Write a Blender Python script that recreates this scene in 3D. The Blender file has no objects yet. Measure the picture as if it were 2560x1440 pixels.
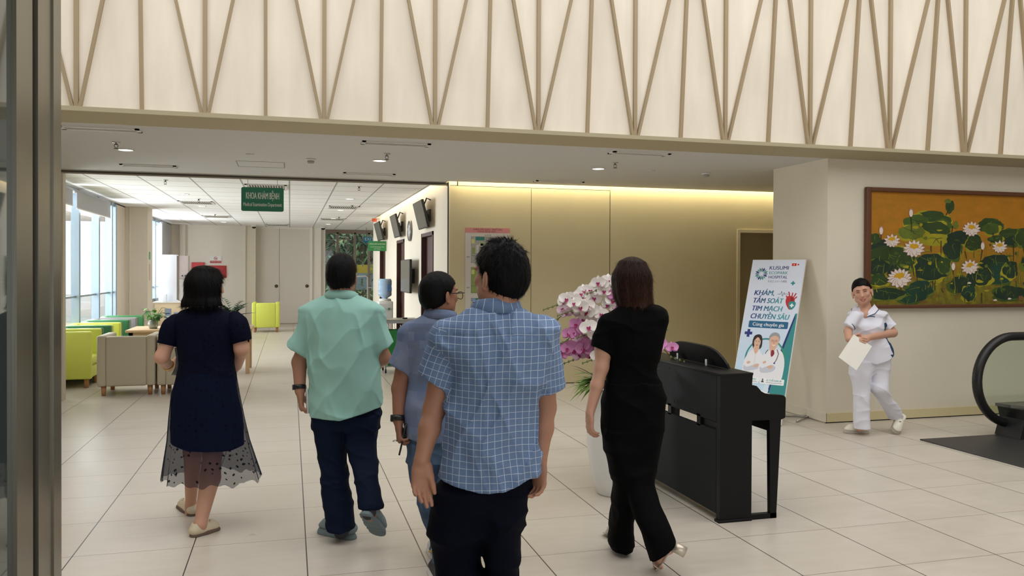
import bpy, bmesh, math, random
import numpy as np
from mathutils import Vector, Matrix
S = bpy.context.scene
COL = S.collection
# ---------------------------------------------------------------- camera
YAW, PIT, ROL, CAMH, FPX = math.radians(15.318), math.radians(-.524), math.radians(.237), 1.65, 2026.24
_F = Vector((math.sin(YAW)*math.cos(PIT), math.cos(YAW)*math.cos(PIT), math.sin(PIT)))
_r = Vector((math.cos(YAW), -math.sin(YAW), 0)); _u = _r.cross(_F)
RT = _r*math.cos(ROL)+_u*math.sin(ROL); UP = -_r*math.sin(ROL)+_u*math.cos(ROL)
cam_data = bpy.data.cameras.new('camera'); cam = bpy.data.objects.new('camera', cam_data); COL.objects.link(cam)
m3 = Matrix((RT, UP, -_F)).transposed()
cam.matrix_world = Matrix.Translation((0, 0, CAMH)) @ m3.to_4x4()
cam_data.sensor_width = 36.0; cam_data.lens = FPX/2560*36; cam_data.shift_y = -24.2/2560
cam_data.clip_start = .05; cam_data.clip_end = 300
S.camera = cam
# ---------------------------------------------------------------- world, exposure
w = bpy.data.worlds.new('world'); S.world = w; w.use_nodes = True
bg = w.node_tree.nodes['Background']; bg.inputs[0].default_value = (.86, .93, 1, 1); bg.inputs[1].default_value = 1.35
S.view_settings.view_transform = 'Standard'; S.view_settings.look = 'None'
S.view_settings.exposure = 0.14; S.view_settings.gamma = 1; S.view_settings.use_curve_mapping = False
S.cycles.use_denoising = True; S.cycles.max_bounces = 8; S.cycles.diffuse_bounces = 6; S.cycles.glossy_bounces = 4
S.cycles.transparent_max_bounces = 16; S.cycles.sample_clamp_indirect = 6; S.cycles.caustics_reflective = False; S.cycles.caustics_refractive = False
# ---------------------------------------------------------------- lights
def area(name, loc, rot, sx, sy, power, color=(1, 1, 1), spread=math.pi):
    l = bpy.data.lights.new(name, 'AREA'); l.shape = 'RECTANGLE'; l.size = sx; l.size_y = sy; l.energy = power; l.color = color; l.spread = spread
    o = bpy.data.objects.new(name, l); COL.objects.link(o); o.location = loc; o.rotation_euler = rot
    return o
R90 = math.pi/2
area('atrium_fill', (2.6, 3.3, 6.1), (0, 0, 0), 15, 7, 540, (.97, .985, 1))  # fill lamp added overhead to brighten the hall floor, no skylight opening is built
area('entrance_daylight', (2.5, -3.6, 2.2), (-R90, 0, math.pi), 12, 4, 45, (.98, .99, 1))
area('window_daylight', (-4.6, 15.5, 1.9), (0, -R90, 0), 2.6, 5.0, 430, (.92, .97, 1))
area('far_window_daylight', (-4.6, 21.6, 1.9), (0, -R90, 0), 2.4, 3.4, 330, (.92, .97, 1))
area('garden_daylight', (1.2, 29.5, 4.6), (math.radians(-62), 0, 0), 5, 3, 160, (.95, 1, .97))
def spot(name, loc, power, color=(.97, .985, 1), size=2.3):
    l = bpy.data.lights.new(name, 'SPOT'); l.energy = power; l.color = color; l.spot_size = size; l.spot_blend = .8; l.shadow_soft_size = .07
    o = bpy.data.objects.new(name, l); COL.objects.link(o); o.location = loc
    return o
# ================================================================ helpers
def lin(c):
    f = lambda v: v/12.92 if v <= .04045 else ((v+.055)/1.055)**2.4
    return tuple(f(x/255) for x in c)+(1,)
MATS = {}
def mat(name, c, rough=.6, metal=0, bump=None, var=0, emit=None, alpha=None, trans=0, spec=.5, coat=0, ior=1.45):
    """plain procedural material: c is an sRGB triple; bump=(scale,strength); var = slight value mottling"""
    if name in MATS: return MATS[name]
    m = bpy.data.materials.new(name); m.use_nodes = True; nt = m.node_tree; b = nt.nodes['Principled BSDF']
    b.inputs['Base Color'].default_value = lin(c); b.inputs['Roughness'].default_value = rough; b.inputs['Metallic'].default_value = metal
    b.inputs['Specular IOR Level'].default_value = spec; b.inputs['Coat Weight'].default_value = coat; b.inputs['IOR'].default_value = ior
    b.inputs['Transmission Weight'].default_value = trans
    if emit: b.inputs['Emission Color'].default_value = lin(emit[0]); b.inputs['Emission Strength'].default_value = emit[1]
    if alpha is not None: b.inputs['Alpha'].default_value = alpha
    if bump or var:
        tc = nt.nodes.new('ShaderNodeTexCoord'); no = nt.nodes.new('ShaderNodeTexNoise')
        nt.links.new(tc.outputs['Object'], no.inputs['Vector']); no.inputs['Scale'].default_value = bump[0] if bump else 3; no.inputs['Detail'].default_value = 4
        if bump:
            bp = nt.nodes.new('ShaderNodeBump'); bp.inputs['Strength'].default_value = bump[1]; bp.inputs['Distance'].default_value = .01
            nt.links.new(no.outputs['Fac'], bp.inputs['Height']); nt.links.new(bp.outputs['Normal'], b.inputs['Normal'])
        if var:
            n2 = nt.nodes.new('ShaderNodeTexNoise'); n2.inputs['Scale'].default_value = 2.3; n2.inputs['Detail'].default_value = 5
            nt.links.new(tc.outputs['Object'], n2.inputs['Vector'])
            hs = nt.nodes.new('ShaderNodeHueSaturation'); hs.inputs['Color'].default_value = lin(c)
            mr = nt.nodes.new('ShaderNodeMapRange'); mr.inputs['To Min'].default_value = 1-var; mr.inputs['To Max'].default_value = 1+var
            mr.inputs['From Min'].default_value = .3; mr.inputs['From Max'].default_value = .7
            nt.links.new(n2.outputs['Fac'], mr.inputs['Value']); nt.links.new(mr.outputs['Result'], hs.inputs['Value'])
            nt.links.new(hs.outputs['Color'], b.inputs['Base Color'])
    MATS[name] = m
    return m
class N:
    """tiny node-graph writer"""
    def __init__(s, name, rough=.6):
        s.m = bpy.data.materials.new(name); s.m.use_nodes = True; s.t = s.m.node_tree; s.b = s.t.nodes['Principled BSDF']; s.b.inputs['Roughness'].default_value = rough
        MATS[name] = s.m
    def set(s, sock, v):
        if isinstance(v, bpy.types.NodeSocket): s.t.links.new(v, sock)
        else: sock.default_value = v
    def math(s, op, a, b=0.0, c=None):
        n = s.t.nodes.new('ShaderNodeMath'); n.operation = op; s.set(n.inputs[0], a); s.set(n.inputs[1], b)
        if c is not None: s.set(n.inputs[2], c)
        return n.outputs[0]
    def co(s, kind='Object'):
        return s.t.nodes.new('ShaderNodeTexCoord').outputs[kind]
    def xyz(s, v):
        n = s.t.nodes.new('ShaderNodeSeparateXYZ'); s.t.links.new(v, n.inputs[0]); return n.outputs
    def noise(s, v, scale, detail=3, rough=.5):
        n = s.t.nodes.new('ShaderNodeTexNoise'); s.t.links.new(v, n.inputs['Vector']); n.inputs['Scale'].default_value = scale; n.inputs['Detail'].default_value = detail
        n.inputs['Roughness'].default_value = rough; return n.outputs['Fac']
    def scale(s, v, sc):
        n = s.t.nodes.new('ShaderNodeMapping'); s.t.links.new(v, n.inputs['Vector']); n.inputs['Scale'].default_value = sc; return n.outputs[0]
    def mix(s, f, a, b):
        n = s.t.nodes.new('ShaderNodeMix'); n.data_type = 'RGBA'; s.set(n.inputs[0], f); s.set(n.inputs[6], a); s.set(n.inputs[7], b); return n.outputs[2]
    def ramp(s, v, lo, hi, a=0., b=1.):
        n = s.t.nodes.new('ShaderNodeMapRange'); n.inputs['From Min'].default_value = lo; n.inputs['From Max'].default_value = hi
        n.inputs['To Min'].default_value = a; n.inputs['To Max'].default_value = b; s.set(n.inputs['Value'], v); return n.outputs[0]
    def bump(s, h, st=.3, dist=.01):
        n = s.t.nodes.new('ShaderNodeBump'); n.inputs['Strength'].default_value = st; n.inputs['Distance'].default_value = dist; s.t.links.new(h, n.inputs['Height'])
        s.t.links.new(n.outputs[0], s.b.inputs['Normal'])
    def color(s, v): s.set(s.b.inputs['Base Color'], v)
class MB:
    """collects shapes into one mesh; every shape carries a material slot"""
    def __init__(s): s.v = []; s.f = []; s.mi = []; s.m = []; s.sm = []
    def slot(s, m):
        if m not in s.m: s.m.append(m)
        return s.m.index(m)
    def add(s, vs, fs, m=None, smooth=False, T=None):
        o = len(s.v); k = s.slot(m)
        for v in vs: s.v.append(tuple(T @ Vector(v)) if T else tuple(v))
        for f in fs: s.f.append([i+o for i in f]); s.mi.append(k); s.sm.append(smooth)
        return s
    def box(s, a, b, m=None, T=None, bev=0):
        x0, y0, z0 = [min(p, q) for p, q in zip(a, b)]; x1, y1, z1 = [max(p, q) for p, q in zip(a, b)]
        if bev <= 0:
            vs = [(x0,y0,z0),(x1,y0,z0),(x1,y1,z0),(x0,y1,z0),(x0,y0,z1),(x1,y0,z1),(x1,y1,z1),(x0,y1,z1)]
            return s.add(vs, [(3,2,1,0),(4,5,6,7),(0,1,5,4),(1,2,6,5),(2,3,7,6),(3,0,4,7)], m, False, T)
        bm = bmesh.new(); bmesh.ops.create_cube(bm, size=1)
        for v in bm.verts: v.co = Vector((x0+(v.co.x+.5)*(x1-x0), y0+(v.co.y+.5)*(y1-y0), z0+(v.co.z+.5)*(z1-z0)))
        bmesh.ops.bevel(bm, geom=bm.edges[:], offset=min(bev, (x1-x0)*.49, (y1-y0)*.49, (z1-z0)*.49), segments=3, profile=.5, affect='EDGES')
        return s.bm(bm, m, T, True)
    def bm(s, bm, m=None, T=None, smooth=True):
        bm.verts.index_update(); s.add([v.co[:] for v in bm.verts], [[v.index for v in f.verts] for f in bm.faces], m, smooth, T); bm.free(); return s
    def quad(s, a, b, c, d, m=None): return s.add([a, b, c, d], [(0,1,2,3)], m)
    def poly(s, pts, m=None, T=None): return s.add(pts, [tuple(range(len(pts)))], m, False, T)
    def prism(s, pts, h, m=None, T=None):
        """2D outline (x,y) extruded 0..h in z, T places it"""
        n = len(pts); vs = [(x, y, 0) for x, y in pts]+[(x, y, h) for x, y in pts]
        fs = [tuple(range(n-1, -1, -1)), tuple(range(n, 2*n))]+[(i, (i+1) % n, n+(i+1) % n, n+i) for i in range(n)]
        return s.add(vs, fs, m, False, T)
    def tube(s, pts, r, m=None, seg=10, closed=False, flat=None, T=None):
        """sweep along points; r number or list; flat=(a,b) elliptical section"""
        P = [Vector(p) for p in pts]; n = len(P); vs = []; nrm = None
        for i, p in enumerate(P):
            t = (P[(i+1) % n]-P[i-1]) if closed else (P[min(i+1, n-1)]-P[max(i-1, 0)])
            t.normalize()
            if nrm is None:
                nrm = Vector((0, 0, 1)) if abs(t.z) < .9 else Vector((1, 0, 0))
            nrm = (nrm-t*nrm.dot(t)).normalized(); bn = t.cross(nrm)
            rr = r[i] if isinstance(r, (list, tuple)) else r
            fa, fb = flat or (1, 1)
            for k in range(seg):
                a = 2*math.pi*k/seg; vs.append(p+nrm*math.cos(a)*rr*fa+bn*math.sin(a)*rr*fb)
        fs = []
        for i in range(n if closed else n-1):
            j = (i+1) % n
            for k in range(seg): fs.append((i*seg+k, i*seg+(k+1) % seg, j*seg+(k+1) % seg, j*seg+k))
        if not closed: fs += [tuple(range(seg-1, -1, -1)), tuple(range((n-1)*seg, n*seg))]
        return s.add(vs, fs, m, True, T)
    def lathe(s, prof, m=None, seg=32, T=None, smooth=True):
        vs = []; n = len(prof)
        for r, z in prof:
            for k in range(seg):
                a = 2*math.pi*k/seg; vs.append((r*math.cos(a), r*math.sin(a), z))
        fs = [(i*seg+k, i*seg+(k+1) % seg, (i+1)*seg+(k+1) % seg, (i+1)*seg+k) for i in range(n-1) for k in range(seg)]
        if prof[0][0] > 1e-6: fs.append(tuple(range(seg-1, -1, -1)))
        if prof[-1][0] > 1e-6: fs.append(tuple(range((n-1)*seg, n*seg)))
        return s.add(vs, fs, m, smooth, T)
    def obj(s, name, parent=None, kind=None, label=None, cat=None, group=None, auto=None):
        me = bpy.data.meshes.new(name); me.from_pydata(s.v, [], s.f)
        for m in s.m: me.materials.append(m)
        me.polygons.foreach_set('material_index', s.mi); me.polygons.foreach_set('use_smooth', s.sm)
        me.validate(); me.update()
        if auto: me.set_sharp_from_angle(angle=math.radians(auto))
        o = bpy.data.objects.new(name, me); COL.objects.link(o)
        if parent:
            o.parent = parent
        tag(o, kind, label, cat, group)
        return o
def tag(o, kind=None, label=None, cat=None, group=None):
    if kind: o['kind'] = kind
    if label: o['label'] = label
    if cat: o['category'] = cat
    if group: o['group'] = group
    return o
def thing(name, label, cat, loc=(0, 0, 0), rz=0, group=None):
    o = bpy.data.objects.new(name, None); COL.objects.link(o); o.location = loc; o.rotation_euler = (0, 0, rz); o.empty_display_size = .1
    return tag(o, None, label, cat, group)
def dup(root, loc, rz=0, label=None, group=None):
    r = root.copy(); COL.objects.link(r); r.location = loc; r.rotation_euler = (0, 0, rz)
    if label: r['label'] = label
    if group: r['group'] = group
    for ch in list(root.children):
        c = ch.copy(); COL.objects.link(c); c.parent = r
        for g in list(ch.children):
            d = g.copy(); COL.objects.link(d); d.parent = c
    return r
def M4(o, x, y, z):
    """matrix with origin o and columns x, y, z"""
    m = Matrix((x, y, z)).transposed().to_4x4(); m.translation = Vector(o); return m
_txt = {}
def text_mesh(body, size=1, align='CENTER', bold=0, xs=1, shear=0):
    """the outline of some lettering as flat polygons (verts, faces) in its own xy plane"""
    c = bpy.data.curves.new('t', 'FONT'); c.body = body; c.size = size; c.align_x = align; c.align_y = 'CENTER'; c.offset = bold*size; c.shear = shear; c.resolution_u = 3
    o = bpy.data.objects.new('t', c); COL.objects.link(o)
    dg = bpy.context.evaluated_depsgraph_get(); me = bpy.data.meshes.new_from_object(o.evaluated_get(dg))
    vs = [(v.co.x*xs, v.co.y, 0) for v in me.vertices]; fs = [tuple(p.vertices) for p in me.polygons]
    bpy.data.objects.remove(o); bpy.data.curves.remove(c); bpy.data.meshes.remove(me)
    return vs, fs
def put_text(mb, body, T, size, m, align='CENTER', bold=0, width=None, shear=0, dz=0):
    """flat lettering; bold repeats the strokes a little to either side"""
    vs, fs = text_mesh(body, size, align, 0, 1, shear)
    if not vs: return
    k = width/(max(v[0] for v in vs)-min(v[0] for v in vs)) if width else 1
    for j, o in enumerate((0, -1, 1, -.5, .5) if bold else (0,)):
        mb.add([(v[0]*k+o*bold*size, v[1], dz+j*.000002) for v in vs], fs, m, False, T)
# ================================================================ setting
YO = 11.262          # plane of the panelled back wall and of the corridor opening
ZS, ZC = 2.893, 2.95 # hall soffit, corridor ceiling
XR, XW, YB = 2.165, -3.32, 25.6
def glass_mat(name, tint=(1, 1, 1), refl=.08, rough=.02):
    if name in MATS: return MATS[name]
    m = bpy.data.materials.new(name); m.use_nodes = True; t = m.node_tree; t.nodes.remove(t.nodes['Principled BSDF'])
    a = t.nodes.new('ShaderNodeBsdfTransparent'); a.inputs[0].default_value = (*tint, 1); b = t.nodes.new('ShaderNodeBsdfGlossy'); b.inputs['Roughness'].default_value = rough
    f = t.nodes.new('ShaderNodeLayerWeight'); f.inputs[0].default_value = .5; q = t.nodes.new('ShaderNodeMath'); q.operation = 'POWER'; q.inputs[1].default_value = 5; t.links.new(f.outputs['Facing'], q.inputs[0])
    k = t.nodes.new('ShaderNodeMath'); k.operation = 'MULTIPLY_ADD'; k.inputs[1].default_value = .5; k.inputs[2].default_value = refl*.5; t.links.new(q.outputs[0], k.inputs[0])
    mx = t.nodes.new('ShaderNodeMixShader'); t.links.new(k.outputs[0], mx.inputs[0]); t.links.new(a.outputs[0], mx.inputs[1]); t.links.new(b.outputs[0], mx.inputs[2])
    t.links.new(mx.outputs[0], t.nodes['Material Output'].inputs[0]); MATS[name] = m
    return m
# floor tiles
g = N('floor_tiles', .3); c = g.xyz(g.co('Object'))
fx = g.math('ABSOLUTE', g.math('SUBTRACT', g.math('FRACT', g.math('ADD', g.math('DIVIDE', g.math('SUBTRACT', c[0], .095), .6493), .5)), .5))
lx = g.math('LESS_THAN', fx, .0052)
near = g.math('LESS_THAN', c[1], 7.4); far = g.math('GREATER_THAN', c[1], 7.9)
fy1 = g.math('ABSOLUTE', g.math('SUBTRACT', g.math('FRACT', g.math('ADD', g.math('DIVIDE', g.math('SUBTRACT', c[1], 3.815), .659), .5)), .5))
fy2 = g.math('ABSOLUTE', g.math('SUBTRACT', g.math('FRACT', g.math('ADD', g.math('DIVIDE', g.math('SUBTRACT', c[1], 8.12), .683), .5)), .5))
ly = g.math('ADD', g.math('MULTIPLY', g.math('LESS_THAN', fy1, .0034), near), g.math('MULTIPLY', g.math('LESS_THAN', fy2, .0034), far))
ly = g.math('MINIMUM', 1, g.math('ADD', ly, g.math('LESS_THAN', g.math('ABSOLUTE', g.math('SUBTRACT', c[1], 7.64)), .0022)))
n1 = g.noise(g.co('Object'), 1.6, 6, .6); n2 = g.noise(g.scale(g.co('Object'), (1, 5, 1)), 3.5, 5, .65)
v = g.math('ADD', g.math('MULTIPLY', n1, .55), g.math('MULTIPLY', n2, .45))
tile = g.mix(g.ramp(v, .3, .7), lin((190, 182, 168)), lin((210, 202, 190)))
wn = g.t.nodes.new('ShaderNodeTexWhiteNoise'); wn.noise_dimensions = '2D'
cmb = g.t.nodes.new('ShaderNodeCombineXYZ'); g.set(cmb.inputs[0], g.math('FLOOR', g.math('DIVIDE', g.math('SUBTRACT', c[0], .095), .6493))); g.set(cmb.inputs[1], g.math('FLOOR', g.math('DIVIDE', g.math('SUBTRACT', c[1], 3.815), .659)))
g.t.links.new(cmb.outputs[0], wn.inputs['Vector'])
tile = g.mix(g.math('MULTIPLY', wn.outputs['Value'], .22), tile, lin((184, 172, 158)))
col = g.mix(ly, tile, lin((112, 98, 82))); col = g.mix(lx, col, lin((62, 55, 48)))
g.color(col); g.set(g.b.inputs['Roughness'], g.ramp(v, .3, .7, .26, .4)); g.b.inputs['Specular IOR Level'].default_value = .45
g.bump(g.math('SUBTRACT', 1, g.math('MAXIMUM', lx, ly)), .25, .002)
FLOOR = g.m
MB().box((-9, -5, -.2), (17, 28.2, 0), FLOOR).obj('floor', kind='structure')
WALL = mat('wall_paint', (216, 208, 190), .75, bump=(60, .03), var=.02)
PANEL = mat('beige_laminate', (204, 193, 158), .5, var=.02)
WHITE = mat('white_paint', (222, 216, 208), .8)
SOFF = mat('soffit_paint', (203, 203, 201), .85)
TAN = mat('tan_metal', (178, 167, 138), .5)
BAR = mat('tan_bar', (171, 152, 122), .5)
DARK = mat('dark_gap', (52, 46, 40), .7)
# hall soffit with the cove gap along the panel wall, and the high atrium shell
mb = MB(); mb.box((-9, 7.6, ZS), (2.12, YO+.02, ZS+.16), SOFF); mb.box((2.12, 7.6, ZS), (10.5, YO-.17, ZS+.16), SOFF)
mb.box((2.12, YO-.17, ZS), (10.5, YO-.15, ZS+.05), SOFF)
mb.obj('ceiling', kind='structure')
MB().box((-9, 7.6, 3.16), (17, 28.2, 3.3), WHITE).obj('ceiling_slab', kind='structure')
MB().box((-9, -5, 6.3), (17, 7.6, 6.5), WHITE).obj('ceiling_atrium', kind='structure')
MB().box((-9.2, -5, 0), (-9, 11.3, 6.4), WALL).obj('wall_left', kind='structure')
MB().box((16.8, -5, 0), (17, 8, 6.4), WALL).obj('wall_right', kind='structure')
mb = MB(); mb.box((-9, -5.2, 0), (-1.5, -5, 6.4), WALL); mb.box((5.5, -5.2, 0), (17, -5, 6.4), WALL); mb.box((-1.5, -5.2, 3.0), (5.5, -5, 6.4), WALL); mb.obj('wall_front_light_block', kind='structure')  # unseen wall added behind the camera to cut daylight on people's backs
# panelled back wall: two tall sliding panels, then a fixed wall with a door
mb = MB()
mb.box((XR+.13, YO+.06, 0), (6.6, YO+.2, 3.16), PANEL); mb.box((4.60, YO, 0), (6.715, YO+.08, 3.05), PANEL); mb.box((6.715, YO, 2.30), (9.5, YO+.08, 3.05), PANEL); mb.box((7.5, YO, 0), (9.5, YO+.08, 2.3), PANEL)
mb.box((XR+.13, YO+.02, ZS-.035), (4.60, YO+.08, 3.05), PANEL)
mb.obj('wall_back', kind='structure')
MB().box((2.170, YO, .012), (3.366, YO+.05, ZS-.045), PANEL).obj('door_1', kind='structure')
MB().box((3.374, YO, .012), (4.588, YO+.05, ZS-.045), PANEL).obj('door_2', kind='structure')
mb = MB(); mb.box((2.13, YO+.02, ZS-.047), (4.6, YO+.05, ZS-.035), DARK); mb.box((4.588, YO+.02, 0), (4.6, YO+.05, ZS-.04), DARK); mb.box((3.366, YO+.035, 0), (3.374, YO+.05, ZS-.045), PANEL)
mb.box((2.15, YO+.01, 0), (9.5, YO+.06, .012), DARK); mb.obj('trim_1', kind='structure')
DF = mat('door_frame_paint', (214, 204, 180), .5); DL = mat('door_leaf', (150, 138, 110), .5)
mb = MB(); mb.box((6.715, YO-.02, 0), (6.765, YO+.1, 2.31), DF); mb.box((6.765, YO-.02, 2.262), (7.6, YO+.1, 2.31), DF); mb.box((7.6, YO-.02, 0), (7.65, YO+.1, 2.31), DF)
d3 = mb.obj('door_3', kind='structure')
MB().box((6.765, YO+.045, 0), (7.6, YO+.09, 2.262), DL).obj('door_leaf', d3)
# cove lamp strip: in the slot between soffit and wall
MB().box((2.2, YO-.149, ZS+.05), (9.4, YO-.13, ZS+.07), mat('cove_strip', (255, 214, 130), .5, emit=((255, 230, 170), 6))).obj('cove_light', label='warm light strip hidden in the ceiling slot along the beige panel wall', cat='light strip')
area('cove_lamp', (5.8, YO-.10, ZS+.14), (math.radians(10), 0, 0), 7.2, .05, 34, (1, .93, .68))
# right wall block with the painting
MB().box((5.65, 7.62, 0), (16.8, 8.65, 3.16), WALL).obj('wall_right_2', kind='structure')
BASE = mat('baseboard_cream', (206, 193, 152), .55)
mb = MB(); mb.box((5.645, 7.607, .012), (16.8, 7.62, .108), BASE); mb.box((5.637, 7.607, .012), (5.65, 8.65, .108), WALL)
mb.box((5.64, 7.612, 0), (16.8, 7.62, .012), DARK); mb.obj('baseboard_right', kind='structure')
MB().box((9.5, 8.65, 0), (9.7, YO+.2, 3.16), WALL).obj('wall_right_3', kind='structure')
# beam and the folded light wall above it
mb = MB(); P = [(7.30, 2.938), (7.30, 2.975), (7.62, 2.975), (7.62, ZS-.003), (7.60, ZS-.003)]
for x0, x1 in ((-9, 16.8),):
    n = len(P); vs = [(x0, y, z) for y, z in P]+[(x1, y, z) for y, z in P]
    mb.add(vs, [tuple(range(n)), tuple(range(2*n-1, n-1, -1))]+[(i, n+i, n+(i+1) % n, (i+1) % n) for i in range(n)], TAN)
mb.obj('trim_2', kind='structure')
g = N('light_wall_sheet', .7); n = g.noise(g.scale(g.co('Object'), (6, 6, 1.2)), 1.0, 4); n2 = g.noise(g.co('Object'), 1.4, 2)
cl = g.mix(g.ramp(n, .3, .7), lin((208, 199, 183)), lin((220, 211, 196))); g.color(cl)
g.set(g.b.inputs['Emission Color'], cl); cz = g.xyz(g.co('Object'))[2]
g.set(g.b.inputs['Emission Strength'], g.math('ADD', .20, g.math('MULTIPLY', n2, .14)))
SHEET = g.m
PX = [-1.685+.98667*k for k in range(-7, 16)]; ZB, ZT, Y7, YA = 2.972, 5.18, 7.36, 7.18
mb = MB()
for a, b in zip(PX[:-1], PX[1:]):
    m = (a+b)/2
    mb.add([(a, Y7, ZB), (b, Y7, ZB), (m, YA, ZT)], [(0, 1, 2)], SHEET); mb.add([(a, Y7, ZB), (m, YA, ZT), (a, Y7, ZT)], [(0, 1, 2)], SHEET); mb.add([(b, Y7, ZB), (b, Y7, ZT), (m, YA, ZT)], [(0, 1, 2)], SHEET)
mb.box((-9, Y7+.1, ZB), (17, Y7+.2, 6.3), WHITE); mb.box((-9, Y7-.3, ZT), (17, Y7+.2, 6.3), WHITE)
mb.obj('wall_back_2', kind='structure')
k = 0
def bar(name, a, b, w=.017, d=.02):
    a = Vector(a); b = Vector(b); t = (b-a).normalized(); yv = Vector((0, 1, 0)); yv = (yv-t*yv.dot(t)).normalized(); xv = yv.cross(t)
    mb = MB(); mb.box((-w, -d, 0), (w, d, (b-a).length), BAR, M4(a, xv, yv, t)); o = mb.obj(name, kind='structure'); return o
tn = 3
for i, a in enumerate(PX):
    m = a+.49333
    if not -3.6 < a < 10.5: continue
    bar('trim_%d' % tn, (a, Y7-.02, ZB), (a, Y7-.02, ZT), .017); tn += 1
    bar('trim_%d' % tn, (m, Y7-.02, ZB), (m, YA-.02, ZT), .0145); tn += 1
    bar('trim_%d' % tn, (a+.028, Y7-.03, ZB), (m, YA-.02, ZT), .0125); tn += 1
    bar('trim_%d' % tn, (a+.98667-.028, Y7-.03, ZB), (m, YA-.02, ZT), .0125); tn += 1
# ---- corridor
CEIL = N('ceiling_tiles', .85); g = CEIL; c = g.xyz(g.co('Object'))
fx = g.math('ABSOLUTE', g.math('SUBTRACT', g.math('FRACT', g.math('ADD', g.math('DIVIDE', g.math('ADD', c[0], .01), .682), .5)), .5))
fy = g.math('ABSOLUTE', g.math('SUBTRACT', g.math('FRACT', g.math('ADD', g.math('DIVIDE', g.math('SUBTRACT', c[1], 12.03), .79), .5)), .5))
lx = g.math('LESS_THAN', fx, .017); ly = g.math('LESS_THAN', fy, .017)
sp = g.noise(g.co('Object'), 60, 2)
g.color(g.mix(g.math('MAXIMUM', lx, ly), g.mix(g.ramp(sp, .4, .6), lin((232, 232, 232)), lin((242, 242, 242))), lin((160, 158, 156)))); g.bump(g.math('SUBTRACT', 1, g.math('MAXIMUM', lx, ly)), .3, .004)
mb = MB(); mb.box((XW-.5, YO+.12, ZC), (XR-.1, 20.5, ZC+.1), CEIL.m); mb.box((XW-.5, 20.5, ZC), (4, 27.2, ZC+.1), CEIL.m); mb.obj('ceiling_2', kind='structure')
mb = MB(); HD = mat('header_paint', (150, 141, 124), .5)
mb.box((-9, YO, 2.848), (XR, YO+.03, ZS), HD); mb.box((-9, YO-.006, 2.868), (XR, YO+.004, 2.880), DARK); mb.box((-9, YO+.03, 2.86), (XR-.02, YO+.12, 3.16), WHITE)
mb.obj('trim_80', kind='structure')
mb = MB(); mb.box((-2.77, YO-.03, 0), (-2.732, YO+.1, 2.85), mat('jamb', (196, 186, 166), .5)); mb.box((-2.785, YO-.03, 0), (-2.77, YO+.1, 2.86), DARK); mb.obj('trim_81', kind='structure')
MB().box((-9, YO, 0), (-2.785, YO+.12, 2.86), WALL).obj('wall_back_3', kind='structure')
# corridor right wall with door openings
RW = mat('corridor_wall', (226, 218, 202), .7, bump=(50, .03)); DRS = [(12.55, 13.72), (15.90, 17.0), (19.2, 20.3)]
mb = MB(); e = YO+.055
for y0, y1 in DRS:
    mb.box((XR, e, 0), (XR+.12, y0, 3.16), RW); mb.box((XR, y0, 2.27), (XR+.12, y1, 3.16), RW); e = y1
mb.box((XR, e, 0), (XR+.12, 22.05, 3.16), RW); mb.box((XR+.005, 22.05, 0), (4, 22.15, 3.16), RW); mb.obj('wall_right_4', kind='structure')
mb = MB(); mb.box((XR-.012, YO-.02, 0), (XR+.004, YO+.02, ZS), RW); mb.box((XR-.024, YO-.012, 0), (XR-.012, YO+.02, ZS), DARK); mb.obj('trim_82', kind='structure')
BRN = mat('dark_brown_wood', (74, 46, 40), .45, bump=(20, .05), var=.1)
for i, (y0, y1) in enumerate(DRS):
    mb = MB(); mb.box((XR-.015, y0, 0), (XR+.12, y0+.06, 2.27), BRN); mb.box((XR-.015, y1-.06, 0), (XR+.12, y1, 2.27), BRN); mb.box((XR-.015, y0, 2.21), (XR+.12, y1, 2.27), BRN)
    d = mb.obj('door_%d' % (4+i), kind='structure')
    MB().box((XR+.07, y0+.06, .005), (XR+.11, y1-.06, 2.21), BRN).obj('door_leaf', d)
    m = MB(); m.tube([(XR+.07, y0+.14, 1.0), (XR+.02, y0+.14, 1.0), (XR+.02, y0+.26, 1.0)], .009, mat('steel', (190, 190, 188), .3, 1)); m.obj('handle', d)
MB().box((XR-.06, YO+.13, ZC+.11), (XR-.03, 20.4, ZC+.13), MATS['cove_strip']).obj('cove_light', label='warm light strip above the television wall of the corridor', cat='light strip')
area('corridor_cove_lamp', (XR-.035, 15.9, ZC+.17), (0, math.radians(-14), 0), .05, 8.6, 26, (1, .94, .72))
# window side
FR = mat('window_frame', (150, 168, 182), .35, .3); CW = mat('cream_wall', (222, 212, 198), .75)
def win(name, y0, y1, z0, z1, mull):
    mb = MB()
    for y in [y0]+mull+[y1]: mb.box((XW-.07, y-.045, z0), (XW+.05, y+.045, z1), FR)
    mb.box((XW-.06, y0, z0), (XW+.03, y1, z0+.07), FR); mb.box((XW-.06, y0, z1-.07), (XW+.03, y1, z1), FR); mb.box((XW-.05, y0, 1.19), (XW+.0, y1, 1.22), FR)
    o = mb.obj(name, kind='structure')
    MB().box((XW-.012, y0, z0), (XW-.004, y1, z1), glass_mat('pane_glass')).obj('glass_pane', o)
win('window_1', 11.4, 17.3, .62, 2.93, [12.9, 14.45, 15.85, 16.95])
win('window_2', 19.0, 24.3, .85, 2.93, [20.6, 22.1, 23.2])
mb = MB(); mb.box((XW-.14, 11.3, 0), (XW-.045, 17.3, .62), CW); mb.box((XW-.12, 17.3, 0), (XW+.02, 19.0, ZC), CW); mb.box((XW-.12, 19, 0), (XW+.02, 24.3, .85), CW); mb.box((XW-.12, 24.3, 0), (XW+.02, 27, ZC), CW)
mb.box((XW-.12, 11.3, 2.93), (XW+.02, 25, 3.2), CW); mb.obj('wall_left_2', kind='structure')
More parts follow.
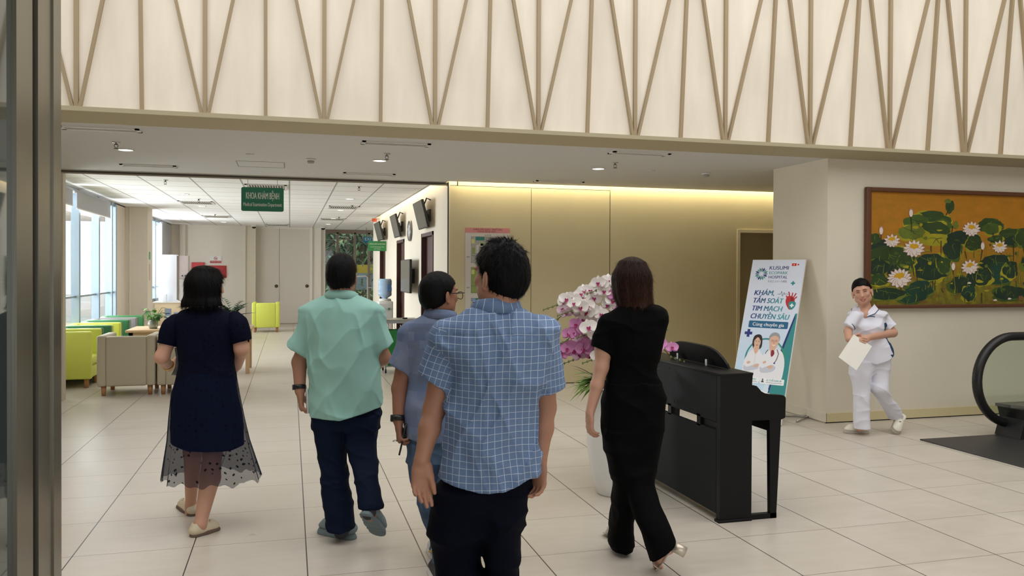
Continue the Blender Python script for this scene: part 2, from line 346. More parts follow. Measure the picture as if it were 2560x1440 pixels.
mb = MB(); mb.box((XW, 18.35, 0), (-2.87, 18.95, ZC), CW); mb.box((XW+.1, 18.33, 0), (XW+.12, 18.35, ZC), WHITE); mb.obj('wall_left_3', kind='structure')
FW = mat('far_wall', (224, 218, 208), .75); FD = mat('folding_door', (210, 203, 192), .6)
mb = MB(); mb.box((XW, 25.2, 0), (-1.27, 25.35, ZC), FW); mb.box((-3.06, 25.05, 0), (-2.92, 25.2, ZC), FW); mb.box((-1.27, 25.28, 0), (-.99, 25.4, ZC), WALL); mb.obj('wall_back_4', kind='structure')
mb = MB(); mb.box((-.99, 25.62, .03), (-.32, 25.68, 2.9), FD); a = mb.obj('door_7', kind='structure')
mb = MB(); mb.box((-.31, 25.62, .03), (.58, 25.68, 2.9), FD); b = mb.obj('door_8', kind='structure')
for d, x in ((a, -.40), (b, .50)):
    MB().lathe([(0, 0), (.05, 0), (.05, .015), (.03, .03), (0, .03)], mat('bronze', (90, 78, 66), .4, .8), 20, M4((x, 25.62, 1.16), (1, 0, 0), (0, 0, 1), (0, -1, 0))).obj('handle', d)
mb = MB(); mb.box((-1.0, 25.66, 0), (1.05, 25.8, ZC), FW); mb.box((.58, 25.5, 0), (.66, 25.66, ZC), FW); mb.box((.66, 25.56, 0), (.92, 25.66, ZC), FW); mb.box((-1.02, 25.5, 0), (-.985, 25.64, ZC), WALL); mb.box((-.99, 25.63, 2.9), (.6, 25.66, ZC), FW); mb.obj('wall_back_5', kind='structure')
# exit glazing at the end of the corridor
GF = mat('glazing_frame', (140, 126, 116), .45, .2); YG = 26.6
mb = MB()
for x in (.98, 1.47, 2.02, 2.47, 3.1): mb.box((x-.035, YG-.04, 0), (x+.035, YG+.04, 2.86), GF)
mb.box((.95, YG-.04, 2.82), (4, YG+.04, ZC), GF); mb.box((.95, YG-.03, 0), (4, YG+.03, .09), GF)
o = mb.obj('window_3', kind='structure')
MB().box((.98, YG-.006, .09), (4, YG+.006, 2.82), MATS['pane_glass']).obj('glass_pane', o)
MB().box((3.6, 22.15, 0), (3.8, YG, ZC), RW).obj('wall_right_5', kind='structure')
# left foreground: edge of the glass entrance door with steel stiles
ST = N('brushed_steel', .33); ST.b.inputs['Metallic'].default_value = .9; ST.color(lin((138, 134, 122))); nn = ST.noise(ST.scale(ST.co('Object'), (60, 60, 1.2)), 4, 3); ST.bump(nn, .06, .003); ST = ST.m
mb = MB(); mb.box((-1.06, 3.735, 0), (-1.0, 3.93, 5.4), ST); mb.box((-1.06, 3.93, 0), (-.992, 4.05, 5.4), ST); mb.obj('door_9', kind='structure')
mb = MB(); mb.box((-1.05, 3.49, 0), (-1.008, 3.69, 5.4), ST); d = mb.obj('door_10', kind='structure')
mb = MB(); mb.box((-1.04, 3.69, 0), (-1.03, 3.735, 5.4), DARK); mb.obj('trim_83', kind='structure')
g = N('tinted_glass', .03); g.color(lin((74, 84, 82))); g.b.inputs['Specular IOR Level'].default_value = 1.0; g.b.inputs['Metallic'].default_value = .35
mb = MB(); mb.box((-1.035, 1.9, 0), (-1.025, 3.49, 5.4), g.m); mb.obj('glass_pane', d)
# ================================================================ ceiling fittings
GR = mat('grille_white', (214, 212, 206), .5); GD = mat('grille_dark', (84, 82, 78), .6, .3); LENS = mat('downlight_lens', (255, 252, 240), .4, emit=((255, 250, 238), 5)); CHROME = mat('chrome', (190, 188, 182), .25, 1)
def grille(name, x0, x1, y0, y1, z, n, label, group, along='x'):
    t = thing(name, label, 'air vent', ((x0+x1)/2, (y0+y1)/2, z), 0, group); w, d = (x1-x0)/2, (y1-y0)/2
    mb = MB(); b = .035
    for A, B in (((-w, -d, -.012), (w, -d+b, 0)), ((-w, d-b, -.012), (w, d, 0)), ((-w, -d, -.012), (-w+b, d, 0)), ((w-b, -d, -.012), (w, d, 0))): mb.box(A, B, GR)
    mb.obj('frame', t)
    mb = MB(); mb.box((-w+b, -d+b, -.004), (w-b, d-b, -.001), GD)
    for k in range(n):
        if along == 'x':
            y = -d+b+(k+.5)*(2*d-2*b)/n; mb.box((-w+b, y-.004, -.010), (w-b, y+.004, -.003), GR)
        else:
            x = -w+b+(k+.5)*(2*w-2*b)/n; mb.box((x-.005, -d+b, -.011), (x+.005, d-b, -.003), GR)
    mb.obj('slats', t); return t
for (a, b, c, d, l) in ((-1.94, -1.29, 7.79, 7.97, 'linear air vent in the hall soffit closest to the steel door stile'), (-1.94, -1.32, 10.43, 10.60, 'linear air vent just in front of the corridor opening above the green armchairs'),
        (.667, 1.33, 7.87, 8.06, 'linear air vent in the soffit near the beam, between the first two lit downlights'), (.65, 1.31, 10.48, 10.65, 'linear air vent just in front of the corridor opening above the televisions'),
        (3.22, 3.87, 7.80, 7.97, 'linear air vent under the beam closest to the painting wall'), (3.25, 3.95, 10.62, 10.78, 'linear air vent next to the warm cove of the beige panel wall')):
    grille('air_vent', a, b, c, d, ZS, 3, l, 'linear vents in the hall soffit')
def downlight(x, y, z, label, group, on=True, r=.075):
    t = thing('downlight', label, 'ceiling light', (x, y, z), 0, group)
    MB().lathe([(r, 0), (r+.012, -.001), (r+.010, -.008), (r-.004, -.007), (r-.008, 0)], GR, 24).obj('trim_ring', t)
    MB().lathe([(0, -.004), (r-.006, -.004), (r-.006, 0), (0, 0)], LENS if on else GR, 24).obj('lens', t)
    if on: spot('downlight_lamp', (x, y, z-.02), 75 if z < 2.92 else 26)
downlight(-1.65, 9.20, ZS, 'lit round downlight in the soffit above the woman in navy', 'hall downlights'); downlight(.976, 9.256, ZS, 'lit round downlight in the soffit above the man in mint green', 'hall downlights'); downlight(3.598, 9.2, ZS, 'lit round downlight in the soffit above the woman in black', 'hall downlights')
for i, (x, y) in enumerate(((-1.74, 12.03), (-1.76, 14.96), (-1.74, 17.66), (-1.74, 20.5), (-1.74, 23.39), (1.05, 15.02), (1.05, 17.87), (1.05, 20.83), (1.04, 23.41))):
    nm = ('first', 'second', 'third', 'fourth', 'fifth')
    downlight(x, y, ZC, '%s lit downlight from the opening in the window-side row of the corridor' % nm[i] if i < 5 else '%s lit downlight from the opening in the door-side row of the corridor' % nm[i-5], 'corridor downlights')
downlight(1.05, 12.1, ZC, 'unlit round downlight just inside the corridor opening', 'corridor downlights', False, .09)
def sprinkler(x, y, z, label):
    t = thing('sprinkler', label, 'sprinkler', (x, y, z), 0, 'ceiling sprinklers')
    MB().lathe([(0, 0), (.04, 0), (.036, -.006), (.012, -.008), (.01, -.03), (0, -.03)], CHROME, 20).obj('escutcheon', t)
    m = MB(); m.tube([(-.012, 0, -.02), (-.018, 0, -.04), (0, 0, -.062), (.018, 0, -.04), (.012, 0, -.02)], .003, GD, 6); m.lathe([(0, -.06), (.022, -.06), (.022, -.064), (0, -.064)], GD, 16); m.obj('deflector', t)
for x, y, l in ((-1.642, 8.68, 'chrome sprinkler beside the lit downlight above the woman in navy'), (.993, 8.69, 'chrome sprinkler beside the lit downlight above the man in mint green'), (3.58, 8.63, 'chrome sprinkler beside the lit downlight above the woman in black')): sprinkler(x, y, ZS, l)
for x, y, l in ((-1.75, 12.7, 'sprinkler behind the first lit downlight of the window-side row'), (1.03, 12.76, 'sprinkler just behind the unlit downlight'), (-1.62, 15.9, 'sprinkler in front of the closest square vent on the window side'), (1.2, 16.5, 'sprinkler in front of the closest square vent on the door side'), (-1.7, 20.2, 'sprinkler before the far square vent on the window side'), (1.15, 20.2, 'sprinkler before the far square vent on the door side')): sprinkler(x, y, ZC, l)
def detector(x, y, label):
    t = thing('smoke_detector', label, 'smoke detector', (x, y, ZS), 0, 'smoke detectors')
    MB().lathe([(0, 0), (.055, 0), (.055, -.014), (.045, -.022), (0, -.022)], GR, 24).obj('base', t); MB().lathe([(.04, -.022), (.036, -.045), (.02, -.052), (0, -.052)], mat('detector_grey', (160, 158, 152), .5), 24).obj('sensor_head', t)
detector(.222, 9.35, 'white smoke detector in the soffit above the gap between navy dress and mint shirt'); detector(5.05, 9.206, 'white smoke detector in the soffit beside the painting wall block')
for x, y, l in ((-.417, 9.155, 'flat round cover plate in the soffit left of the smoke detector'), (4.28, 9.15, 'flat round cover plate in the soffit right of the last lit downlight')):
    tag(MB().lathe([(0, 0), (.045, 0), (.045, -.006), (0, -.008)], SOFF, 24, Matrix.Translation((x, y, ZS))).obj('cover_plate'), None, l, 'ceiling plate')
mb = MB()
for A, B in (((-.60, 9.75), (-.595, 10.28)), ((-.07, 9.75), (-.065, 10.28)), ((-.60, 9.75), (-.065, 9.756)), ((-.60, 10.275), (-.065, 10.28))): mb.box((A[0], A[1], ZS-.002), (B[0], B[1], ZS+.001), GD)
tag(mb.obj('access_hatch'), None, 'thin square outline of an access hatch in the hall soffit', 'ceiling hatch')
for x, y, l in ((-1.74, 16.75, 'square slatted vent in the corridor ceiling, window side, closest'), (-1.73, 21.0, 'square slatted vent in the corridor ceiling, window side, further in'), (1.06, 17.06, 'square slatted vent in the corridor ceiling, door side, closest'), (1.05, 21.16, 'square slatted vent in the corridor ceiling, door side, further in'), (-.35, 24.3, 'square slatted vent by the folding doors at the corridor end'), (-.36, 13.25, 'square slatted vent partly hidden behind the hanging green board')):
    grille('ceiling_diffuser', x-.31, x+.31, y-.36, y+.36, ZC-.001, 14, l, 'square vents of the corridor ceiling', 'y')
def dome(x, y, label):
    t = thing('dome_camera', label, 'camera', (x, y, ZC), 0, 'dome cameras')
    MB().lathe([(0, 0), (.09, 0), (.09, -.03), (.075, -.04), (0, -.04)], GR, 24).obj('base', t)
    MB().lathe([(.062, -.04), (.055, -.07), (.03, -.09), (0, -.095)], mat('dark_dome', (24, 24, 26), .1), 20).obj('dome', t)
dome(-1.02, 24.9, 'white dome camera with dark eye left of the folding doors'); dome(.96, 25.0, 'white dome camera with dark eye by the exit glazing')
# ================================================================ corridor fittings
GREEN = mat('sign_green', (20, 104, 72), .4); LET = mat('sign_lettering', (196, 200, 190), .5)
FX = lambda x, y, z: M4((x, y, z), (1, 0, 0), (0, 0, 1), (0, -1, 0))     # plane facing the entrance
def rounded(w, h, r, n=5):
    out = []
    for cx, cy, a0 in ((w-r, h-r, 0), (-w+r, h-r, 90), (-w+r, -h+r, 180), (w-r, -h+r, 270)):
        for k in range(n+1):
            a = math.radians(a0+90*k/n); out.append((cx+r*math.cos(a), cy+r*math.sin(a)))
    return out
t = thing('hanging_sign', 'green board with white lettering hanging on two wires under the corridor opening', 'sign', (-.375, 12.0, 2.645))
T = FX(0, 0, 0)
mb = MB(); mb.prism(rounded(.287, .168, .025), .016, GREEN, T)
put_text(mb, 'KHOA KHÁM BỆNH', T, .13, LET, bold=.012, width=.445, dz=.0175); 
o = mb.obj('board', t); me = o.data
for v in me.vertices: pass
mb = MB(); put_text(mb, 'Medical Examination Department', T, .075, LET, bold=.01, width=.52, dz=.0175)
for v in range(len(mb.v)): mb.v[v] = (mb.v[v][0], mb.v[v][1], mb.v[v][2]-.075)
mb.obj('lettering', t)
for v in me.vertices:
    if abs(v.co.y+.0175) < 1e-4: v.co.z += .045
for sx in (-.2, .2):
    m = MB(); m.tube([(sx, -.008, .165), (sx, -.008, .30)], .0022, GD, 6); m.box((sx-.006, -.012, .15), (sx+.006, -.004, .2), CHROME); m.obj('hanging_wire', t)
t = thing('exit_sign', 'blue hanging EXIT board in front of the far glazing', 'sign', (2.34, 25.0, 2.58))
mb = MB(); mb.box((-.19, -.02, -.085), (.17, .02, .085), mat('sign_blue', (22, 108, 146), .4)); put_text(mb, 'EXIT', FX(-.01, -.021, .015), .13, LET, bold=.01, width=.27); mb.obj('board', t)
for x in (-.1, .1): m = MB(); m.tube([(x, 0, .08), (x, 0, .37)], .006, GD, 6); m.obj('hanging_rod', t)
t = thing('door_sign', 'small green door sign sticking out from the television wall', 'sign', (1.955, 19.0, 2.215))
G2 = mat('sign_green_2', (44, 128, 70), .4)
mb = MB(); mb.box((-.205, -.012, -.115), (.205, .012, .115), G2); put_text(mb, 'PHÒNG KHÁM TAI MŨI HỌNG', FX(0, -.013, .045), .045, LET, bold=.01, width=.36); put_text(mb, 'Otorhinolaryngology Clinic', FX(0, -.013, -.02), .038, LET, width=.32); put_text(mb, '(ENT CLINIC)', FX(0, -.013, -.07), .036, LET, width=.15); mb.obj('board', t)
MB().box((.205, -.01, -.1), (.212, .01, .1), GR).obj('bracket', t)
tag(MB().box((1.98, 20.52, 2.87), (2.1, 20.55, ZC), mat('orange_panel', (226, 98, 62), .6)).obj('ceiling_tag'), None, 'small orange tag where the corridor ceiling ends above the televisions', 'tag')
TVF = mat('tv_screen', (92, 90, 84), .18, spec=.8); TVB = mat('tv_black', (30, 29, 28), .5)
def tv(y0, y1, zt, zb, xt, xb, label, hook=True):
    t = thing('wall_television', label, 'television', (xt, y0, zb), 0, 'wall televisions')
    L = y1-y0; H = zt-zb; dx = xb-xt; U = Vector((-dx, 0, H)).normalized(); n = Vector((-H, 0, -dx)).normalized(); h = math.hypot(H, dx)
    T = M4((dx, 0, 0), (0, 1, 0), U, n)                                   # local x along the wall, y up the screen, z towards the corridor
    mb = MB(); mb.box((0, 0, -.045), (L, h, -.003), TVB, T, .008); mb.obj('casing', t)
    mb = MB(); mb.box((.012, .018, -.004), (L-.012, h-.012, 0), TVF, T); mb.obj('screen', t)
    mb = MB(); mb.box((L*.2, h*.18, -.085), (L*.8, h*.6, -.045), TVB, T, .01); mb.obj('back_cover', t)
    c = T @ Vector((L/2, h*.45, -.08)); wx = XR-xt-.012
    mb = MB(); mb.box((wx-.02, L/2-.10, H*.28), (wx+.011, L/2+.10, H*.72), TVB); mb.tube([c, (wx, L/2, H*.5)], .02, TVB, 8); mb.obj('wall_bracket', t)
    if hook: m = MB(); m.tube([(wx+.008, L*.42, H+.03), (wx-.05, L*.46, H+.06), (wx-.09, L*.5, H-.06), T @ Vector((L*.5, h*.7, -.06))], .012, TVB, 8); m.obj('cable', t)
tv(12.45, 13.35, 2.748, 2.318, 1.945, 2.05, 'black wall television tilted down, the one nearest the opening')
tv(15.72, 16.57, 2.745, 2.305, 1.945, 2.05, 'black wall television tilted down, beside the wall clock')
tv(18.7, 19.8, 2.77, 2.35, 1.945, 2.05, 'black wall television tilted down, above the small green door sign')
tv(14.05, 15.2, 1.847, 1.251, 2.0, 2.0, 'upright wall television at head height below the wall clock', False)
t = thing('wall_clock', 'round white wall clock on the television wall', 'clock', (XR-.001, 15.02, 2.385)); T = M4((0, 0, 0), (0, -1, 0), (0, 0, 1), (-1, 0, 0))
MB().lathe([(.185, 0), (.195, .02), (.185, .045), (.165, .045), (.16, .03), (.16, 0)], mat('clock_rim', (120, 118, 116), .3, .4), 36, T).obj('rim', t)
mb = MB(); mb.lathe([(0, .03), (.162, .03), (.162, .0), (0, 0)], mat('clock_face', (226, 226, 222), .5), 36, T)
for k in range(12):
    a = math.radians(30*k); mb.box((-.004, .125, .0305), (.004, .15, .032), TVB, T @ Matrix.Rotation(a, 4, 'Z'))
mb.obj('dial', t)
for a, l in ((50, .09), (170, .13)): MB().box((-.005, -.02, .033), (.005, l, .035), TVB, T @ Matrix.Rotation(math.radians(-a), 4, 'Z')).obj('clock_hand', t)
# water dispenser
t = thing('water_dispenser', 'white floor water dispenser with an upturned blue bottle', 'water dispenser', (1.90, 16.9, 0))
mb = MB(); mb.box((-.15, -.16, .02), (.15, .16, 1.02), mat('appliance_white', (222, 222, 218), .4), None, .03); mb.box((-.13, -.165, .68), (.13, -.155, .96), mat('appliance_grey', (200, 204, 206), .4)); mb.obj('body', t)
for x in (-.06, .06): MB().box((x-.015, -.2, .84), (x+.015, -.16, .88), GREEN if x > 0 else BRN).obj('tap', t)
BL = mat('bottle_blue', (178, 208, 238), .12, trans=.25, ior=1.2)
mb = MB(); mb.lathe([(.05, 1.0), (.055, 1.08), (.135, 1.13), (.14, 1.17), (.133, 1.19), (.14, 1.22), (.14, 1.30), (.133, 1.32), (.14, 1.35), (.14, 1.44), (.12, 1.475), (0, 1.475)], BL, 32); mb.obj('water_bottle', t)
MB().lathe([(.10, 1.01), (.13, 1.02), (.12, 1.06), (.06, 1.07)], MATS['appliance_white'], 28).obj('bottle_collar', t)
MB().box((.04, -.142, 1.22), (.10, -.138, 1.36), mat('label_blue', (70, 110, 170), .5)).obj('bottle_label', t)
# trolley with the green bin
t = thing('trolley_table', 'narrow grey steel table on castors beside the first door', 'table', (1.74, 13.25, 0)); STL = mat('table_steel', (150, 152, 152), .3, .8)
mb = MB(); mb.box((-.29, -.24, .84), (.27, .24, .865), STL, None, .006); mb.box((-.28, -.23, .80), (.26, -.21, .84), STL); mb.box((-.28, .21, .80), (.26, .23, .84), STL); mb.obj('tabletop', t)
for x in (-.26, .24):
    for y in (-.2, .2):
        m = MB(); m.box((x-.015, y-.015, .09), (x+.015, y+.015, .82), STL); l = m.obj('leg', t); m = MB(); m.lathe([(0, -.012), (.035, -.012), (.035, .012), (0, .012)], TVB, 16, M4((x, y, .036), (0, 1, 0), (0, 0, 1), (1, 0, 0))); m.box((x-.012, y-.012, .05), (x+.012, y+.012, .1), STL); m.obj('castor', l)
mb = MB(); mb.box((-.26, -.22, .10), (.24, .22, .12), STL); mb.obj('lower_shelf', t)
for k in range(5): m = MB(); m.tube([(-.22+k*.1, -.19, .80), (-.22+k*.1, -.20, .72), (-.19+k*.1, -.22, .71)], .005, CHROME, 6); m.obj('hook', t)
tag(MB().box((1.76, 13.12, .866), (1.84, 13.2, .885), TVB, None, .004).obj('small_box'), None, 'tiny dark box lying on the steel table', 'box')
t = thing('green_bin', 'bright green plastic bin standing on the low shelf of the steel table', 'bin', (1.62, 13.2, .122)); GB = mat('bin_green', (26, 140, 62), .4)
mb = MB()
b0, b1, z0, z1 = .10, .135, .0, .56
vs = [(-b0, -b0, z0), (b0, -b0, z0), (b0, b0, z0), (-b0, b0, z0), (-b1, -b1, z1), (b1, -b1, z1), (b1, b1, z1), (-b1, b1, z1), (-b1+.01, -b1+.01, z1), (b1-.01, -b1+.01, z1), (b1-.01, b1-.01, z1), (-b1+.01, b1-.01, z1), (-b0+.01, -b0+.01, .02), (b0-.01, -b0+.01, .02), (b0-.01, b0-.01, .02), (-b0+.01, b0-.01, .02)]
mb.add(vs, [(3, 2, 1, 0), (0, 1, 5, 4), (1, 2, 6, 5), (2, 3, 7, 6), (3, 0, 4, 7), (4, 5, 9, 8), (5, 6, 10, 9), (6, 7, 11, 10), (7, 4, 8, 11), (8, 9, 13, 12), (9, 10, 14, 13), (10, 11, 15, 14), (11, 8, 12, 15), (12, 13, 14, 15)], GB); mb.obj('tub', t)
mb = MB(); mb.box((-.142, -.142, .54), (.142, -.132, .565), GB); mb.box((-.142, .132, .54), (.142, .142, .565), GB); mb.box((-.142, -.142, .54), (-.132, .142, .565), GB); mb.box((.132, -.142, .54), (.142, .142, .565), GB); mb.obj('rim', t)
# fire hose boxes, no-smoking notice
RED = mat('fire_red', (204, 66, 74), .45); RED2 = mat('fire_red_dark', (176, 44, 48), .45)
t = thing('fire_hose_cabinet', 'red fire hose cabinet on the far wall, the taller of the two', 'fire cabinet', (-2.58, 25.197, 1.58)); MB().box((-.18, -.06, -.28), (.18, 0, .28), RED, None, .01).obj('body', t); MB().box((-.15, -.066, -.25), (.15, -.06, .25), RED).obj('door', t)
t = thing('fire_alarm_box', 'red fire alarm panel with round button on the far wall', 'fire cabinet', (-2.09, 25.197, 1.59)); MB().box((-.29, -.05, -.18), (.29, 0, .18), RED2, None, .008).obj('body', t)
MB().box((-.06, -.056, -.15), (.22, -.05, .13), RED2).obj('door', t)
T = FX(.04, -.056, .02)
MB().lathe([(0, 0), (.05, 0), (.05, .012), (.035, .02), (0, .02)], TVB, 24, T).obj('alarm_button', t); MB().lathe([(0, .02), (.03, .02), (.02, .035), (0, .04)], mat('red_lamp', (255, 60, 60), .3, emit=((255, 50, 50), 1.6)), 20, T).obj('lamp', t)
t = thing('no_smoking_sign', 'white and red no-smoking notice above the red fire boxes', 'sign', (-2.10, 25.19, 1.945)); T = FX(0, -.012, 0)
mb = MB(); mb.box((-.165, -.01, -.105), (.165, 0, .105), mat('notice_white', (226, 222, 220), .5)); mb.box((-.155, -.0115, -.10), (.155, -.010, -.035), RED2); 
put_text(mb, 'CẤM HÚT THUỐC', FX(0, -.0125, -.066), .04, LET, bold=.01, width=.26)
ring = [(math.cos(a)*.05, math.sin(a)*.05+.035) for a in np.linspace(0, 2*math.pi, 25)]; rin = [(x*.78, (y-.035)*.78+.035) for x, y in ring]
for i in range(24): mb.poly([(ring[i][0], ring[i][1], 0), (ring[i+1][0], ring[i+1][1], 0), (rin[i+1][0], rin[i+1][1], 0), (rin[i][0], rin[i][1], 0)], RED2, T)
mb.poly([(-.036, .064, .0), (-.029, .071, .0), (.036, .006, .0), (.029, -.001, .0)], RED2, T); mb.box((-.03, -.0115, .028), (.03, -.011, .042), TVB); mb.obj('board', t)
# window blinds, column notices
BLD = mat('blind_cloth', (176, 176, 180), .8, bump=(90, .1))
for y0, y1, zb, l in ((11.5, 13.72, 2.62, 'grey roller blind at the window bay nearest the opening'), (13.9, 16.4, 2.60, 'grey roller blind pulled a third down over the second window bay')):
    t = thing('roller_blind', l, 'blind', (XW+.1, y0, 2.86), 0, 'window blinds'); L = y1-y0
    m = MB(); m.tube([(0, .02, 0), (0, L-.02, 0)], .03, BLD, 12); m.obj('roller', t)
    m = MB(); m.box((.024, .04, zb-2.86), (.028, L-.04, 0), BLD); m.obj('cloth', t); m = MB(); m.box((.018, .04, zb-2.875), (.034, L-.04, zb-2.855), GR); m.obj('bottom_bar', t)
t = thing('roller_blind', 'long grey roller blind hanging beside the white cupboard', 'blind', (XW+.1, 22.6, 2.86), 0, 'window blinds'); m = MB(); m.tube([(0, 0, 0), (0, 1.6, 0)], .03, BLD, 12); m.obj('roller', t); MB().box((.024, .02, -2.0), (.028, 1.58, 0), BLD).obj('cloth', t); MB().box((.018, .02, -2.02), (.034, 1.58, -2.0), GR).obj('bottom_bar', t)
tag(MB().box((-2.87, 18.5, 1.86), (-2.864, 18.66, 2.02), mat('notice_green', (96, 160, 120), .5)).obj('wall_notice'), None, 'small green notice on the side of the white window column', 'notice')
tag(MB().box((-2.87, 18.5, 1.42), (-2.864, 18.66, 1.76), mat('notice_beige', (200, 180, 164), .5)).obj('wall_notice'), None, 'beige paper sheet below the green notice on the column', 'notice')
# service desk with white board and glass cupboard
t = thing('service_desk', 'cream fronted service desk between window column and far wall', 'desk', (-2.45, 20.6, 0)); CRM = mat('desk_cream', (224, 206, 172), .5)
MB().box((-.62, 0, 0), (.62, .03, .86), CRM).obj('front_panel', t); MB().box((-.66, -.03, .86), (.66, .62, .885), GR).obj('counter', t); MB().box((-.62, .03, 0), (-.59, .6, .86), CRM).obj('side_panel', t); MB().box((.59, .03, 0), (.62, .6, .86), CRM).obj('side_panel', t)
t = thing('white_cupboard', 'tall white cupboard side standing on the service desk', 'cupboard', (-2.82, 20.85, .885)); WB = mat('cupboard_white', (218, 222, 232), .4)
MB().box((-.2, 0, 0), (.2, .04, 1.12), WB, None, .006).obj('side_panel', t); MB().box((-.2, .04, 0), (.2, .3, .02), WB).obj('bottom_board', t); MB().box((-.2, .04, 1.1), (.2, .3, 1.12), WB).obj('top_board', t)
t = thing('glass_cupboard', 'narrow glazed cupboard with two dark knobs behind the white cupboard', 'cupboard', (-2.48, 21.0, .885)); MB().box((-.1, .02, 0), (.1, .3, 1.1), mat('cupboard_grey', (170, 162, 158), .4)).obj('body', t); MB().box((-.1, 0, .55), (.1, .02, 1.08), mat('cupboard_glass', (176, 162, 158), .1)).obj('door', t); MB().box((-.1, 0, .02), (.1, .02, .53), mat('cupboard_low', (180, 174, 168), .4)).obj('door', t)
for x in (-.03, .04): MB().box((x-.015, -.02, .6), (x+.015, 0, .63), TVB).obj('knob', t)
t = thing('tissue_box', 'small white box on the desk in front of the white cupboard', 'box', (-2.86, 20.66, .885)); MB().box((-.05, -.04, 0), (.05, .04, .18), WB, None, .01).obj('carton', t)
# ================================================================ armchairs
WOOD = mat('chair_leg_wood', (172, 122, 82), .5, bump=(20, .05), var=.08)
def armchair(label, c, loc, rz, group):
    """tub chair facing its own +y; .70 wide, .72 deep"""
    t = thing('armchair', label, 'armchair', loc, rz, group); b = .025
    MB().box((-.235, -.245, .125), (.235, .33, .30), c, None, b).obj('seat_base', t)
    MB().box((-.232, -.24, .30), (.232, .345, .43), c, None, .04).obj('seat_cushion', t)
    MB().box((-.245, -.355, .125), (.245, -.24, .775), c, None, b).obj('backrest', t)
    for s in (-1, 1): MB().box((s*.24, -.35, .125), (s*.352, .35, .785), c, None, b).obj('armrest', t)
    for x in (-.28, .28):
        for y in (-.28, .28): MB().lathe([(.034, .125), (.026, 0), (0, 0)], WOOD, 16, Matrix.Translation((x, y, 0))).obj('leg', t)
    return t
def leather(n, c): return mat(n, c, .42, bump=(160, .06), spec=.4)
LIME, DGR, GRY, BEI = leather('leather_lime', (208, 216, 96)), leather('leather_green', (62, 122, 76)), leather('leather_grey', (136, 134, 134)), leather('leather_beige', (184, 175, 152))
RWS = 'row of armchairs along the window'
for i, (m, l) in enumerate(((LIME, 'lime green armchair in front of the window row, nearest the opening'), (DGR, 'dark green armchair behind the nearest lime one in the window row'), (LIME, 'lime green armchair in the middle of the window row between two dark green ones'),
        (DGR, 'dark green armchair just before the grey one in the window row'), (GRY, 'grey armchair in the window row'), (DGR, 'dark green armchair at the far end of the window row'))):
    armchair(l, m, (-3.005, 12.695+.715*i, 0), -R90, RWS)
BW = 'beige armchairs by the opening'
armchair('beige leather armchair with its back to the hall, beside the lime armchair', BEI, (-2.06, 11.86, 0), 0, BW); armchair('beige leather armchair with its back to the hall, half behind the navy dress', BEI, (-1.335, 11.84, 0), 0, BW)
armchair('lone lime green armchair standing in front of the folding doors', LIME, (-.615, 22.7, 0), 0, 'armchair by the folding doors')
# side table with plants
t = thing('side_table', 'light wooden low table behind the beige armchairs', 'table', (-1.5, 13.95, 0)); WT = mat('light_wood', (206, 174, 138), .45, bump=(14, .04), var=.05)
MB().box((-.92, -.5, .68), (.92, .45, .72), WT, None, .006).obj('tabletop', t); MB().box((-.88, -.45, .5), (.88, -.43, .68), WT).obj('apron', t); MB().box((-.88, .38, .5), (.88, .4, .68), WT).obj('apron', t)
for x in (-.85, .85):
    for y in (-.42, .37): MB().box((x-.03, y-.03, 0), (x+.03, y+.03, .68), WT).obj('leg', t)
def leaf(mb, base, d, up, L, W, m, curl=.25, fold=.15, n=6):
    d = Vector(d).normalized(); up = Vector(up); s = d.cross(up).normalized(); up = s.cross(d); vs = []; fs = []
    for i in range(n+1):
        u = i/n; w = W*math.sin(math.pi*min(1, .06+.94*u)**.8)*.5+.0004; c = Vector(base)+d*L*u-up*curl*L*u*u
        vs += [c-s*w+up*fold*w, c, c+s*w+up*fold*w]
    for i in range(n): k = 3*i; fs += [(k, k+1, k+4, k+3), (k+1, k+2, k+5, k+4)]
    mb.add(vs, fs, m, True)
rng = random.Random(4)
LF = [mat('leaf_a', (82, 132, 56), .45), mat('leaf_b', (116, 160, 82), .45), mat('leaf_c', (50, 92, 50), .4)]
t = thing('pothos_plant', 'leafy pothos in a small glass vase on the wooden table', 'potted plant', (-2.07, 13.75, .72))
MB().lathe([(0, 0), (.055, 0), (.075, .05), (.07, .1), (.05, .13), (.055, .14), (.05, .14), (.045, .13), (.064, .1), (.068, .05), (.05, .01), (0, .01)], mat('vase_glass', (206, 216, 206), .08, trans=.7, ior=1.3), 24).obj('vase', t)
mb = MB(); st = MB()
for k in range(46):
    a = rng.uniform(0, 6.28); e = rng.uniform(-.1, 1.1); R = rng.uniform(.05, .16); p = (math.cos(a)*R*math.cos(e*.6), math.sin(a)*R*math.cos(e*.6), .14+.13*e+rng.uniform(0, .05))
    st.tube([(0, 0, .08), (p[0]*.5, p[1]*.5, .14+.08*e), p], .003, LF[0], 5); leaf(mb, p, (math.cos(a), math.sin(a), rng.uniform(-.5, .6)), (0, 0, 1), rng.uniform(.07, .11), rng.uniform(.05, .07), LF[rng.choice((0, 0, 1, 1, 2))], .5)
mb.obj('leaves', t, kind='stuff'); st.obj('stems', t)
t = thing('zz_plant', 'dark glossy plant with feathery leaf stalks behind the navy dress', 'potted plant', (-.92, 14.05, .72))
MB().lathe([(0, 0), (.085, 0), (.11, .17), (.12, .18), (.105, .18), (.1, .16), (0, .16)], mat('pot_white', (220, 218, 212), .3), 28).obj('pot', t)
mb = MB(); st = MB(); ZL = mat('zz_leaf', (52, 84, 48), .3)
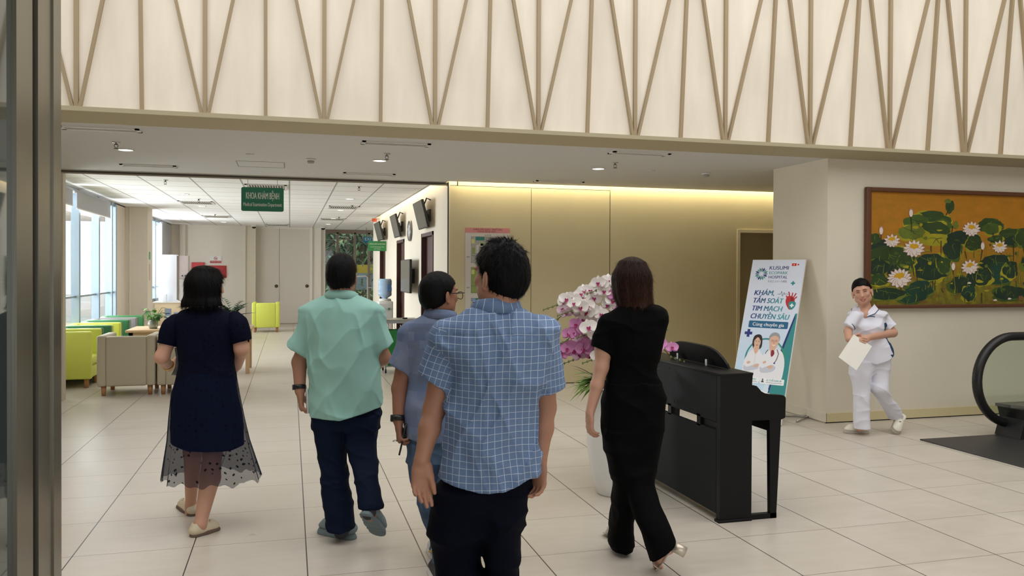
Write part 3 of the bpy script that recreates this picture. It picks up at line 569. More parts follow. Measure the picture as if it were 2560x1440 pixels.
for k in range(17):
    a = rng.uniform(0, 6.28); el = rng.uniform(.25, 1.25); L = rng.uniform(.26, .42); pts = []
    for i in range(9):
        u = i/8; pts.append(Vector((math.cos(a)*L*u*math.cos(el*(1-.35*u)), math.sin(a)*L*u*math.cos(el*(1-.35*u)), .16+L*u*math.sin(el*(1-.35*u)))))
    st.tube(pts, [.008-.005*i/8 for i in range(9)], ZL, 6)
    for i in range(2, 9):
        d = (pts[i]-pts[i-1]).normalized(); sd = d.cross(Vector((0, 0, 1))).normalized()
        for s in (-1, 1): leaf(mb, pts[i], d*.5+sd*s+Vector((0, 0, .2)), (0, 0, 1), rng.uniform(.075, .105), .048, ZL, .2)
    leaf(mb, pts[-1], d, (0, 0, 1), .09, .035, ZL, .2)
mb.obj('leaves', t, kind='stuff'); st.obj('stalks', t)
t = thing('brochure_stand', 'clear stand with blue and white leaflets on the wooden table', 'leaflet stand', (-1.83, 14.05, .72)); AC = glass_mat('acrylic')
mb = MB(); mb.box((-.12, -.05, 0), (.12, .06, .006), AC); mb.box((-.12, -.05, .006), (.12, -.046, .07), AC); mb.box((-.12, .03, .006), (.12, .034, .26), AC); mb.obj('holder', t)
LB = mat('leaflet_blue', (150, 166, 200), .6); LW = mat('leaflet_white', (222, 224, 230), .6)
for x, h in ((-.115, .3), (.02, .24)):
    mb = MB(); mb.box((x, .0, .008), (x+.1, .01, h), LB); mb.box((x+.012, -.001, h*.35), (x+.088, 0, h*.6), LW); mb.box((x+.012, -.001, h*.7), (x+.08, 0, h*.78), mat('leaflet_navy', (70, 90, 140), .6)); mb.obj('leaflet', t)
# ================================================================ garden behind the exit glazing and ground outside
GRD = mat('outside_paving', (206, 204, 198), .8)
MB().box((-40, 28.2, -.4), (40, 60, -.05), GRD).obj('ground_outside', kind='structure')
MB().box((-40, 7, -.4), (-9, 28.2, -.05), GRD).obj('ground_outside_2', kind='structure')
rng = random.Random(11)
TG = [mat('tree_leaf_a', (74, 112, 74), .6), mat('tree_leaf_b', (112, 150, 96), .6), mat('tree_leaf_c', (40, 66, 46), .6), mat('tree_leaf_d', (150, 190, 110), .6)]; BK = mat('bark', (120, 100, 84), .9, bump=(12, .4))
def tree(x, y, h, label, n=260, r=1.5):
    t = thing('garden_tree', label, 'tree', (x, y, -.05), 0, 'garden trees beyond the glazing')
    m = MB(); m.tube([(0, 0, 0), (.05, .02, h*.4), (-.04, .05, h*.8)], [.13, .10, .05], BK, 10)
    for k in range(6):
        a = k*1.05; m.tube([(0, 0, h*(.4+.06*k)), (math.cos(a)*r*.4, math.sin(a)*r*.4, h*(.5+.06*k)), (math.cos(a)*r*.7, math.sin(a)*r*.7, h*(.52+.06*k))], [.05, .03, .012], BK, 6)
    m.obj('trunk', t); mb = MB()
    for k in range(n):
        a = rng.uniform(0, 6.28); q = rng.random()**.5*r; z = h*rng.uniform(.25, 1.05); leaf(mb, (math.cos(a)*q, math.sin(a)*q, z), (math.cos(a), math.sin(a), rng.uniform(-.9, .5)), (0, 0, 1), rng.uniform(.22, .42), rng.uniform(.06, .11), TG[rng.choice((0, 0, 0, 1, 2, 2))], .3, n=4)
    mb.obj('foliage', t, kind='stuff')
tree(1.2, 30.6, 4.4, 'dark leafy tree seen through the first pane of the exit glazing', 900); tree(2.6, 31.0, 4.6, 'tall leafy tree seen through the middle panes of the exit glazing', 1100, 1.7); tree(3.9, 30.5, 4.2, 'leafy tree behind the blue exit sign', 800); tree(.2, 33.5, 5, 'tree further back at the edge of the glazing', 420, 2); tree(3.4, 35, 5.2, 'tree further back behind the blue garden panel', 460, 2.2)
mb = MB()
for k in range(2600): leaf(mb, (rng.uniform(-4, 8), 37+rng.uniform(-.6, .6), rng.uniform(0, 4.4)), (rng.uniform(-1, 1), -.6, rng.uniform(-1, .6)), (0, 0, 1), rng.uniform(.35, .6), rng.uniform(.14, .24), TG[rng.choice((0, 2, 2, 0, 1))], .3, n=3)
mb.box((-4, 37.6, -.05), (8, 37.9, 4.2), TG[2]); tag(mb.obj('hedge'), 'stuff', 'tall dense green hedge closing off the garden behind the trees', 'hedge')
def shrub(x, y, h, r, label, m):
    t = thing('garden_shrub', label, 'shrub', (x, y, -.05), 0, 'shrubs outside the glazing'); mb = MB(); st = MB()
    for k in range(9):
        a = rng.uniform(0, 6.28); st.tube([(0, 0, 0), (math.cos(a)*r*.3, math.sin(a)*r*.3, h*.7)], .015, BK, 5)
    for k in range(150):
        a = rng.uniform(0, 6.28); q = rng.random()**.5*r; z = h*rng.uniform(.1, 1); leaf(mb, (math.cos(a)*q, math.sin(a)*q, z), (math.cos(a), math.sin(a), rng.uniform(-.2, 1)), (0, 0, 1), rng.uniform(.2, .34), rng.uniform(.04, .09), rng.choice(m), .4, n=4)
    mb.obj('foliage', t, kind='stuff'); st.obj('stems', t)
for x, y, h, r, l, m in ((1.05, 28.3, 2.1, .45, 'bright spiky shrub at the left of the exit glazing', (TG[3], TG[1])), (1.8, 28.4, 1.1, .5, 'low green shrub behind the mint shirt shoulder', (TG[1], TG[0])), (2.35, 28.2, 1.0, .45, 'low shrub beside the door post of the glazing', (TG[1], TG[3])), (2.85, 28.5, 1.15, .5, 'low shrub at the door side of the glazing', (TG[0], TG[1]))): shrub(x, y, h, r, l, m)
t = thing('garden_fence', 'pale blue fence panel with yellow top edge outside the glazing', 'fence', (2.4, 29.6, 0)); MB().box((-1.1, 0, .95), (1.4, .04, 1.55), mat('panel_blue', (178, 204, 226), .5)).obj('panel', t); MB().box((-.6, -.01, 1.55), (1.4, .05, 1.85), mat('panel_yellow', (236, 214, 92), .5)).obj('top_board', t)
for x in (-1.0, 1.3): MB().box((x-.03, 0, -.05), (x+.03, .05, 1.6), STL).obj('post', t)
t = thing('door_stand', 'thin white metal stand beside the water dispenser at the corridor end', 'stand', (2.36, 25.9, 0))
m = MB(); m.tube([(0, 0, 0), (0, 0, 1.42), (-.05, 0, 1.47), (-.6, 0, 1.44)], .02, GR, 8); m.obj('frame', t); m = MB(); m.tube([(0, .02, 0), (.2, .02, 0), (.2, .02, 1.1), (0, .02, 1.1)], .018, GR, 8); m.obj('side_rail', t)
# ================================================================ piano
PB = mat('piano_black', (15, 15, 16), .45, bump=(300, .02), spec=.25); PB2 = mat('piano_back_board', (32, 35, 38), .6, spec=.2); PN = mat('piano_gloss', (14, 14, 15), .25)
t = thing('digital_piano', 'black upright digital piano seen from behind, beside the white planter', 'piano', (2.722, 4.757, 0)); LN = 1.49
PR = [(0, 0), (.235, 0), (.235, .973), (0, .978)]
def yz(o): return M4(o, (1, 0, 0), (0, 0, 1), (0, -1, 0))       # outline (x,z), thickness towards -y
CHK = [(0, .02), (0, .978), (.24, .972), (.235, .9), (.27, .892), (.29, .872), (.305, .855), (.33, .842), (.36, .833), (.47, .823), (.487, .813), (.492, .80), (.488, .672), (.465, .662), (.236, .662), (.236, .0), (0, 0)]
for y, nm in ((.045, 'side_panel'), (LN, 'side_panel')): MB().prism(CHK, .045, PB, yz((0, y, 0))).obj(nm, t)
for y in (.04, LN-.005): MB().prism([(.372, .664), (.46, .664), (.427, 0), (.383, 0)], .035, PB, yz((0, y, 0))).obj('leg', t); MB().box((.23, y-.035, .0), (.43, y, .035), PB).obj('foot', t)
MB().box((-.012, -.012, 0), (.236, .05, .018), PB, None, .004).obj('foot', t)
MB().box((0, .05, .655), (.02, LN-.05, .965), PB2).obj('upper_back_panel', t); MB().box((0, .05, .05), (.02, LN-.05, .60), PB2).obj('lower_back_panel', t)
for y in (.265, .71, 1.2): MB().box((0, y, .59), (.03, y+.05, .67), PB).obj('back_post', t)
MB().box((.02, .045, .60), (.2, .26, .645), mat('speaker_black', (14, 14, 15), .5)).obj('speaker_box', t)
MB().box((-.008, -.004, .965), (.243, LN+.004, .982), PB, None, .004).obj('top_board', t)
MB().box((.02, .045, .66), (.47, LN-.045, .70), PB).obj('key_bed', t); MB().box((.24, .045, .70), (.26, LN-.045, .89), PN).obj('control_panel', t)
mb = MB(); mb.box((.27, .05, .70), (.46, LN-.05, .80), PN); kb = mb.obj('key_slip', t)
mb = MB()
for k in range(52): mb.box((.30, .06+k*.0265, .80), (.455, .06+k*.0265+.0255, .812), mat('key_white', (232, 230, 222), .3))
mb.obj('white_keys', kb); mb = MB()
for k in range(51):
    if k % 7 not in (2, 6): mb.box((.30, .078+k*.0265, .812), (.40, .078+k*.0265+.013, .824), PN)
mb.obj('black_keys', kb)
MB().box((.40, .045, .575), (.42, LN-.045, .66), PB).obj('stretcher', t); MB().box((.10, .05, .05), (.13, LN-.05, .16), PB).obj('pedal_rail', t)
m = MB(); m.tube([(.16, .10, .655), (.2, .14, .645), (.18, .2, .65), (.22, .26, .64), (.2, .32, .655)], .006, PN, 6); m.obj('cable', t)
for yy, zz in ((.12, .93), (.75, .93), (.33, .685), (.38, .685), (.62, .70), (.66, .70), (.06, .82), (.06, .57)): MB().lathe([(0, 0), (.005, 0), (.005, .002), (0, .002)], PN, 8, M4((-.0005, yy, zz), (0, 1, 0), (0, 0, 1), (-1, 0, 0))).obj('screw', t)
# music rest, standing on the top board
ar = []
for i in range(25):
    u = i/24; ar.append((.20+u*.86, .985+.135*(1-(2*u-1)**4*.55)-.03*(abs(2*u-1)**8)))
OUT = [(.185, .985)]+ar+[(1.075, .985)]
T = M4((.17, 0, 0), (0, 1, 0), (-.30, 0, .954), (.954, 0, .30)); Z0 = .985
MB().prism([(y, (z-Z0)/.954*1.02) for y, z in OUT], .016, PB, Matrix.Translation((0, 0, Z0)) @ T).obj('music_rest', t)
for y in (.42, .86): MB().box((.125, y-.013, .985), (.14, y+.013, 1.03), CHROME).obj('rest_hinge', t)
# ================================================================ planter with orchids
VW = mat('planter_white', (226, 226, 224), .25)
t = thing('orchid_planter', 'tall white vase planter filled with white and pink orchids beside the piano', 'planter', (2.335, 5.6, 0))
prof = [(0, 0), (.125, 0), (.135, .01), (.158, .08), (.183, .18), (.205, .32), (.214, .46), (.212, .60), (.203, .70), (.19, .76), (.175, .785), (.155, .775), (.15, .74), (0, .74)]
MB().lathe(prof, VW, 48).obj('vase', t); MB().lathe([(0, .745), (.15, .745), (.15, .74), (0, .74)], mat('moss', (62, 70, 44), .95, bump=(60, .6)), 30).obj('moss_fill', t)
rng = random.Random(21)
OW, OP, OL, OV = mat('orchid_white', (238, 232, 228), .6, var=.02), mat('orchid_pink', (206, 134, 184), .6, var=.08), mat('orchid_lip', (160, 32, 96), .5), mat('orchid_blush', (226, 196, 214), .6, var=.06)
OS, OG, OD = mat('orchid_stem', (70, 76, 46), .6), mat('orchid_bud', (120, 134, 84), .5), mat('orchid_leaf', (36, 52, 38), .35)
def petal(mb, T, ang, L, W, m, cup, rnd=2):
    vs = []; fs = []; n, k = 5, 4; ca, sa = math.cos(ang), math.sin(ang)
    for i in range(n+1):
        u = i/n; w = W*(math.sin(math.pi*(.05+.93*u)**(.9 if rnd > 1 else .8)))**(.6 if rnd > 1 else .9)+.001
        for j in range(k+1):
            v = j/k-.5; x = L*u; y = w*v; z = cup*(u*u*.6-.18*u)*L*1.2+.10*w*abs(v)*2+.0
            vs.append((x*ca-y*sa, x*sa+y*ca, z))
    for i in range(n):
        for j in range(k): a = i*(k+1)+j; fs.append((a, a+1, a+k+2, a+k+1))
    mb.add(vs, fs, m, True, T)
def bloom(parent, pos, face, r, m, open_=1.):
    z = Vector(face).normalized(); x = Vector((0, 0, 1)); x = (x-z*x.dot(z)).normalized(); x = (Matrix.Rotation(rng.uniform(-.35, .35), 3, z) @ x); y = z.cross(x); T = M4(pos, x, y, z)
    mb = MB(); c = rng.uniform(-.25, .15)
    for a in (0, 2.2, -2.2): petal(mb, T @ Matrix.Translation((0, 0, -.004)), a, r*.98, r*.72, m, c, 1)
    for a in (1.35, -1.35): petal(mb, T, a, r*1.05, r*1.28, m, c, 2)
    lip = MB()
    for a, L in ((math.pi, .5), (math.pi-1., .28), (math.pi+1., .28)): petal(lip, T @ Matrix.Translation((0, 0, .008)), a, r*L, r*.32, OL, 1.1, 1)
    lip.tube([T @ Vector((0, 0, 0)), T @ Vector((r*.05, 0, r*.22))], [r*.10, r*.07], OL if m is not OW else OV, 7)
    o = mb.obj('flower', parent); lip.obj('lip', o)
def arc(p0, p1, p2, n=14): return [(1-u)**2*Vector(p0)+2*u*(1-u)*Vector(p1)+u*u*Vector(p2) for u in [i/n for i in range(n+1)]]
def P(px, py, dz=0):                      # local point from the plane of the planter: right/up offsets in metres, dz away from the entrance
    return Vector((px*.9645+dz*.2642, -px*.2642+dz*.9645, py))
SPR = [  # (tip right, tip up, depth, colour, flower count, start of flowers, radius)
    (-.44, 1.40, -.05, OW, 9, .40, .060), (-.43, 1.29, .04, OV, 7, .55, .052), (-.48, .98, -.05, OP, 13, .36, .058), (-.31, .98, .08, OV, 9, .42, .055),
    (-.29, 1.47, .05, OW, 9, .42, .062), (-.12, 1.52, -.06, OW, 8, .45, .060), (.02, 1.45, -.08, OP, 8, .40, .064), (.16, 1.44, .05, OW, 6, .5, .06), (-.20, 1.20, -.14, OW, 8, .35, .066),
    (.40, 1.02, -.05, OP, 5, .62, .055), (.30, 1.25, .08, OP, 5, .5, .06), (-.34, 1.36, -.12, OW, 9, .42, .060), (-.37, 1.14, -.10, OP, 9, .42, .058), (-.16, 1.02, -.16, OW, 7, .40, .064)]
for i, (x, z, d, m, n, st, r) in enumerate(SPR):
    b = P(rng.uniform(-.06, .06), .75, rng.uniform(-.05, .05)); top = P(x*.42, min(1.55, z+.30) if x < -.25 or x > .25 else z+.12, d*.5); tip = P(x, z, d); pts = arc(b, top, tip)
    mb = MB(); mb.tube(pts, [.006-.003*k/14 for k in range(15)], OS, 6); s = mb.obj('flower_stem', t)
    for k in range(n):
        u = st+(.93-st)*k/(n-1); q = pts[min(13, int(u*14))].lerp(pts[min(14, int(u*14)+1)], u*14-int(u*14)); side = (-1)**k
        off = P(rng.uniform(-.015, .015)+side*.028, rng.uniform(-.02, .045), -.03-rng.uniform(0, .03))
        bloom(s, q+off, P(rng.uniform(-.55, .25)+.25*side, rng.uniform(-.15, .35), -1), r*rng.uniform(.85, 1.1)*(1-.15*(u-.5)), m)
    mb = MB()
    for k in range(4):
        q = tip+P((-.03 if x < 0 else .03)*k*1.1, -.012*k, 0); mb.tube([tip if k == 0 else pq, q], .0025, OS, 5); pq = q
        mb.bm(_ico(q+Vector((0, 0, .008)), .013-.002*k), OG) if '_ico' in globals() else mb.lathe([(0, -.012), (.009-.001*k, -.004), (.010-.001*k, .004), (0, .014)], OG, 10, Matrix.Translation(q))
    mb.obj('buds', s)
for k in range(9):
    a = rng.uniform(2.2, 4.4) if k < 6 else rng.uniform(-.6, 1.2); mb = MB(); d = P(math.cos(a)*.5, rng.uniform(.35, .9), math.sin(a)*.4-.25); leaf(mb, P(math.cos(a)*.09, .77, math.sin(a)*.05), d, (0, 0, 1), rng.uniform(.22, .30), .12, OD, .45, .1, 8); mb.obj('broad_leaf', t)
SL = mat('striped_leaf', (112, 142, 64), .4)
for k in range(26):
    a = rng.uniform(2.3, 4.3); mb = MB(); leaf(mb, P(-.14+rng.uniform(-.03, .03), .84+rng.uniform(-.04, .04), -.06), P(math.cos(a), rng.uniform(-.3, .9), math.sin(a)*.5-.25), (0, 0, 1), rng.uniform(.15, .22), .034, SL if k % 3 else TG[3], .5, .2, 6); mb.obj('narrow_leaf', t)
# ================================================================ painting
t = thing('lotus_painting', 'large framed oil painting of white lotus flowers on an ochre ground', 'painting', (6.11, 7.606, 0)); FRW = mat('frame_wood', (94, 58, 36), .45, bump=(18, .05))
W, z0, z1 = 2.95, 1.25, 2.59
for A, B in (((0, -.045, z0), (.062, 0, z1)), ((W-.062, -.045, z0), (W, 0, z1)), ((.062, -.045, z0), (W-.062, 0, z0+.04)), ((.062, -.045, z1-.045), (W-.062, 0, z1))): MB().box(A, B, FRW, None, .006).obj('frame_bar', t)
g = N('painted_ground', .55); c = g.xyz(g.co('Object')); n = g.noise(g.scale(g.co('Object'), (3, 3, 6)), 2.2, 5, .6); n2 = g.noise(g.scale(g.co('Object'), (5, 5, 2)), 3, 5, .7)
up = g.mix(g.ramp(n, .3, .7), lin((156, 106, 10)), lin((178, 114, 16))); up = g.mix(g.ramp(n2, .55, .75), up, lin((150, 112, 14)))
dn = g.mix(g.ramp(n2, .35, .65), lin((96, 88, 22)), lin((128, 120, 26))); dn = g.mix(g.ramp(n, .5, .7), dn, lin((104, 70, 30)))
g.color(g.mix(g.ramp(g.math('ADD', c[2], g.math('MULTIPLY', n2, .5)), 1.75, 2.35), dn, up)); g.bump(g.noise(g.co('Object'), 70, 4), .25, .004); GND = g.m
PG = [mat('paint_green_%d' % i, c, .5, bump=(60, .25), var=.3) for i, c in enumerate(((44, 66, 28), (62, 84, 30), (28, 50, 34), (24, 60, 46), (96, 108, 34), (150, 142, 30)))]
PW, PK, PY, PS = mat('paint_white', (214, 202, 192), .55, var=.05), mat('paint_rose', (168, 128, 122), .55), mat('paint_yellow', (196, 150, 26), .55), mat('paint_stem', (52, 40, 22), .55)
mb = MB(); mb.quad((.05, -.018, z0+.03), (W-.05, -.018, z0+.03), (W-.05, -.018, z1-.035), (.05, -.018, z1-.035), GND)
rng = random.Random(8); lay = [.0185]
def pt(zx, zy): return (.067+(zx-160)*.001381, 2.548-(zy-150-(zx-160)*.028)*(1.285/1150))
def shape(pts, m):
    lay[0] += .000006; mb.add([(x, -lay[0], z) for x, z in pts], [tuple(range(len(pts)))], m)
def blob(zx, zy, rx, ry, m, wob=.16, n=26, cut=None):
    ph = [rng.uniform(0, 6.28) for _ in range(4)]; out = []
    for i in range(n):
        a = 2*math.pi*i/n; k = 1+wob*(math.sin(3*a+ph[0])*.5+math.sin(5*a+ph[1])*.35+math.sin(9*a+ph[2])*.25); y = math.sin(a)*ry*k
        if cut is not None and y > 0: y *= cut
        out.append(pt(zx+math.cos(a)*rx*k, zy+y))
    shape(out, m)
def stroke(x0, y0, x1, y1, w, m, bend=0):
    n = 6; L = []; R = []; dx, dy = x1-x0, y1-y0; l = math.hypot(dx, dy)+1e-6; nx, ny = -dy/l, dx/l
    for i in range(n+1):
        u = i/n; b = bend*math.sin(math.pi*u); ww = w*(1-.5*u); L.append(pt(x0+dx*u+nx*(b+ww), y0+dy*u+ny*(b+ww))); R.append(pt(x0+dx*u+nx*(b-ww), y0+dy*u+ny*(b-ww)))
    shape(L+R[::-1], m)
LV = [(740, 430, 200, 80, 0, 1), (600, 470, 120, 90, 1, 1), (860, 500, 90, 70, 1, 1), (740, 560, 190, 110, 0, 1), (560, 560, 130, 80, 4, 1), (800, 640, 170, 60, 5, .8), (930, 300, 45, 70, 0, 1), (910, 245, 35, 22, 4, 1),
      (1060, 620, 170, 70, 2, 1), (1180, 680, 90, 75, 0, 1), (960, 740, 90, 100, 2, 1), (1340, 490, 130, 65, 0, 1), (1350, 530, 90, 60, 1, 1), (1560, 590, 120, 60, 0, 1), (1590, 660, 110, 50, 2, 1), (1700, 620, 90, 90, 0, 1), (1400, 640, 80, 40, 0, 1),
      (260, 760, 130, 130, 2, 1), (340, 800, 190, 110, 0, 1), (200, 620, 60, 50, 0, 1), (240, 900, 100, 80, 2, 1), (420, 960, 90, 90, 2, 1), (520, 860, 110, 80, 0, 1), (760, 880, 170, 100, 2, .9), (760, 960, 160, 90, 2, 1), (640, 930, 60, 60, 2, 1), (880, 900, 70, 80, 0, 1),
      (1400, 880, 160, 80, 2, 1), (1450, 1000, 130, 110, 3, 1), (1560, 960, 80, 90, 2, 1), (1240, 1020, 130, 90, 2, 1), (1060, 1100, 130, 80, 2, 1), (640, 1130, 130, 80, 3, 1), (560, 1210, 140, 60, 3, 1), (250, 1030, 90, 60, 0, 1), (330, 1170, 160, 60, 2, 1), (1560, 1200, 180, 70, 2, 1), (1130, 1190, 70, 80, 3, 1), (1800, 900, 120, 110, 2, 1), (1850, 1100, 150, 90, 3, 1), (1800, 720, 110, 60, 0, 1), (1950, 1000, 100, 120, 2, 1), (1950, 640, 120, 80, 0, 1)]
for x, y, rx, ry, m, cut in LV:
    if rx > 60: blob(x+rng.uniform(-12, 12), y+10, rx*1.08, ry*1.1, PG[rng.choice((4, 5, 1))], .2, 30, cut)
    blob(x, y, rx, ry, PG[m], .16, 30, cut)
    for k in range(5): stroke(x, y-ry*.2, x+rng.uniform(-.8, .8)*rx, y+rng.uniform(-.8, .7)*ry, 3.5, PG[rng.choice((0, 1, 2, 4))], rng.uniform(-10, 10))
for k in range(120):
    x = rng.uniform(170, 2050); y = rng.uniform(820, 1280); stroke(x, y, x+rng.uniform(-25, 25), y-rng.uniform(25, 110), rng.uniform(2, 5), PG[rng.choice((4, 5, 0, 1, 4))], rng.uniform(-12, 12))
for k in range(46): x = rng.uniform(400, 1700); y = rng.uniform(480, 1250); blob(x, y, rng.uniform(10, 32), rng.uniform(6, 18), PG[rng.choice((5, 4, 5, 1))], .3, 12)
for a in ((545, 400, 550, 560), (262, 580, 266, 640), (350, 680, 350, 740), (585, 790, 590, 830), (960, 500, 930, 650), (845, 650, 845, 800), (745, 700, 750, 760), (1155, 560, 1155, 600), (1372, 570, 1390, 680), (1265, 730, 1245, 860), (1455, 750, 1460, 800), (1585, 690, 1585, 900), (970, 950, 970, 1000), (455, 1120, 455, 1180), (765, 1050, 760, 1140), (790, 1050, 790, 1150), (1085, 760, 1105, 840), (1260, 1190, 1260, 1290), (1090, 1200, 1090, 1280), (1130, 1210, 1130, 1290), (560, 880, 580, 1000), (890, 390, 930, 320)): stroke(*a, 5, PS, rng.uniform(-4, 4))
def lotus(x, y, r, n=11, tilt=0, yc=True):
    ring = []
    for k in range(n):
        a = math.pi*(-.06+1.12*k/(n-1)); ring.append((a, 1.0-.12*abs(k-(n-1)/2)/(n/2)))
    def pet(a, L, w, m):
        out = []; ca, sa = math.cos(a+tilt), -math.sin(a+tilt)
        for i in range(9):
            u = i/8; ww = w*math.sin(math.pi*u**.75)**.8; out.append((u*L, ww))
        for i in range(7, 0, -1):
            u = i/8; out.append((u*L, -w*math.sin(math.pi*u**.75)**.8))
        shape([pt(x+(p*ca-q*sa)*1, y+(p*sa+q*ca)*.85) for p, q in out], m)
    for a, l in ring: pet(a, r*l*1.02, r*.215, PK); pet(a, r*l*.96, r*.175, PW)
    if yc: blob(x, y-r*.22, r*.36, r*.28, PY, .2, 16)
    for k in range(6):
        a = math.pi*(1.08+.84*k/5); pet(a, r*.78, r*.26, PK); pet(a, r*.74, r*.22, PW)
    pet(math.pi*1.5+.1, r*.62, r*.2, PK); pet(math.pi*1.5+.1, r*.58, r*.17, PW)
for a in ((365, 650, 92, 7), (578, 735, 122, 9), (440, 1030, 136, 11), (1150, 540, 106, 9), (1442, 725, 92, 7), (1140, 930, 106, 8, .3), (1880, 820, 100, 8)): lotus(*a)
for x, y in ((545, 365), (260, 540), (1265, 705), (968, 910), (1820, 560)):
    shape([pt(x+math.sin(i/12*6.283)*21*(1 if i not in (0,) else 1), y-math.cos(i/12*6.283)*44) for i in range(12)], PK); shape([pt(x+math.sin(i/12*6.283)*17, y+4-math.cos(i/12*6.283)*36) for i in range(12)], PW)
blob(990, 490, 26, 40, PG[4], .2, 14); shape([pt(1645, 1235), pt(1690, 1235), pt(1690, 1285), pt(1645, 1285)], mat('paint_brown', (120, 84, 52), .5))
for x, y in ((1400, 1270), (1550, 1262), (1130, 1085)): blob(x, y, 20, 10, PW, .3, 10)
mb.obj('canvas', t)
# ================================================================ escalator end
RUB = mat('handrail_rubber', (26, 26, 27), .38); MTL = mat('landing_plate', (70, 69, 68), .45, .5, bump=(200, .15))
t = thing('escalator', 'end of an escalator with black looped handrail and dark landing plate', 'escalator', (5.985, 6.62, 0))
MB().box((0, -2.2, .001), (4.2, 0, .012), MTL).obj('landing_plate', t)
cx, cz, r = 1.075, .568, .44
loop = [(2.9, -.05, 1.008), (2.0, -.05, 1.008)]+[(cx-math.sin(a)*r*1.0, -.05, cz+math.cos(a)*r) for a in np.linspace(0, math.pi*.93, 30)]+[(1.02, -.05, .127), (1.30, -.05, .15)]
mb = MB(); mb.tube(loop, .043, RUB, 14, flat=(1.0, 1.15)); mb.obj('handrail', t)
gp = [(2.9, .985), (cx+.1, .985)]+[(cx-math.sin(a)*(r-.035), cz+math.cos(a)*(r-.035)) for a in np.linspace(0, math.pi*.9, 24)]+[(1.1, .25), (2.9, .25)]
mb = MB(); mb.prism(gp, .012, glass_mat('escalator_glass', (.90, .95, .91), .14), M4((0, -.044, 0), (1, 0, 0), (0, 0, 1), (0, -1, 0))); mb.obj('glass_balustrade', t)
mb = MB(); mb.prism([(.93, .013), (3, .013), (3, .30), (.96, .30), (.99, .2), (.965, .12)], .30, mat('escalator_skirt', (30, 31, 32), .35), M4((0, .02, 0), (1, 0, 0), (0, 0, 1), (0, -1, 0))); mb.obj('base_housing', t)
mb = MB(); dk = [(.935, 0.02), (3, .02), (3, -.3), (1.25, -.3), (1.05, -.24), (.96, -.14)]
mb.prism(dk, .03, mat('deck_steel', (120, 118, 114), .32, .9), Matrix.Translation((0, 0, .30))); mb.obj('deck_cover', t)
mb = MB(); mb.box((2.9, -1.3, .013), (3.6, -.3, .2), mat('step_grey', (110, 110, 110), .4, .6)); mb.obj('first_step', t)
# ================================================================ floor plan poster on the sliding panel
t = thing('floor_plan_poster', 'tall white floor plan poster with pink header on the beige panel', 'poster', (2.394, YO-.002, 1.0)); w, h = .655, 1.262
PP = mat('poster_paper', (206, 202, 200), .5); PI = mat('poster_pink', (212, 140, 142), .5); PT = mat('poster_text', (96, 62, 60), .5); P1 = mat('plan_grey', (168, 168, 166), .5); P2 = mat('plan_green', (138, 160, 84), .5); P3 = mat('plan_teal', (44, 128, 118), .5); P4 = mat('plan_blue', (140, 158, 190), .5); P5 = mat('plan_line', (80, 80, 78), .5); P6 = mat('plan_yellow', (206, 208, 130), .5)
mb = MB(); mb.box((0, -.006, 0), (w, 0, h), PP); T = FX(0, -.0065, 0)
def rect(x0, z0, x1, z1, m, d=.0065): mb.quad((x0, -d, z0), (x1, -d, z0), (x1, -d, z1), (x0, -d, z1), m)
rect(0, h-.072, w, h, PI); put_text(mb, 'HƯỚNG DẪN CHUNG - SƠ ĐỒ TẦNG', FX(w/2, -.008, h-.025), .03, PT, bold=.01, width=.42); put_text(mb, 'TRONG BỆNH VIỆN', FX(w/2-.02, -.008, h-.055), .026, PT, bold=.01, width=.27); put_text(mb, '1st FLOOR', FX(w/2, -.008, h-.105), .026, P5, bold=.01, width=.10)
for zt, zb in ((h-.125, h-.50), (h-.56, h-.93), (h-1.0, h-1.25)):
    rect(.085, zb, .58, zt, P5); rect(.088, zb+.003, .577, zt-.003, P1 if zt > h-.2 else (P2 if zt > h-.8 else P4), .007)
    for x0, z0, x1, z1, m in ((.15, zt-.055, .28, zt-.005, P3), (.09, zt-.1, .135, zt-.04, P6), (.10, zt-.25, .14, zt-.16, P2), (.20, zt-.14, .26, zt-.10, PP), (.22, zt-.13, .28, zt-.09, P2), (.30, zt-.3, .5, zt-.2, P6), (.16, zt-.24, .2, zt-.12, PP)):
        if z0 > zb: rect(x0, z0, x1, z1, m, .0075)
    rect(.02, zt-.29, .07, zt-.285, P5); rect(.02, zt-.30, .06, zt-.296, P5); rect(.088, zb+.1, .57, zb+.104, P5, .0078); rect(.3, zb+.01, .304, zt-.01, P5, .0078)
mb.obj('printed_sheet', t)
# ================================================================ leaning advertising board
BX, BU = Vector((.5407, -.8412, 0)), Vector((.2848, .1830, .9410)); BN = BX.cross(BU)
bo = Vector((4.73, 8.113, .03)); BWD, BHT = .622, 1.866
t = thing('standing_banner', 'tall white and teal hospital banner leaning against the painting wall block behind the piano', 'banner', tuple(bo))
T = M4((0, 0, 0), BX, BU, BN); T0 = T.copy()
mb = MB(); mb.box((-.006, -.02, -.022), (BWD+.006, BHT+.006, 0), mat('banner_edge', (226, 226, 224), .5), T); mb.obj('backing_board', t)
NV, TE, GC = mat('print_navy', (34, 52, 112), .5), mat('print_teal', (52, 140, 140), .5), mat('print_green', (48, 150, 120), .5)
g = N('print_gradient', .5); c = g.xyz(g.co('Object')); uu = g.math('ADD', g.math('MULTIPLY', c[0], float(BX.x)), g.math('MULTIPLY', c[1], float(BX.y)))
g.color(g.mix(g.ramp(uu, .12, .42), lin((36, 48, 122)), lin((64, 152, 160)))); GRAD = g.m
g = N('print_paper', .45); c = g.xyz(g.co('Object')); g.color(g.mix(g.ramp(c[2], .5, 1.3), lin((196, 222, 242)), lin((220, 226, 240)))); PAP = g.m
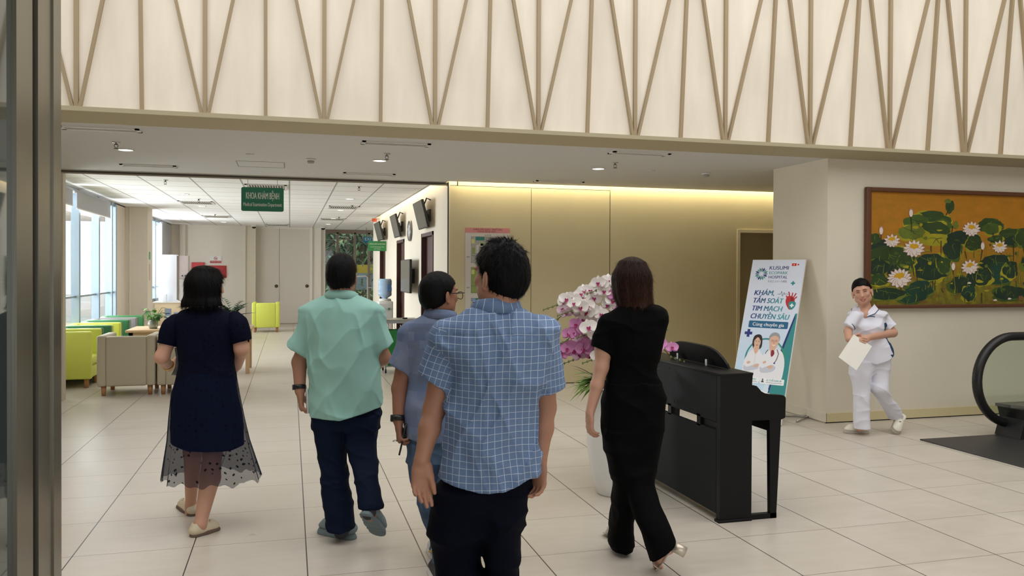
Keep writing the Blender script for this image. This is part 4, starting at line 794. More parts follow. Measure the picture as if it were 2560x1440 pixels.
SK, HB, HG, CT, CS, TI, BK2 = mat('print_skin', (222, 180, 156), .5), mat('print_hair', (44, 34, 34), .5), mat('print_grey_hair', (158, 158, 162), .5), mat('print_coat', (234, 234, 238), .5), mat('print_coat_fold', (200, 204, 216), .5), mat('print_tie', (140, 42, 52), .5), mat('print_dark', (60, 60, 72), .5)
HR, HR2, WHT = mat('print_heart', (190, 46, 52), .5), mat('print_heart_dark', (140, 30, 40), .5), mat('print_white', (240, 242, 244), .5)
mb = MB(); ly_ = [.0005]
def fp(pts, m): ly_[0] += .000012; mb.add([(x, y, ly_[0]) for x, y in pts], [tuple(range(len(pts)))], m, False, T)
def sm(pts, m, n=5):          # smooth closed outline through points
    k = len(pts); out = []
    for i in range(k):
        p0, p1, p2, p3 = pts[i-1], pts[i], pts[(i+1) % k], pts[(i+2) % k]
        for j in range(n):
            u = j/n; out.append(tuple(.5*(2*p1[q]+(p2[q]-p0[q])*u+(2*p0[q]-5*p1[q]+4*p2[q]-p3[q])*u*u+(3*p1[q]-p0[q]-3*p2[q]+p3[q])*u**3) for q in (0, 1)))
    fp(out, m)
def ell(x, y, a, b, m, r=0, n=24): fp([(x+a*math.cos(i/n*6.2832)*math.cos(r)-b*math.sin(i/n*6.2832)*math.sin(r), y+a*math.cos(i/n*6.2832)*math.sin(r)+b*math.sin(i/n*6.2832)*math.cos(r)) for i in range(n)], m)
def tx(s, x, y, size, m, **k): ly_[0] += .000012; put_text(mb, s, T @ Matrix.Translation((x, y, ly_[0])), size, m, **k)
def line(pts, w, m):
    for (x0, y0), (x1, y1) in zip(pts[:-1], pts[1:]):
        l = math.hypot(x1-x0, y1-y0); nx, ny = -(y1-y0)/l*w, (x1-x0)/l*w; fp([(x0+nx, y0+ny), (x0-nx, y0-ny), (x1-nx, y1-ny), (x1+nx, y1+ny)], m)
fp([(0, 0), (BWD, 0), (BWD, BHT), (0, BHT)], PAP)
fp([(BWD, .0), (BWD, 1.235), (.60, 1.23), (.50, .82), (.42, .33), (.33, 0)], TE); fp([(.60, 1.23), (.606, 1.18), (.50, .70), (.44, .33), (.35, 0), (.33, 0), (.42, .33), (.50, .82)], NV); fp([(.22, 0), (.34, 0), (.43, .34), (.40, .45)], mat('print_sky', (214, 232, 242), .5))
for k in range(16):      # burst emblem
    a = k*math.pi/8; L = .082; m = (NV, GC, TE, NV)[k % 4]; c_, s_ = math.cos(a), math.sin(a); w_ = .012 if k % 2 else .007
    fp([(.127+c_*.02, 1.697+s_*.02), (.127+c_*L*.7-s_*w_, 1.697+s_*L*.7+c_*w_), (.127+c_*L, 1.697+s_*L), (.127+c_*L*.7+s_*w_, 1.697+s_*L*.7-c_*w_)], m)
tx('KUSUMI', .330, 1.769, .062, NV, bold=.014, width=.226); tx('ECOPARK', .330, 1.709, .050, TE, bold=.012, width=.22); tx('HOSPITAL', .332, 1.657, .050, NV, bold=.014, width=.222); tx('久住エコパーク病院', .332, 1.605, .03, BK2, width=.225)
fp([(.475, 1.795), (.528, 1.795), (.528, 1.827), (.475, 1.827)], mat('print_red', (206, 38, 44), .5)); ell(.501, 1.811, .008, .008, P6); ell(.549, 1.811, .010, .010, MATS['print_red'])
def plus(x, y, a, m): w_ = a*.36; fp([(x-w_, y-a), (x+w_, y-a), (x+w_, y+a), (x-w_, y+a)], m); fp([(x-a, y-w_), (x+a, y-w_), (x+a, y+w_), (x-a, y+w_)], m)
plus(.52, 1.588, .024, TE); plus(.089, .980, .046, GRAD)
for s, y, wd in (('KHÁM,', 1.464, .238), ('TẦM SOÁT', 1.370, .357), ('TIM MẠCH', 1.276, .360), ('CHUYÊN SÂU', 1.182, .455)):
    ly_[0] += .000012; put_text(mb, s, T @ Matrix.Translation((.076, y, ly_[0])), .086, GRAD, align='LEFT', bold=.03, width=wd, shear=.18)
line([(.36, 1.455), (.395, 1.455), (.405, 1.49), (.42, 1.43), (.435, 1.475), (.445, 1.45), (.455, 1.46), (.49, 1.455)], .0022, BK2)
sm([(.468, 1.40), (.49, 1.435), (.54, 1.43), (.57, 1.39), (.56, 1.32), (.53, 1.275), (.50, 1.30), (.472, 1.35)], HR); sm([(.52, 1.42), (.55, 1.41), (.555, 1.34), (.535, 1.30), (.525, 1.36)], HR2)
for pts in (((.505, 1.42), (.495, 1.47), (.485, 1.485)), ((.53, 1.42), (.535, 1.475)), ((.55, 1.42), (.575, 1.47)), ((.56, 1.40), (.59, 1.43)), ((.48, 1.41), (.465, 1.44))): line(pts, .007, HR)
sm([(.545, 1.375), (.585, 1.36), (.58, 1.31), (.545, 1.275), (.51, 1.31), (.507, 1.36)], TE); plus(.545, 1.325, .022, WHT)
fp([(p[0]+.306, p[1]+1.089) for p in rounded(.232, .041, .014)], MATS.get('print_badge') or mat('print_badge', (36, 100, 138), .5)); tx('Cùng chuyên gia', .306, 1.088, .056, WHT, bold=.012, width=.37)
ring = [(.325+.232*math.cos(a), .70+.232*math.sin(a)) for a in np.linspace(-.5, 3.9, 50)]; rin = [(.325+.214*math.cos(a), .70+.214*math.sin(a)) for a in np.linspace(-.5, 3.9, 50)]
for i in range(49): fp([ring[i], ring[i+1], rin[i+1], rin[i]], TE if i > 18 else GC)
sm([(.215, .97), (.17, .95), (.155, .89), (.165, .83), (.19, .80), (.25, .80), (.272, .83), (.27, .90), (.252, .955)], HB)
sm([(.10, .50), (.085, .60), (.105, .70), (.15, .77), (.215, .80), (.27, .77), (.315, .70), (.345, .60), (.335, .45), (.2, .43)], CT)
sm([(.18, .80), (.215, .74), (.245, .80), (.24, .84), (.19, .84)], SK); sm([(.21, .935), (.178, .90), (.18, .85), (.205, .815), (.235, .82), (.252, .86), (.248, .91)], SK); sm([(.165, .94), (.21, .965), (.255, .93), (.248, .90), (.215, .94), (.18, .90), (.165, .86)], HB)
for x in (.198, .232): ell(x, .885, .007, .003, BK2)
ell(.215, .845, .012, .004, TI); line([(.19, .895), (.208, .893)], .0015, BK2); line([(.222, .893), (.243, .895)], .0015, BK2)
sm([(.10, .60), (.14, .585), (.25, .63), (.29, .61), (.26, .57), (.15, .54), (.10, .555)], CS); sm([(.215, .615), (.255, .63), (.275, .615), (.25, .59), (.215, .59)], SK); sm([(.125, .64), (.155, .655), (.17, .635), (.14, .62)], SK); line([(.215, .74), (.225, .45)], .002, CS)
sm([(.29, .47), (.275, .62), (.31, .74), (.37, .80), (.44, .82), (.51, .79), (.555, .70), (.565, .58), (.54, .45), (.40, .43)], CT)
sm([(.365, .82), (.40, .76), (.435, .81), (.44, .86), (.37, .86)], SK); sm([(.40, .975), (.36, .94), (.355, .88), (.375, .835), (.41, .815), (.445, .84), (.462, .89), (.452, .95)], SK); sm([(.35, .90), (.345, .96), (.385, 1.0), (.44, .995), (.468, .955), (.465, .90), (.452, .945), (.41, .965), (.365, .945)], HG)
for x in (.388, .43): ell(x, .905, .017, .012, BK2, 0, 18); ell(x, .905, .0145, .010, SK, 0, 18); ell(x, .905, .006, .003, BK2)
sm([(.385, .862), (.41, .855), (.435, .864), (.41, .846)], WHT); line([(.41, .90), (.406, .878), (.414, .876)], .0015, BK2)
sm([(.395, .795), (.42, .795), (.432, .755), (.405, .72), (.39, .755)], TI)
line([(.355, .80), (.335, .77), (.33, .75)], .004, BK2); line([(.455, .81), (.48, .76), (.47, .70), (.45, .655)], .004, BK2); ell(.448, .65, .011, .008, NV)
sm([(.29, .60), (.32, .585), (.42, .63), (.47, .60), (.43, .55), (.31, .535)], CS); sm([(.37, .60), (.41, .625), (.44, .61), (.41, .58)], SK); sm([(.315, .655), (.345, .67), (.352, .65), (.325, .635)], SK)
for x0, x1, s1 in ((.02, .303, '...OAN HẠNH'), (.317, .592, 'GS. TS. ĐỖ DOÃN LỢI')):
    fp([(p[0]+(x0+x1)/2, p[1]+.442) for p in rounded((x1-x0)/2, .034, .01)], WHT); tx(s1, (x0+x1)/2+.02, .452, .03, TE, bold=.012, width=.17)
    line([(x0+.07, .427), (x1-.02, .427)], .0018, NV); ell(x0+.028, .458, .008, .010, BK2); fp([(x0+.012, .425), (x0+.045, .425), (x0+.038, .447), (x0+.02, .447)], BK2)
sm([(.10, .30), (.25, .345), (.42, .315), (.52, .29), (.5, .27), (.3, .26), (.1, .26)], WHT); tx('LỊCH KHÁM', .3, .285, .03, TE, bold=.01) if False else None
mb.obj('printed_face', t)
m = MB(); m.tube([(.0, 0, .0), (.28, .10, -.012), (.94, -.18, -.012), (.62, -.40, -.012)], .012, CHROME, 8)
m.obj('floor_frame', t); m = MB(); m.tube([tuple(T @ Vector((BWD/2, 1.15, -.03))), (.74, .0, -.01)], .008, CHROME, 8); m.obj('strut', t)
# ================================================================ bodies and clothes: smooth implicit shapes turned into continuous meshes
V = lambda *a: np.array(a, np.float64)
def unit(v): v = np.asarray(v, float); return v/np.linalg.norm(v)
RTh = unit([RT.x, RT.y, 0]); FWh = unit([_F.x, _F.y, 0]); ZZ = V(0, 0, 1)
class Shape:
    def __init__(s): s.ops = []; s.lo = V(9e9, 9e9, 9e9); s.hi = -s.lo
    def _b(s, c, r): s.lo = np.minimum(s.lo, np.asarray(c)-r); s.hi = np.maximum(s.hi, np.asarray(c)+r)
    def put(s, fn, k=.01, op='u', c=None, r=None):
        if op == 'u': s._b(c, r)
        s.ops.append((fn, k, op, None if c is None else np.asarray(c, np.float32), r)); return s
    def cone(s, a, b, ra, rb, k=.012, flat=None, op='u', cap=None):
        a = np.asarray(a, float); b = np.asarray(b, float); ba = (b-a); L2 = float(ba@ba)+1e-12; n = None
        if flat: n = unit(flat[0]).astype(np.float32); kk = np.float32(1/flat[1]-1); q = np.float32(flat[1]**.5)
        a3, ba3, b3 = a.astype(np.float32), ba.astype(np.float32), b.astype(np.float32); c3 = None if cap is None else (unit(ba) if cap is True else unit(cap)).astype(np.float32)
        def fn(P):
            d = P-a3; t0 = d@ba3/np.float32(L2); t = np.clip(t0, 0, 1); v = d-t[:, None]*ba3
            if n is not None:
                v = v+((v@n)*kk)[:, None]*n; e = (np.sqrt((v*v).sum(1))-(ra+(rb-ra)*t))*q
            else: e = np.sqrt((v*v).sum(1))-(ra+(rb-ra)*t)
            if c3 is not None: e = np.maximum(e, (P-b3)@c3)
            return e
        return s.put(fn, k, op, (a+b)/2, L2**.5/2+max(ra, rb)+k)
    def chain(s, pts, rs, k=.012, flat=None):
        for i in range(len(pts)-1): s.cone(pts[i], pts[i+1], rs[i], rs[i+1], k, flat)
        return s
    def ell(s, c, rad, ax=None, k=.012, op='u'):
        A = np.asarray(ax if ax is not None else np.eye(3), np.float32); c3 = np.asarray(c, np.float32); r3 = np.asarray(rad, np.float32)
        def fn(P):
            q = ((P-c3)@A.T)/r3; k0 = np.sqrt((q*q).sum(1))+1e-9; g = q/r3; return k0*(k0-1)/(np.sqrt((g*g).sum(1))+1e-9)
        return s.put(fn, k, op, c, float(max(rad))+k)
    def box(s, c, half, ax, r=.01, k=.01, op='u'):
        A = np.asarray(ax, np.float32); c3 = np.asarray(c, np.float32); h = np.asarray(half, np.float32)-r
        def fn(P):
            q = np.abs((P-c3)@A.T)-h; return np.sqrt((np.maximum(q, 0)**2).sum(1))+np.minimum(q.max(1), 0)-r
        return s.put(fn, k, op, c, float(np.linalg.norm(half))+k)
    def prof(s, secs, lat=RTh, n=2.3, k=.015, op='u', grow=0, cap=True):
        """upright tube through sections (cx, cy, z, half width, half depth)"""
        S_ = np.array(sorted(secs, key=lambda q: q[2]), float); z = S_[:, 2]; zz = np.linspace(z[0], z[-1], 160); cols = []
        for j in (0, 1, 3, 4):
            y = S_[:, j]; m = np.gradient(y, z) if len(z) > 2 else np.full(len(z), (y[-1]-y[0])/(z[-1]-z[0])); i = np.clip(np.searchsorted(z, zz)-1, 0, len(z)-2); h = z[i+1]-z[i]; t = (zz-z[i])/h
            cols.append((2*t**3-3*t**2+1)*y[i]+(t**3-2*t**2+t)*h*m[i]+(-2*t**3+3*t**2)*y[i+1]+(t**3-t**2)*h*m[i+1])
        lx = np.asarray(lat, float); fx = V(-lx[1], lx[0], 0)
        def fn(P):
            x, y, Z = P[:, 0], P[:, 1], P[:, 2]; cx = np.interp(Z, zz, cols[0]); cy = np.interp(Z, zz, cols[1]); w = np.maximum(np.interp(Z, zz, cols[2])+grow, .004); dp = np.maximum(np.interp(Z, zz, cols[3])+grow, .004)
            a = np.abs((x-cx)*lx[0]+(y-cy)*lx[1])/w; b = np.abs((x-cx)*fx[0]+(y-cy)*fx[1])/dp
            q = (a**n+b**n)**(1/n); d = (q-1)*np.minimum(w, dp)*.9
            if cap: d = np.maximum(d, np.maximum(Z-z[-1], z[0]-Z))
            return d.astype(np.float32)
        c = V(S_[:, 0].mean(), S_[:, 1].mean(), (z[0]+z[-1])/2); ext = np.max(np.hypot(S_[:, 0]-c[0], S_[:, 1]-c[1])+np.maximum(S_[:, 3], S_[:, 4]))+grow
        return s.put(fn, k, op, c, float(np.hypot(ext, (z[-1]-z[0])/2))+k)
    def plane(s, p, n, k=.004):
        """keep what lies behind the plane (n points outwards)"""
        p3 = np.asarray(p, np.float32); n3 = unit(n).astype(np.float32); return s.put(lambda P: (P-p3)@n3, k, 'i')
    def cut(s, fn): return s.put(fn, .003, 'i')
    def disp(s, fn): return s.put(fn, 0, 'd')
    def ev(s, P, c=None, hd=0):
        d = None
        for fn, k, op, bc, br in s.ops:
            if op == 'u':
                if c is not None and np.linalg.norm(c-bc) > br+hd+.03: continue
                e = fn(P)
                if d is None: d = e
                elif k > 0: h = np.maximum(k-np.abs(d-e), 0)/k; d = np.minimum(d, e)-h*h*k*.25
                else: d = np.minimum(d, e)
            elif d is None: continue
            elif op == 's': e = -fn(P); h = np.maximum(k-np.abs(d-e), 0)/k; d = np.maximum(d, e)+h*h*k*.25
            elif op == 'i': e = fn(P); h = np.maximum(k-np.abs(d-e), 0)/k; d = np.maximum(d, e)+h*h*k*.25
            elif op == 'd': d = d+fn(P)
        return np.full(len(P), .2, np.float32) if d is None else d
    def mesh(s, h=.005):
        B = 12; lo = s.lo-3*h; nb = np.ceil((s.hi+3*h-lo)/(h*B)).astype(int); N_ = nb*B+1; D = np.full(N_, .2, np.float32)
        gi = np.stack(np.meshgrid(*[np.arange(q) for q in nb], indexing='ij'), -1).reshape(-1, 3); ctr = (lo+(gi+.5)*B*h).astype(np.float32); hd = B*h*.5*3**.5
        dc = s.ev(ctr); o = np.arange(B+1); off = np.stack(np.meshgrid(o, o, o, indexing='ij'), -1).reshape(-1, 3)*h
        for g_, c, d in zip(gi, ctr, dc):
            i, j, k = g_*B
            if abs(d) > hd*1.35+.02: D[i:i+B+1, j:j+B+1, k:k+B+1] = d; continue
        for g_, c, d in zip(gi, ctr, dc):
            if abs(d) > hd*1.35+.02: continue
            i, j, k = g_*B; P = (lo+g_*B*h+off).astype(np.float32); D[i:i+B+1, j:j+B+1, k:k+B+1] = s.ev(P, c, hd).reshape(B+1, B+1, B+1)
        return nets(D, lo, h)
def nets(D, lo, h):
    """surface nets on a sampled field"""
    I = D < 0; cs = [(0, 0, 0), (1, 0, 0), (0, 1, 0), (1, 1, 0), (0, 0, 1), (1, 0, 1), (0, 1, 1), (1, 1, 1)]; n = np.array(D.shape)-1
    sl = lambda c: (slice(c[0], c[0]+n[0]), slice(c[1], c[1]+n[1]), slice(c[2], c[2]+n[2]))
    cnt = np.zeros(n, np.int8)
    for c in cs: cnt += I[sl(c)]
    idx = np.argwhere((cnt > 0) & (cnt < 8)); vid = np.full(n, -1, np.int32); vid[tuple(idx.T)] = np.arange(len(idx))
    val = [D[tuple((idx+c).T)] for c in cs]; acc = np.zeros((len(idx), 3)); m = np.zeros(len(idx))
    for a in range(8):
        for b in range(a+1, 8):
            if sum(abs(p-q) for p, q in zip(cs[a], cs[b])) != 1: continue
            va, vb = val[a], val[b]; x = (va < 0) != (vb < 0); t = np.where(x, va/np.where(x, va-vb, 1), 0)
            acc += np.where(x[:, None], np.array(cs[a])+t[:, None]*(np.array(cs[b])-np.array(cs[a])), 0); m += x
    Vv = lo+(idx+acc/m[:, None])*h; F_ = []
    for ax in range(3):
        e = [0, 0, 0]; e[ax] = 1; s0 = [slice(1, n[q]) if q != ax else slice(0, n[q]) for q in range(3)]; s1 = [slice(1, n[q]) if q != ax else slice(1, n[q]+1) for q in range(3)]
        A = I[tuple(s0)]; Bq = I[tuple(s1)]; w = np.argwhere(A != Bq); sg = A[tuple(w.T)]; w = w+np.array([1 if q != ax else 0 for q in range(3)])
        u, v_ = [(1, 2), (2, 0), (0, 1)][ax]; du = np.zeros(3, int); du[u] = 1; dv = np.zeros(3, int); dv[v_] = 1
        q = np.stack([vid[tuple((w-du-dv).T)], vid[tuple((w-dv).T)], vid[tuple(w.T)], vid[tuple((w-du).T)]], 1); q[~sg] = q[~sg][:, ::-1]; F_.append(q[(q >= 0).all(1)])
    return Vv, np.concatenate(F_)
def skin(name, shape, m, parent, h=.005, uv=None, slots=None, base=None, label=None, relax=1, strands=None):
    """mesh a shape and hang it under its person; slots(centres) -> material index"""
    Vv, F_ = shape.mesh(h)
    for _ in range(relax):
        E_ = np.concatenate([F_[:, [0, 1]], F_[:, [1, 2]], F_[:, [2, 3]], F_[:, [3, 0]]]); a = np.zeros_like(Vv); c = np.zeros(len(Vv)); np.add.at(a, E_[:, 0], Vv[E_[:, 1]]); np.add.at(a, E_[:, 1], Vv[E_[:, 0]]); np.add.at(c, E_[:, 0], 1); np.add.at(c, E_[:, 1], 1); Vv = Vv*.5+.5*a/np.maximum(c, 1)[:, None]
    if strands:
        n_, ln_, tilt, wd, cr, seed = strands; r_ = np.random.RandomState(seed); q = Vv[F_]; ar = np.linalg.norm(np.cross(q[:, 2]-q[:, 0], q[:, 3]-q[:, 1]), axis=1); fi = r_.choice(len(F_), n_, p=ar/ar.sum()); q = q[fi]; nn = np.cross(q[:, 2]-q[:, 0], q[:, 3]-q[:, 1]); nn /= np.linalg.norm(nn, axis=1)[:, None]+1e-9
        b = q.mean(1)-nn*.002; t_ = b-np.asarray(cr); t_ -= nn*(t_*nn).sum(1)[:, None]; t_ /= np.linalg.norm(t_, axis=1)[:, None]+1e-9; t_ = t_+nn*tilt*r_.uniform(.3, 1.4, (n_, 1))+r_.normal(0, .12, (n_, 3)); t_ /= np.linalg.norm(t_, axis=1)[:, None]; sd = np.cross(t_, nn); sd /= np.linalg.norm(sd, axis=1)[:, None]+1e-9; L_ = ln_*r_.uniform(.5, 1.2, (n_, 1)); k0 = len(Vv)
        Vv = np.concatenate([Vv, b-sd*wd, b+sd*wd, b+t_*L_+sd*wd*.15, b+t_*L_-sd*wd*.15]); i_ = np.arange(n_); F_ = np.concatenate([F_, np.stack([k0+i_, k0+n_+i_, k0+2*n_+i_, k0+3*n_+i_], 1)])
    o0 = np.array(base if base is not None else parent.location); me = bpy.data.meshes.new(name); me.vertices.add(len(Vv)); me.vertices.foreach_set('co', (Vv-o0).astype(np.float32).ravel())
    me.loops.add(F_.size); me.loops.foreach_set('vertex_index', F_.astype(np.int32).ravel()); me.polygons.add(len(F_)); me.polygons.foreach_set('loop_start', np.arange(0, F_.size, 4, dtype=np.int32)); me.polygons.foreach_set('use_smooth', np.ones(len(F_), bool))
    ms = m if isinstance(m, (list, tuple)) else [m]
    for q in ms: me.materials.append(q)
    me.update(calc_edges=True); me.validate()
    if slots is not None and len(me.polygons) == len(F_): me.polygons.foreach_set('material_index', slots(Vv[F_].mean(1)).astype(np.int32))
    if isinstance(uv, tuple) and len(me.loops) == F_.size:
        l = me.uv_layers.new(name='UVMap'); M_ = np.stack([f(Vv) for f in uv[0]]); l.data.foreach_set('uv', M_[uv[1](Vv[F_].mean(1))[:, None], F_].reshape(-1).astype(np.float32))
    elif uv is not None and len(me.loops) == F_.size: l = me.uv_layers.new(name='UVMap'); l.data.foreach_set('uv', uv(Vv)[F_.ravel()].astype(np.float32).ravel())
    o = bpy.data.objects.new(name, me); COL.objects.link(o)
    if parent: o.parent = parent
    if label: o['label'] = label
    return o
_R = np.random.RandomState(5).rand(32, 32, 32).astype(np.float32)
def vnoise(q):
    i = np.floor(q).astype(np.int32); f = q-i; f = f*f*(3-2*f); i &= 31; j = (i+1) & 31; x, y, z = f.T
    g_ = lambda a, b, c: _R[a, b, c]
    c00 = g_(i[:, 0], i[:, 1], i[:, 2])*(1-x)+g_(j[:, 0], i[:, 1], i[:, 2])*x; c10 = g_(i[:, 0], j[:, 1], i[:, 2])*(1-x)+g_(j[:, 0], j[:, 1], i[:, 2])*x
    c01 = g_(i[:, 0], i[:, 1], j[:, 2])*(1-x)+g_(j[:, 0], i[:, 1], j[:, 2])*x; c11 = g_(i[:, 0], j[:, 1], j[:, 2])*(1-x)+g_(j[:, 0], j[:, 1], j[:, 2])*x
    return (c00*(1-y)+c10*y)*(1-z)+(c01*(1-y)+c11*y)*z
def folds(P, amp, dirs, seed=0):
    """cloth creases: ridged noise stretched along each fold"""
    out = np.zeros(len(P), np.float32); w = (vnoise(P*np.float32(7)+seed)-.5)*.9
    for k, (dx, dy, dz, f) in enumerate(dirs):
        a = unit((dx, dy, dz)); b = unit(np.cross(a, (.3, .5, .8))); c = np.cross(a, b)
        q = np.stack([P@a.astype(np.float32)*f*1.5+w, P@b.astype(np.float32)*f*.42+w*.5, P@c.astype(np.float32)*f*.42], 1).astype(np.float32)+np.float32(3.7*seed+9.1*k)
        n = vnoise(q); out += (1-np.abs(2*n-1))**3
    return (-amp*1.3*out/len(dirs)**.5).astype(np.float32)
HS = 1.075          # everybody in this hall stands a little tall
def hand(S_, wrist, d, n, th, curl=(25, 30, 20), size=1., spread=.12, thumb=(.55, .75, .25), tcurl=25, k=.006):
    """palm, four unequal fingers and a thumb: d towards the fingers, n out of the palm, th towards the thumb"""
    d = unit(d); n = unit(n-d*np.dot(n, d)); s = np.cross(d, n); s = s if np.dot(s, th) > 0 else -s; z = size*HS; w = np.asarray(wrist, float)
    kn = w+d*.092*z
    S_.cone(w, w+d*.035*z, .025*z, .032*z, .015, (n, .62)); S_.cone(w+d*.035*z, kn-d*.012*z, .035*z, .038*z, .012, (n, .42)); S_.cone(w+d*.025*z+s*.018*z+n*.006*z, w+d*.055*z+s*.022*z+n*.008*z, .016*z, .015*z, .012)
    tips = []
    for i, (o, L, r, c) in enumerate(((.028, .076, .0092, .9), (.0095, .084, .0095, 1.), (-.0095, .078, .0090, 1.05), (-.027, .062, .0080, 1.15))):
        p = kn+s*o*z-d*(.004+.006*(i == 3)-.004*(i == 1))*z; dd = unit(d+s*spread*(o/.03)); a = 0; pts = [p]; rr = [r*1.08*z]
        for seg, fr in enumerate((.45, .31, .24)):
            cc = curl[i][seg] if isinstance(curl[0], (list, tuple)) else curl[seg]*c; a += math.radians(cc); p = p+(dd*math.cos(a)+n*math.sin(a))*L*fr*z; pts.append(p); rr.append(r*z*(.98, .90, .78)[seg])
        S_.chain(pts, rr, .004); tips.append(pts[-1])
    t0 = w+d*.022*z+s*.022*z+n*.004*z; td = unit(d*thumb[0]+s*thumb[1]+n*thumb[2]); t1 = t0+td*.036*z; td2 = unit(td+d*.35*tcurl/25+n*.12*tcurl/25); t2 = t1+td2*.032*z; t3 = t2+unit(td2+d*.3*tcurl/25+n*.2)*.026*z
    S_.chain([t0, t1, t2, t3], [.0155*z, .0125*z, .0108*z, .0085*z], .007); return tips, t3
class Head:
    """axes and landmarks of a head; c is the middle of the skull"""
    def __init__(s, c, fw, up=(0, 0, 1), size=1.): s.c = np.asarray(c, float); s.u = unit(up); s.f = unit(np.asarray(fw, float)-s.u*np.dot(fw, s.u)); s.r = np.cross(s.f, s.u); s.z = size*HS; s.ax = np.stack([s.r, s.u, s.f])
    def p(s, x, y, z): return s.c+(s.r*x+s.u*y+s.f*z)*s.z
    def loc(s, P): return ((P-s.c.astype(np.float32))@s.ax.T.astype(np.float32))/np.float32(s.z)
    def build(s, S_, neck, rn=.056, female=False):
        z = s.z; j = .9 if female else 1.
        S_.ell(s.p(0, .022, -.012), (.074*z, .090*z, .096*z), s.ax, .02); S_.ell(s.p(0, -.035, .024), (.062*z*j, .082*z, .066*z), s.ax, .03); S_.ell(s.p(0, -.086, .056), (.030*z*j, .024*z, .026*z), s.ax, .03)
        for q in (-1, 1):
            S_.ell(s.p(q*.036, -.022, .060), (.022*z, .020*z, .022*z), s.ax, .02); S_.ell(s.p(q*.050, -.062, .018), (.020*z, .030*z, .035*z), s.ax, .025)
            S_.ell(s.p(q*.030, .008, .088), (.018*z, .010*z, .012*z), s.ax, .010, 's'); S_.ell(s.p(q*.030, .026, .078), (.024*z, .008*z, .012*z), s.ax, .012)
            ea = np.stack([unit(s.r+q*s.f*.45), s.u, unit(s.f-q*s.r*.45)]); S_.ell(s.p(q*.081, -.014, -.006), (.0070*z, .031*z, .018*z), ea, .006); S_.ell(s.p(q*.081, -.043, .002), (.007*z, .010*z, .009*z), ea, .006); S_.ell(s.p(q*.090, -.010, .004), (.006*z, .019*z, .009*z), ea, .005, 's')
        S_.cone(s.p(0, .006, .084), s.p(0, -.028, .100), .008*z, .012*z, .012); S_.ell(s.p(0, -.031, .096), (.016*z, .010*z, .014*z), s.ax, .008)
        S_.ell(s.p(0, -.058, .082), (.024*z, .006*z, .010*z), s.ax, .006); S_.ell(s.p(0, -.068, .080), (.020*z, .007*z, .010*z), s.ax, .006)
        S_.cone(s.p(0, -.045, -.028), neck, rn*z*.96, rn*z, .03)
    def short_hair(s, seed=1, thick=.014, top=.012, tuft=0, back=-.078):
        z = s.z; H_ = Shape(); H_.ell(s.p(0, .022, -.013), ((.074+thick*.8)*z, (.090+top)*z, (.096+thick)*z), s.ax, 0); H_.ell(s.p(0, -.02, -.045), ((.066+thick*.6)*z, .070*z, (.058+thick*.8)*z), s.ax, .03)
        fz = np.array([-.16, -.095, -.06, -.02, .0, .012, .03, .055, .075, .12]); fy = np.array([back-.004, back, back+.006, back+.032, -.022, -.012, .032, .052, .068, .085])
        H_.cut(lambda P: ((np.interp(s.loc(P)[:, 2], fz, fy)-s.loc(P)[:, 1]+.004*np.sin(60*s.loc(P)[:, 0]))*z*.75).astype(np.float32))
        for q_ in (-1, 1): H_.ell(s.p(q_*.090, -.016, .000), (.022*z, .036*z, .024*z), s.ax, .012, 's')
        def strands(P):
            q = s.loc(P); a = np.arctan2(q[:, 0], -q[:, 2]); t = q[:, 1]
            n = vnoise(np.stack([a*16, t*18, q[:, 2]*18], 1).astype(np.float32)+seed); m_ = vnoise(np.stack([q[:, 0]*130, q[:, 2]*130, t*30], 1).astype(np.float32)); return (-.0035*(n-.5)-.003*(m_-.5)-tuft*np.maximum(0, t-.06)*.22*m_**2).astype(np.float32)
        H_.disp(strands); return H_
def shoe(parent, heel, toe, upv, mu, ms, name='shoe', L=None, w=.046, hgt=.07, sole=.026, h=.004, wedge=0, open_=.035, extra=None, lift=0):
    """closed shoe from heel to toe (points under the sole)"""
    heel = np.asarray(heel, float); toe = np.asarray(toe, float); f = unit(toe-heel); u = unit(np.asarray(upv, float)-f*np.dot(upv, f)); s = np.cross(f, u); L = np.linalg.norm(toe-heel); A = np.stack([s, f, u]); pt = lambda x, y, z: heel+s*x+f*y*L+u*z
    U = Shape(); U.cone(pt(0, .13, sole+.024), pt(0, .80, sole+.018), w*.86, w*.86, .02, (u, .72)); U.cone(pt(0, .14, sole+.02), pt(0, .18, hgt), w*.80, w*.72, .02); U.cone(pt(0, .22, hgt), pt(0, .75, sole+.03), w*.68, w*.72, .03, (s, .92)); U.cone(pt(0, .35, sole+.01), pt(0, .84, sole+.01), w*.9, w*.94, .015, (u, .5))
    U.plane(pt(0, 0, sole*.9), -u); U.cone(pt(0, .17, hgt+.05), pt(0, .36, hgt+.04), open_, open_*.9, .008, op='s')
    o = skin(name, U, mu, parent, h)
    B = Shape(); B.cone(pt(0, .15, 0), pt(0, .86, 0), w*.92, w*.98, .02); B.cone(pt(0, .5, 0), pt(0, .8, 0), w*1.0, w*1.04, .03); B.plane(pt(0, 0, 0), -u)
    if wedge: nn = unit(-f*wedge+u*L); B.plane(pt(0, 0, sole+wedge), unit(u+f*(wedge/L))) 
    else: B.plane(pt(0, 0, sole), u)
    if extra: extra(B, pt, s, f, u)
    b = skin('sole', B, ms, o, h, base=parent.location); return o, pt, s, f, u
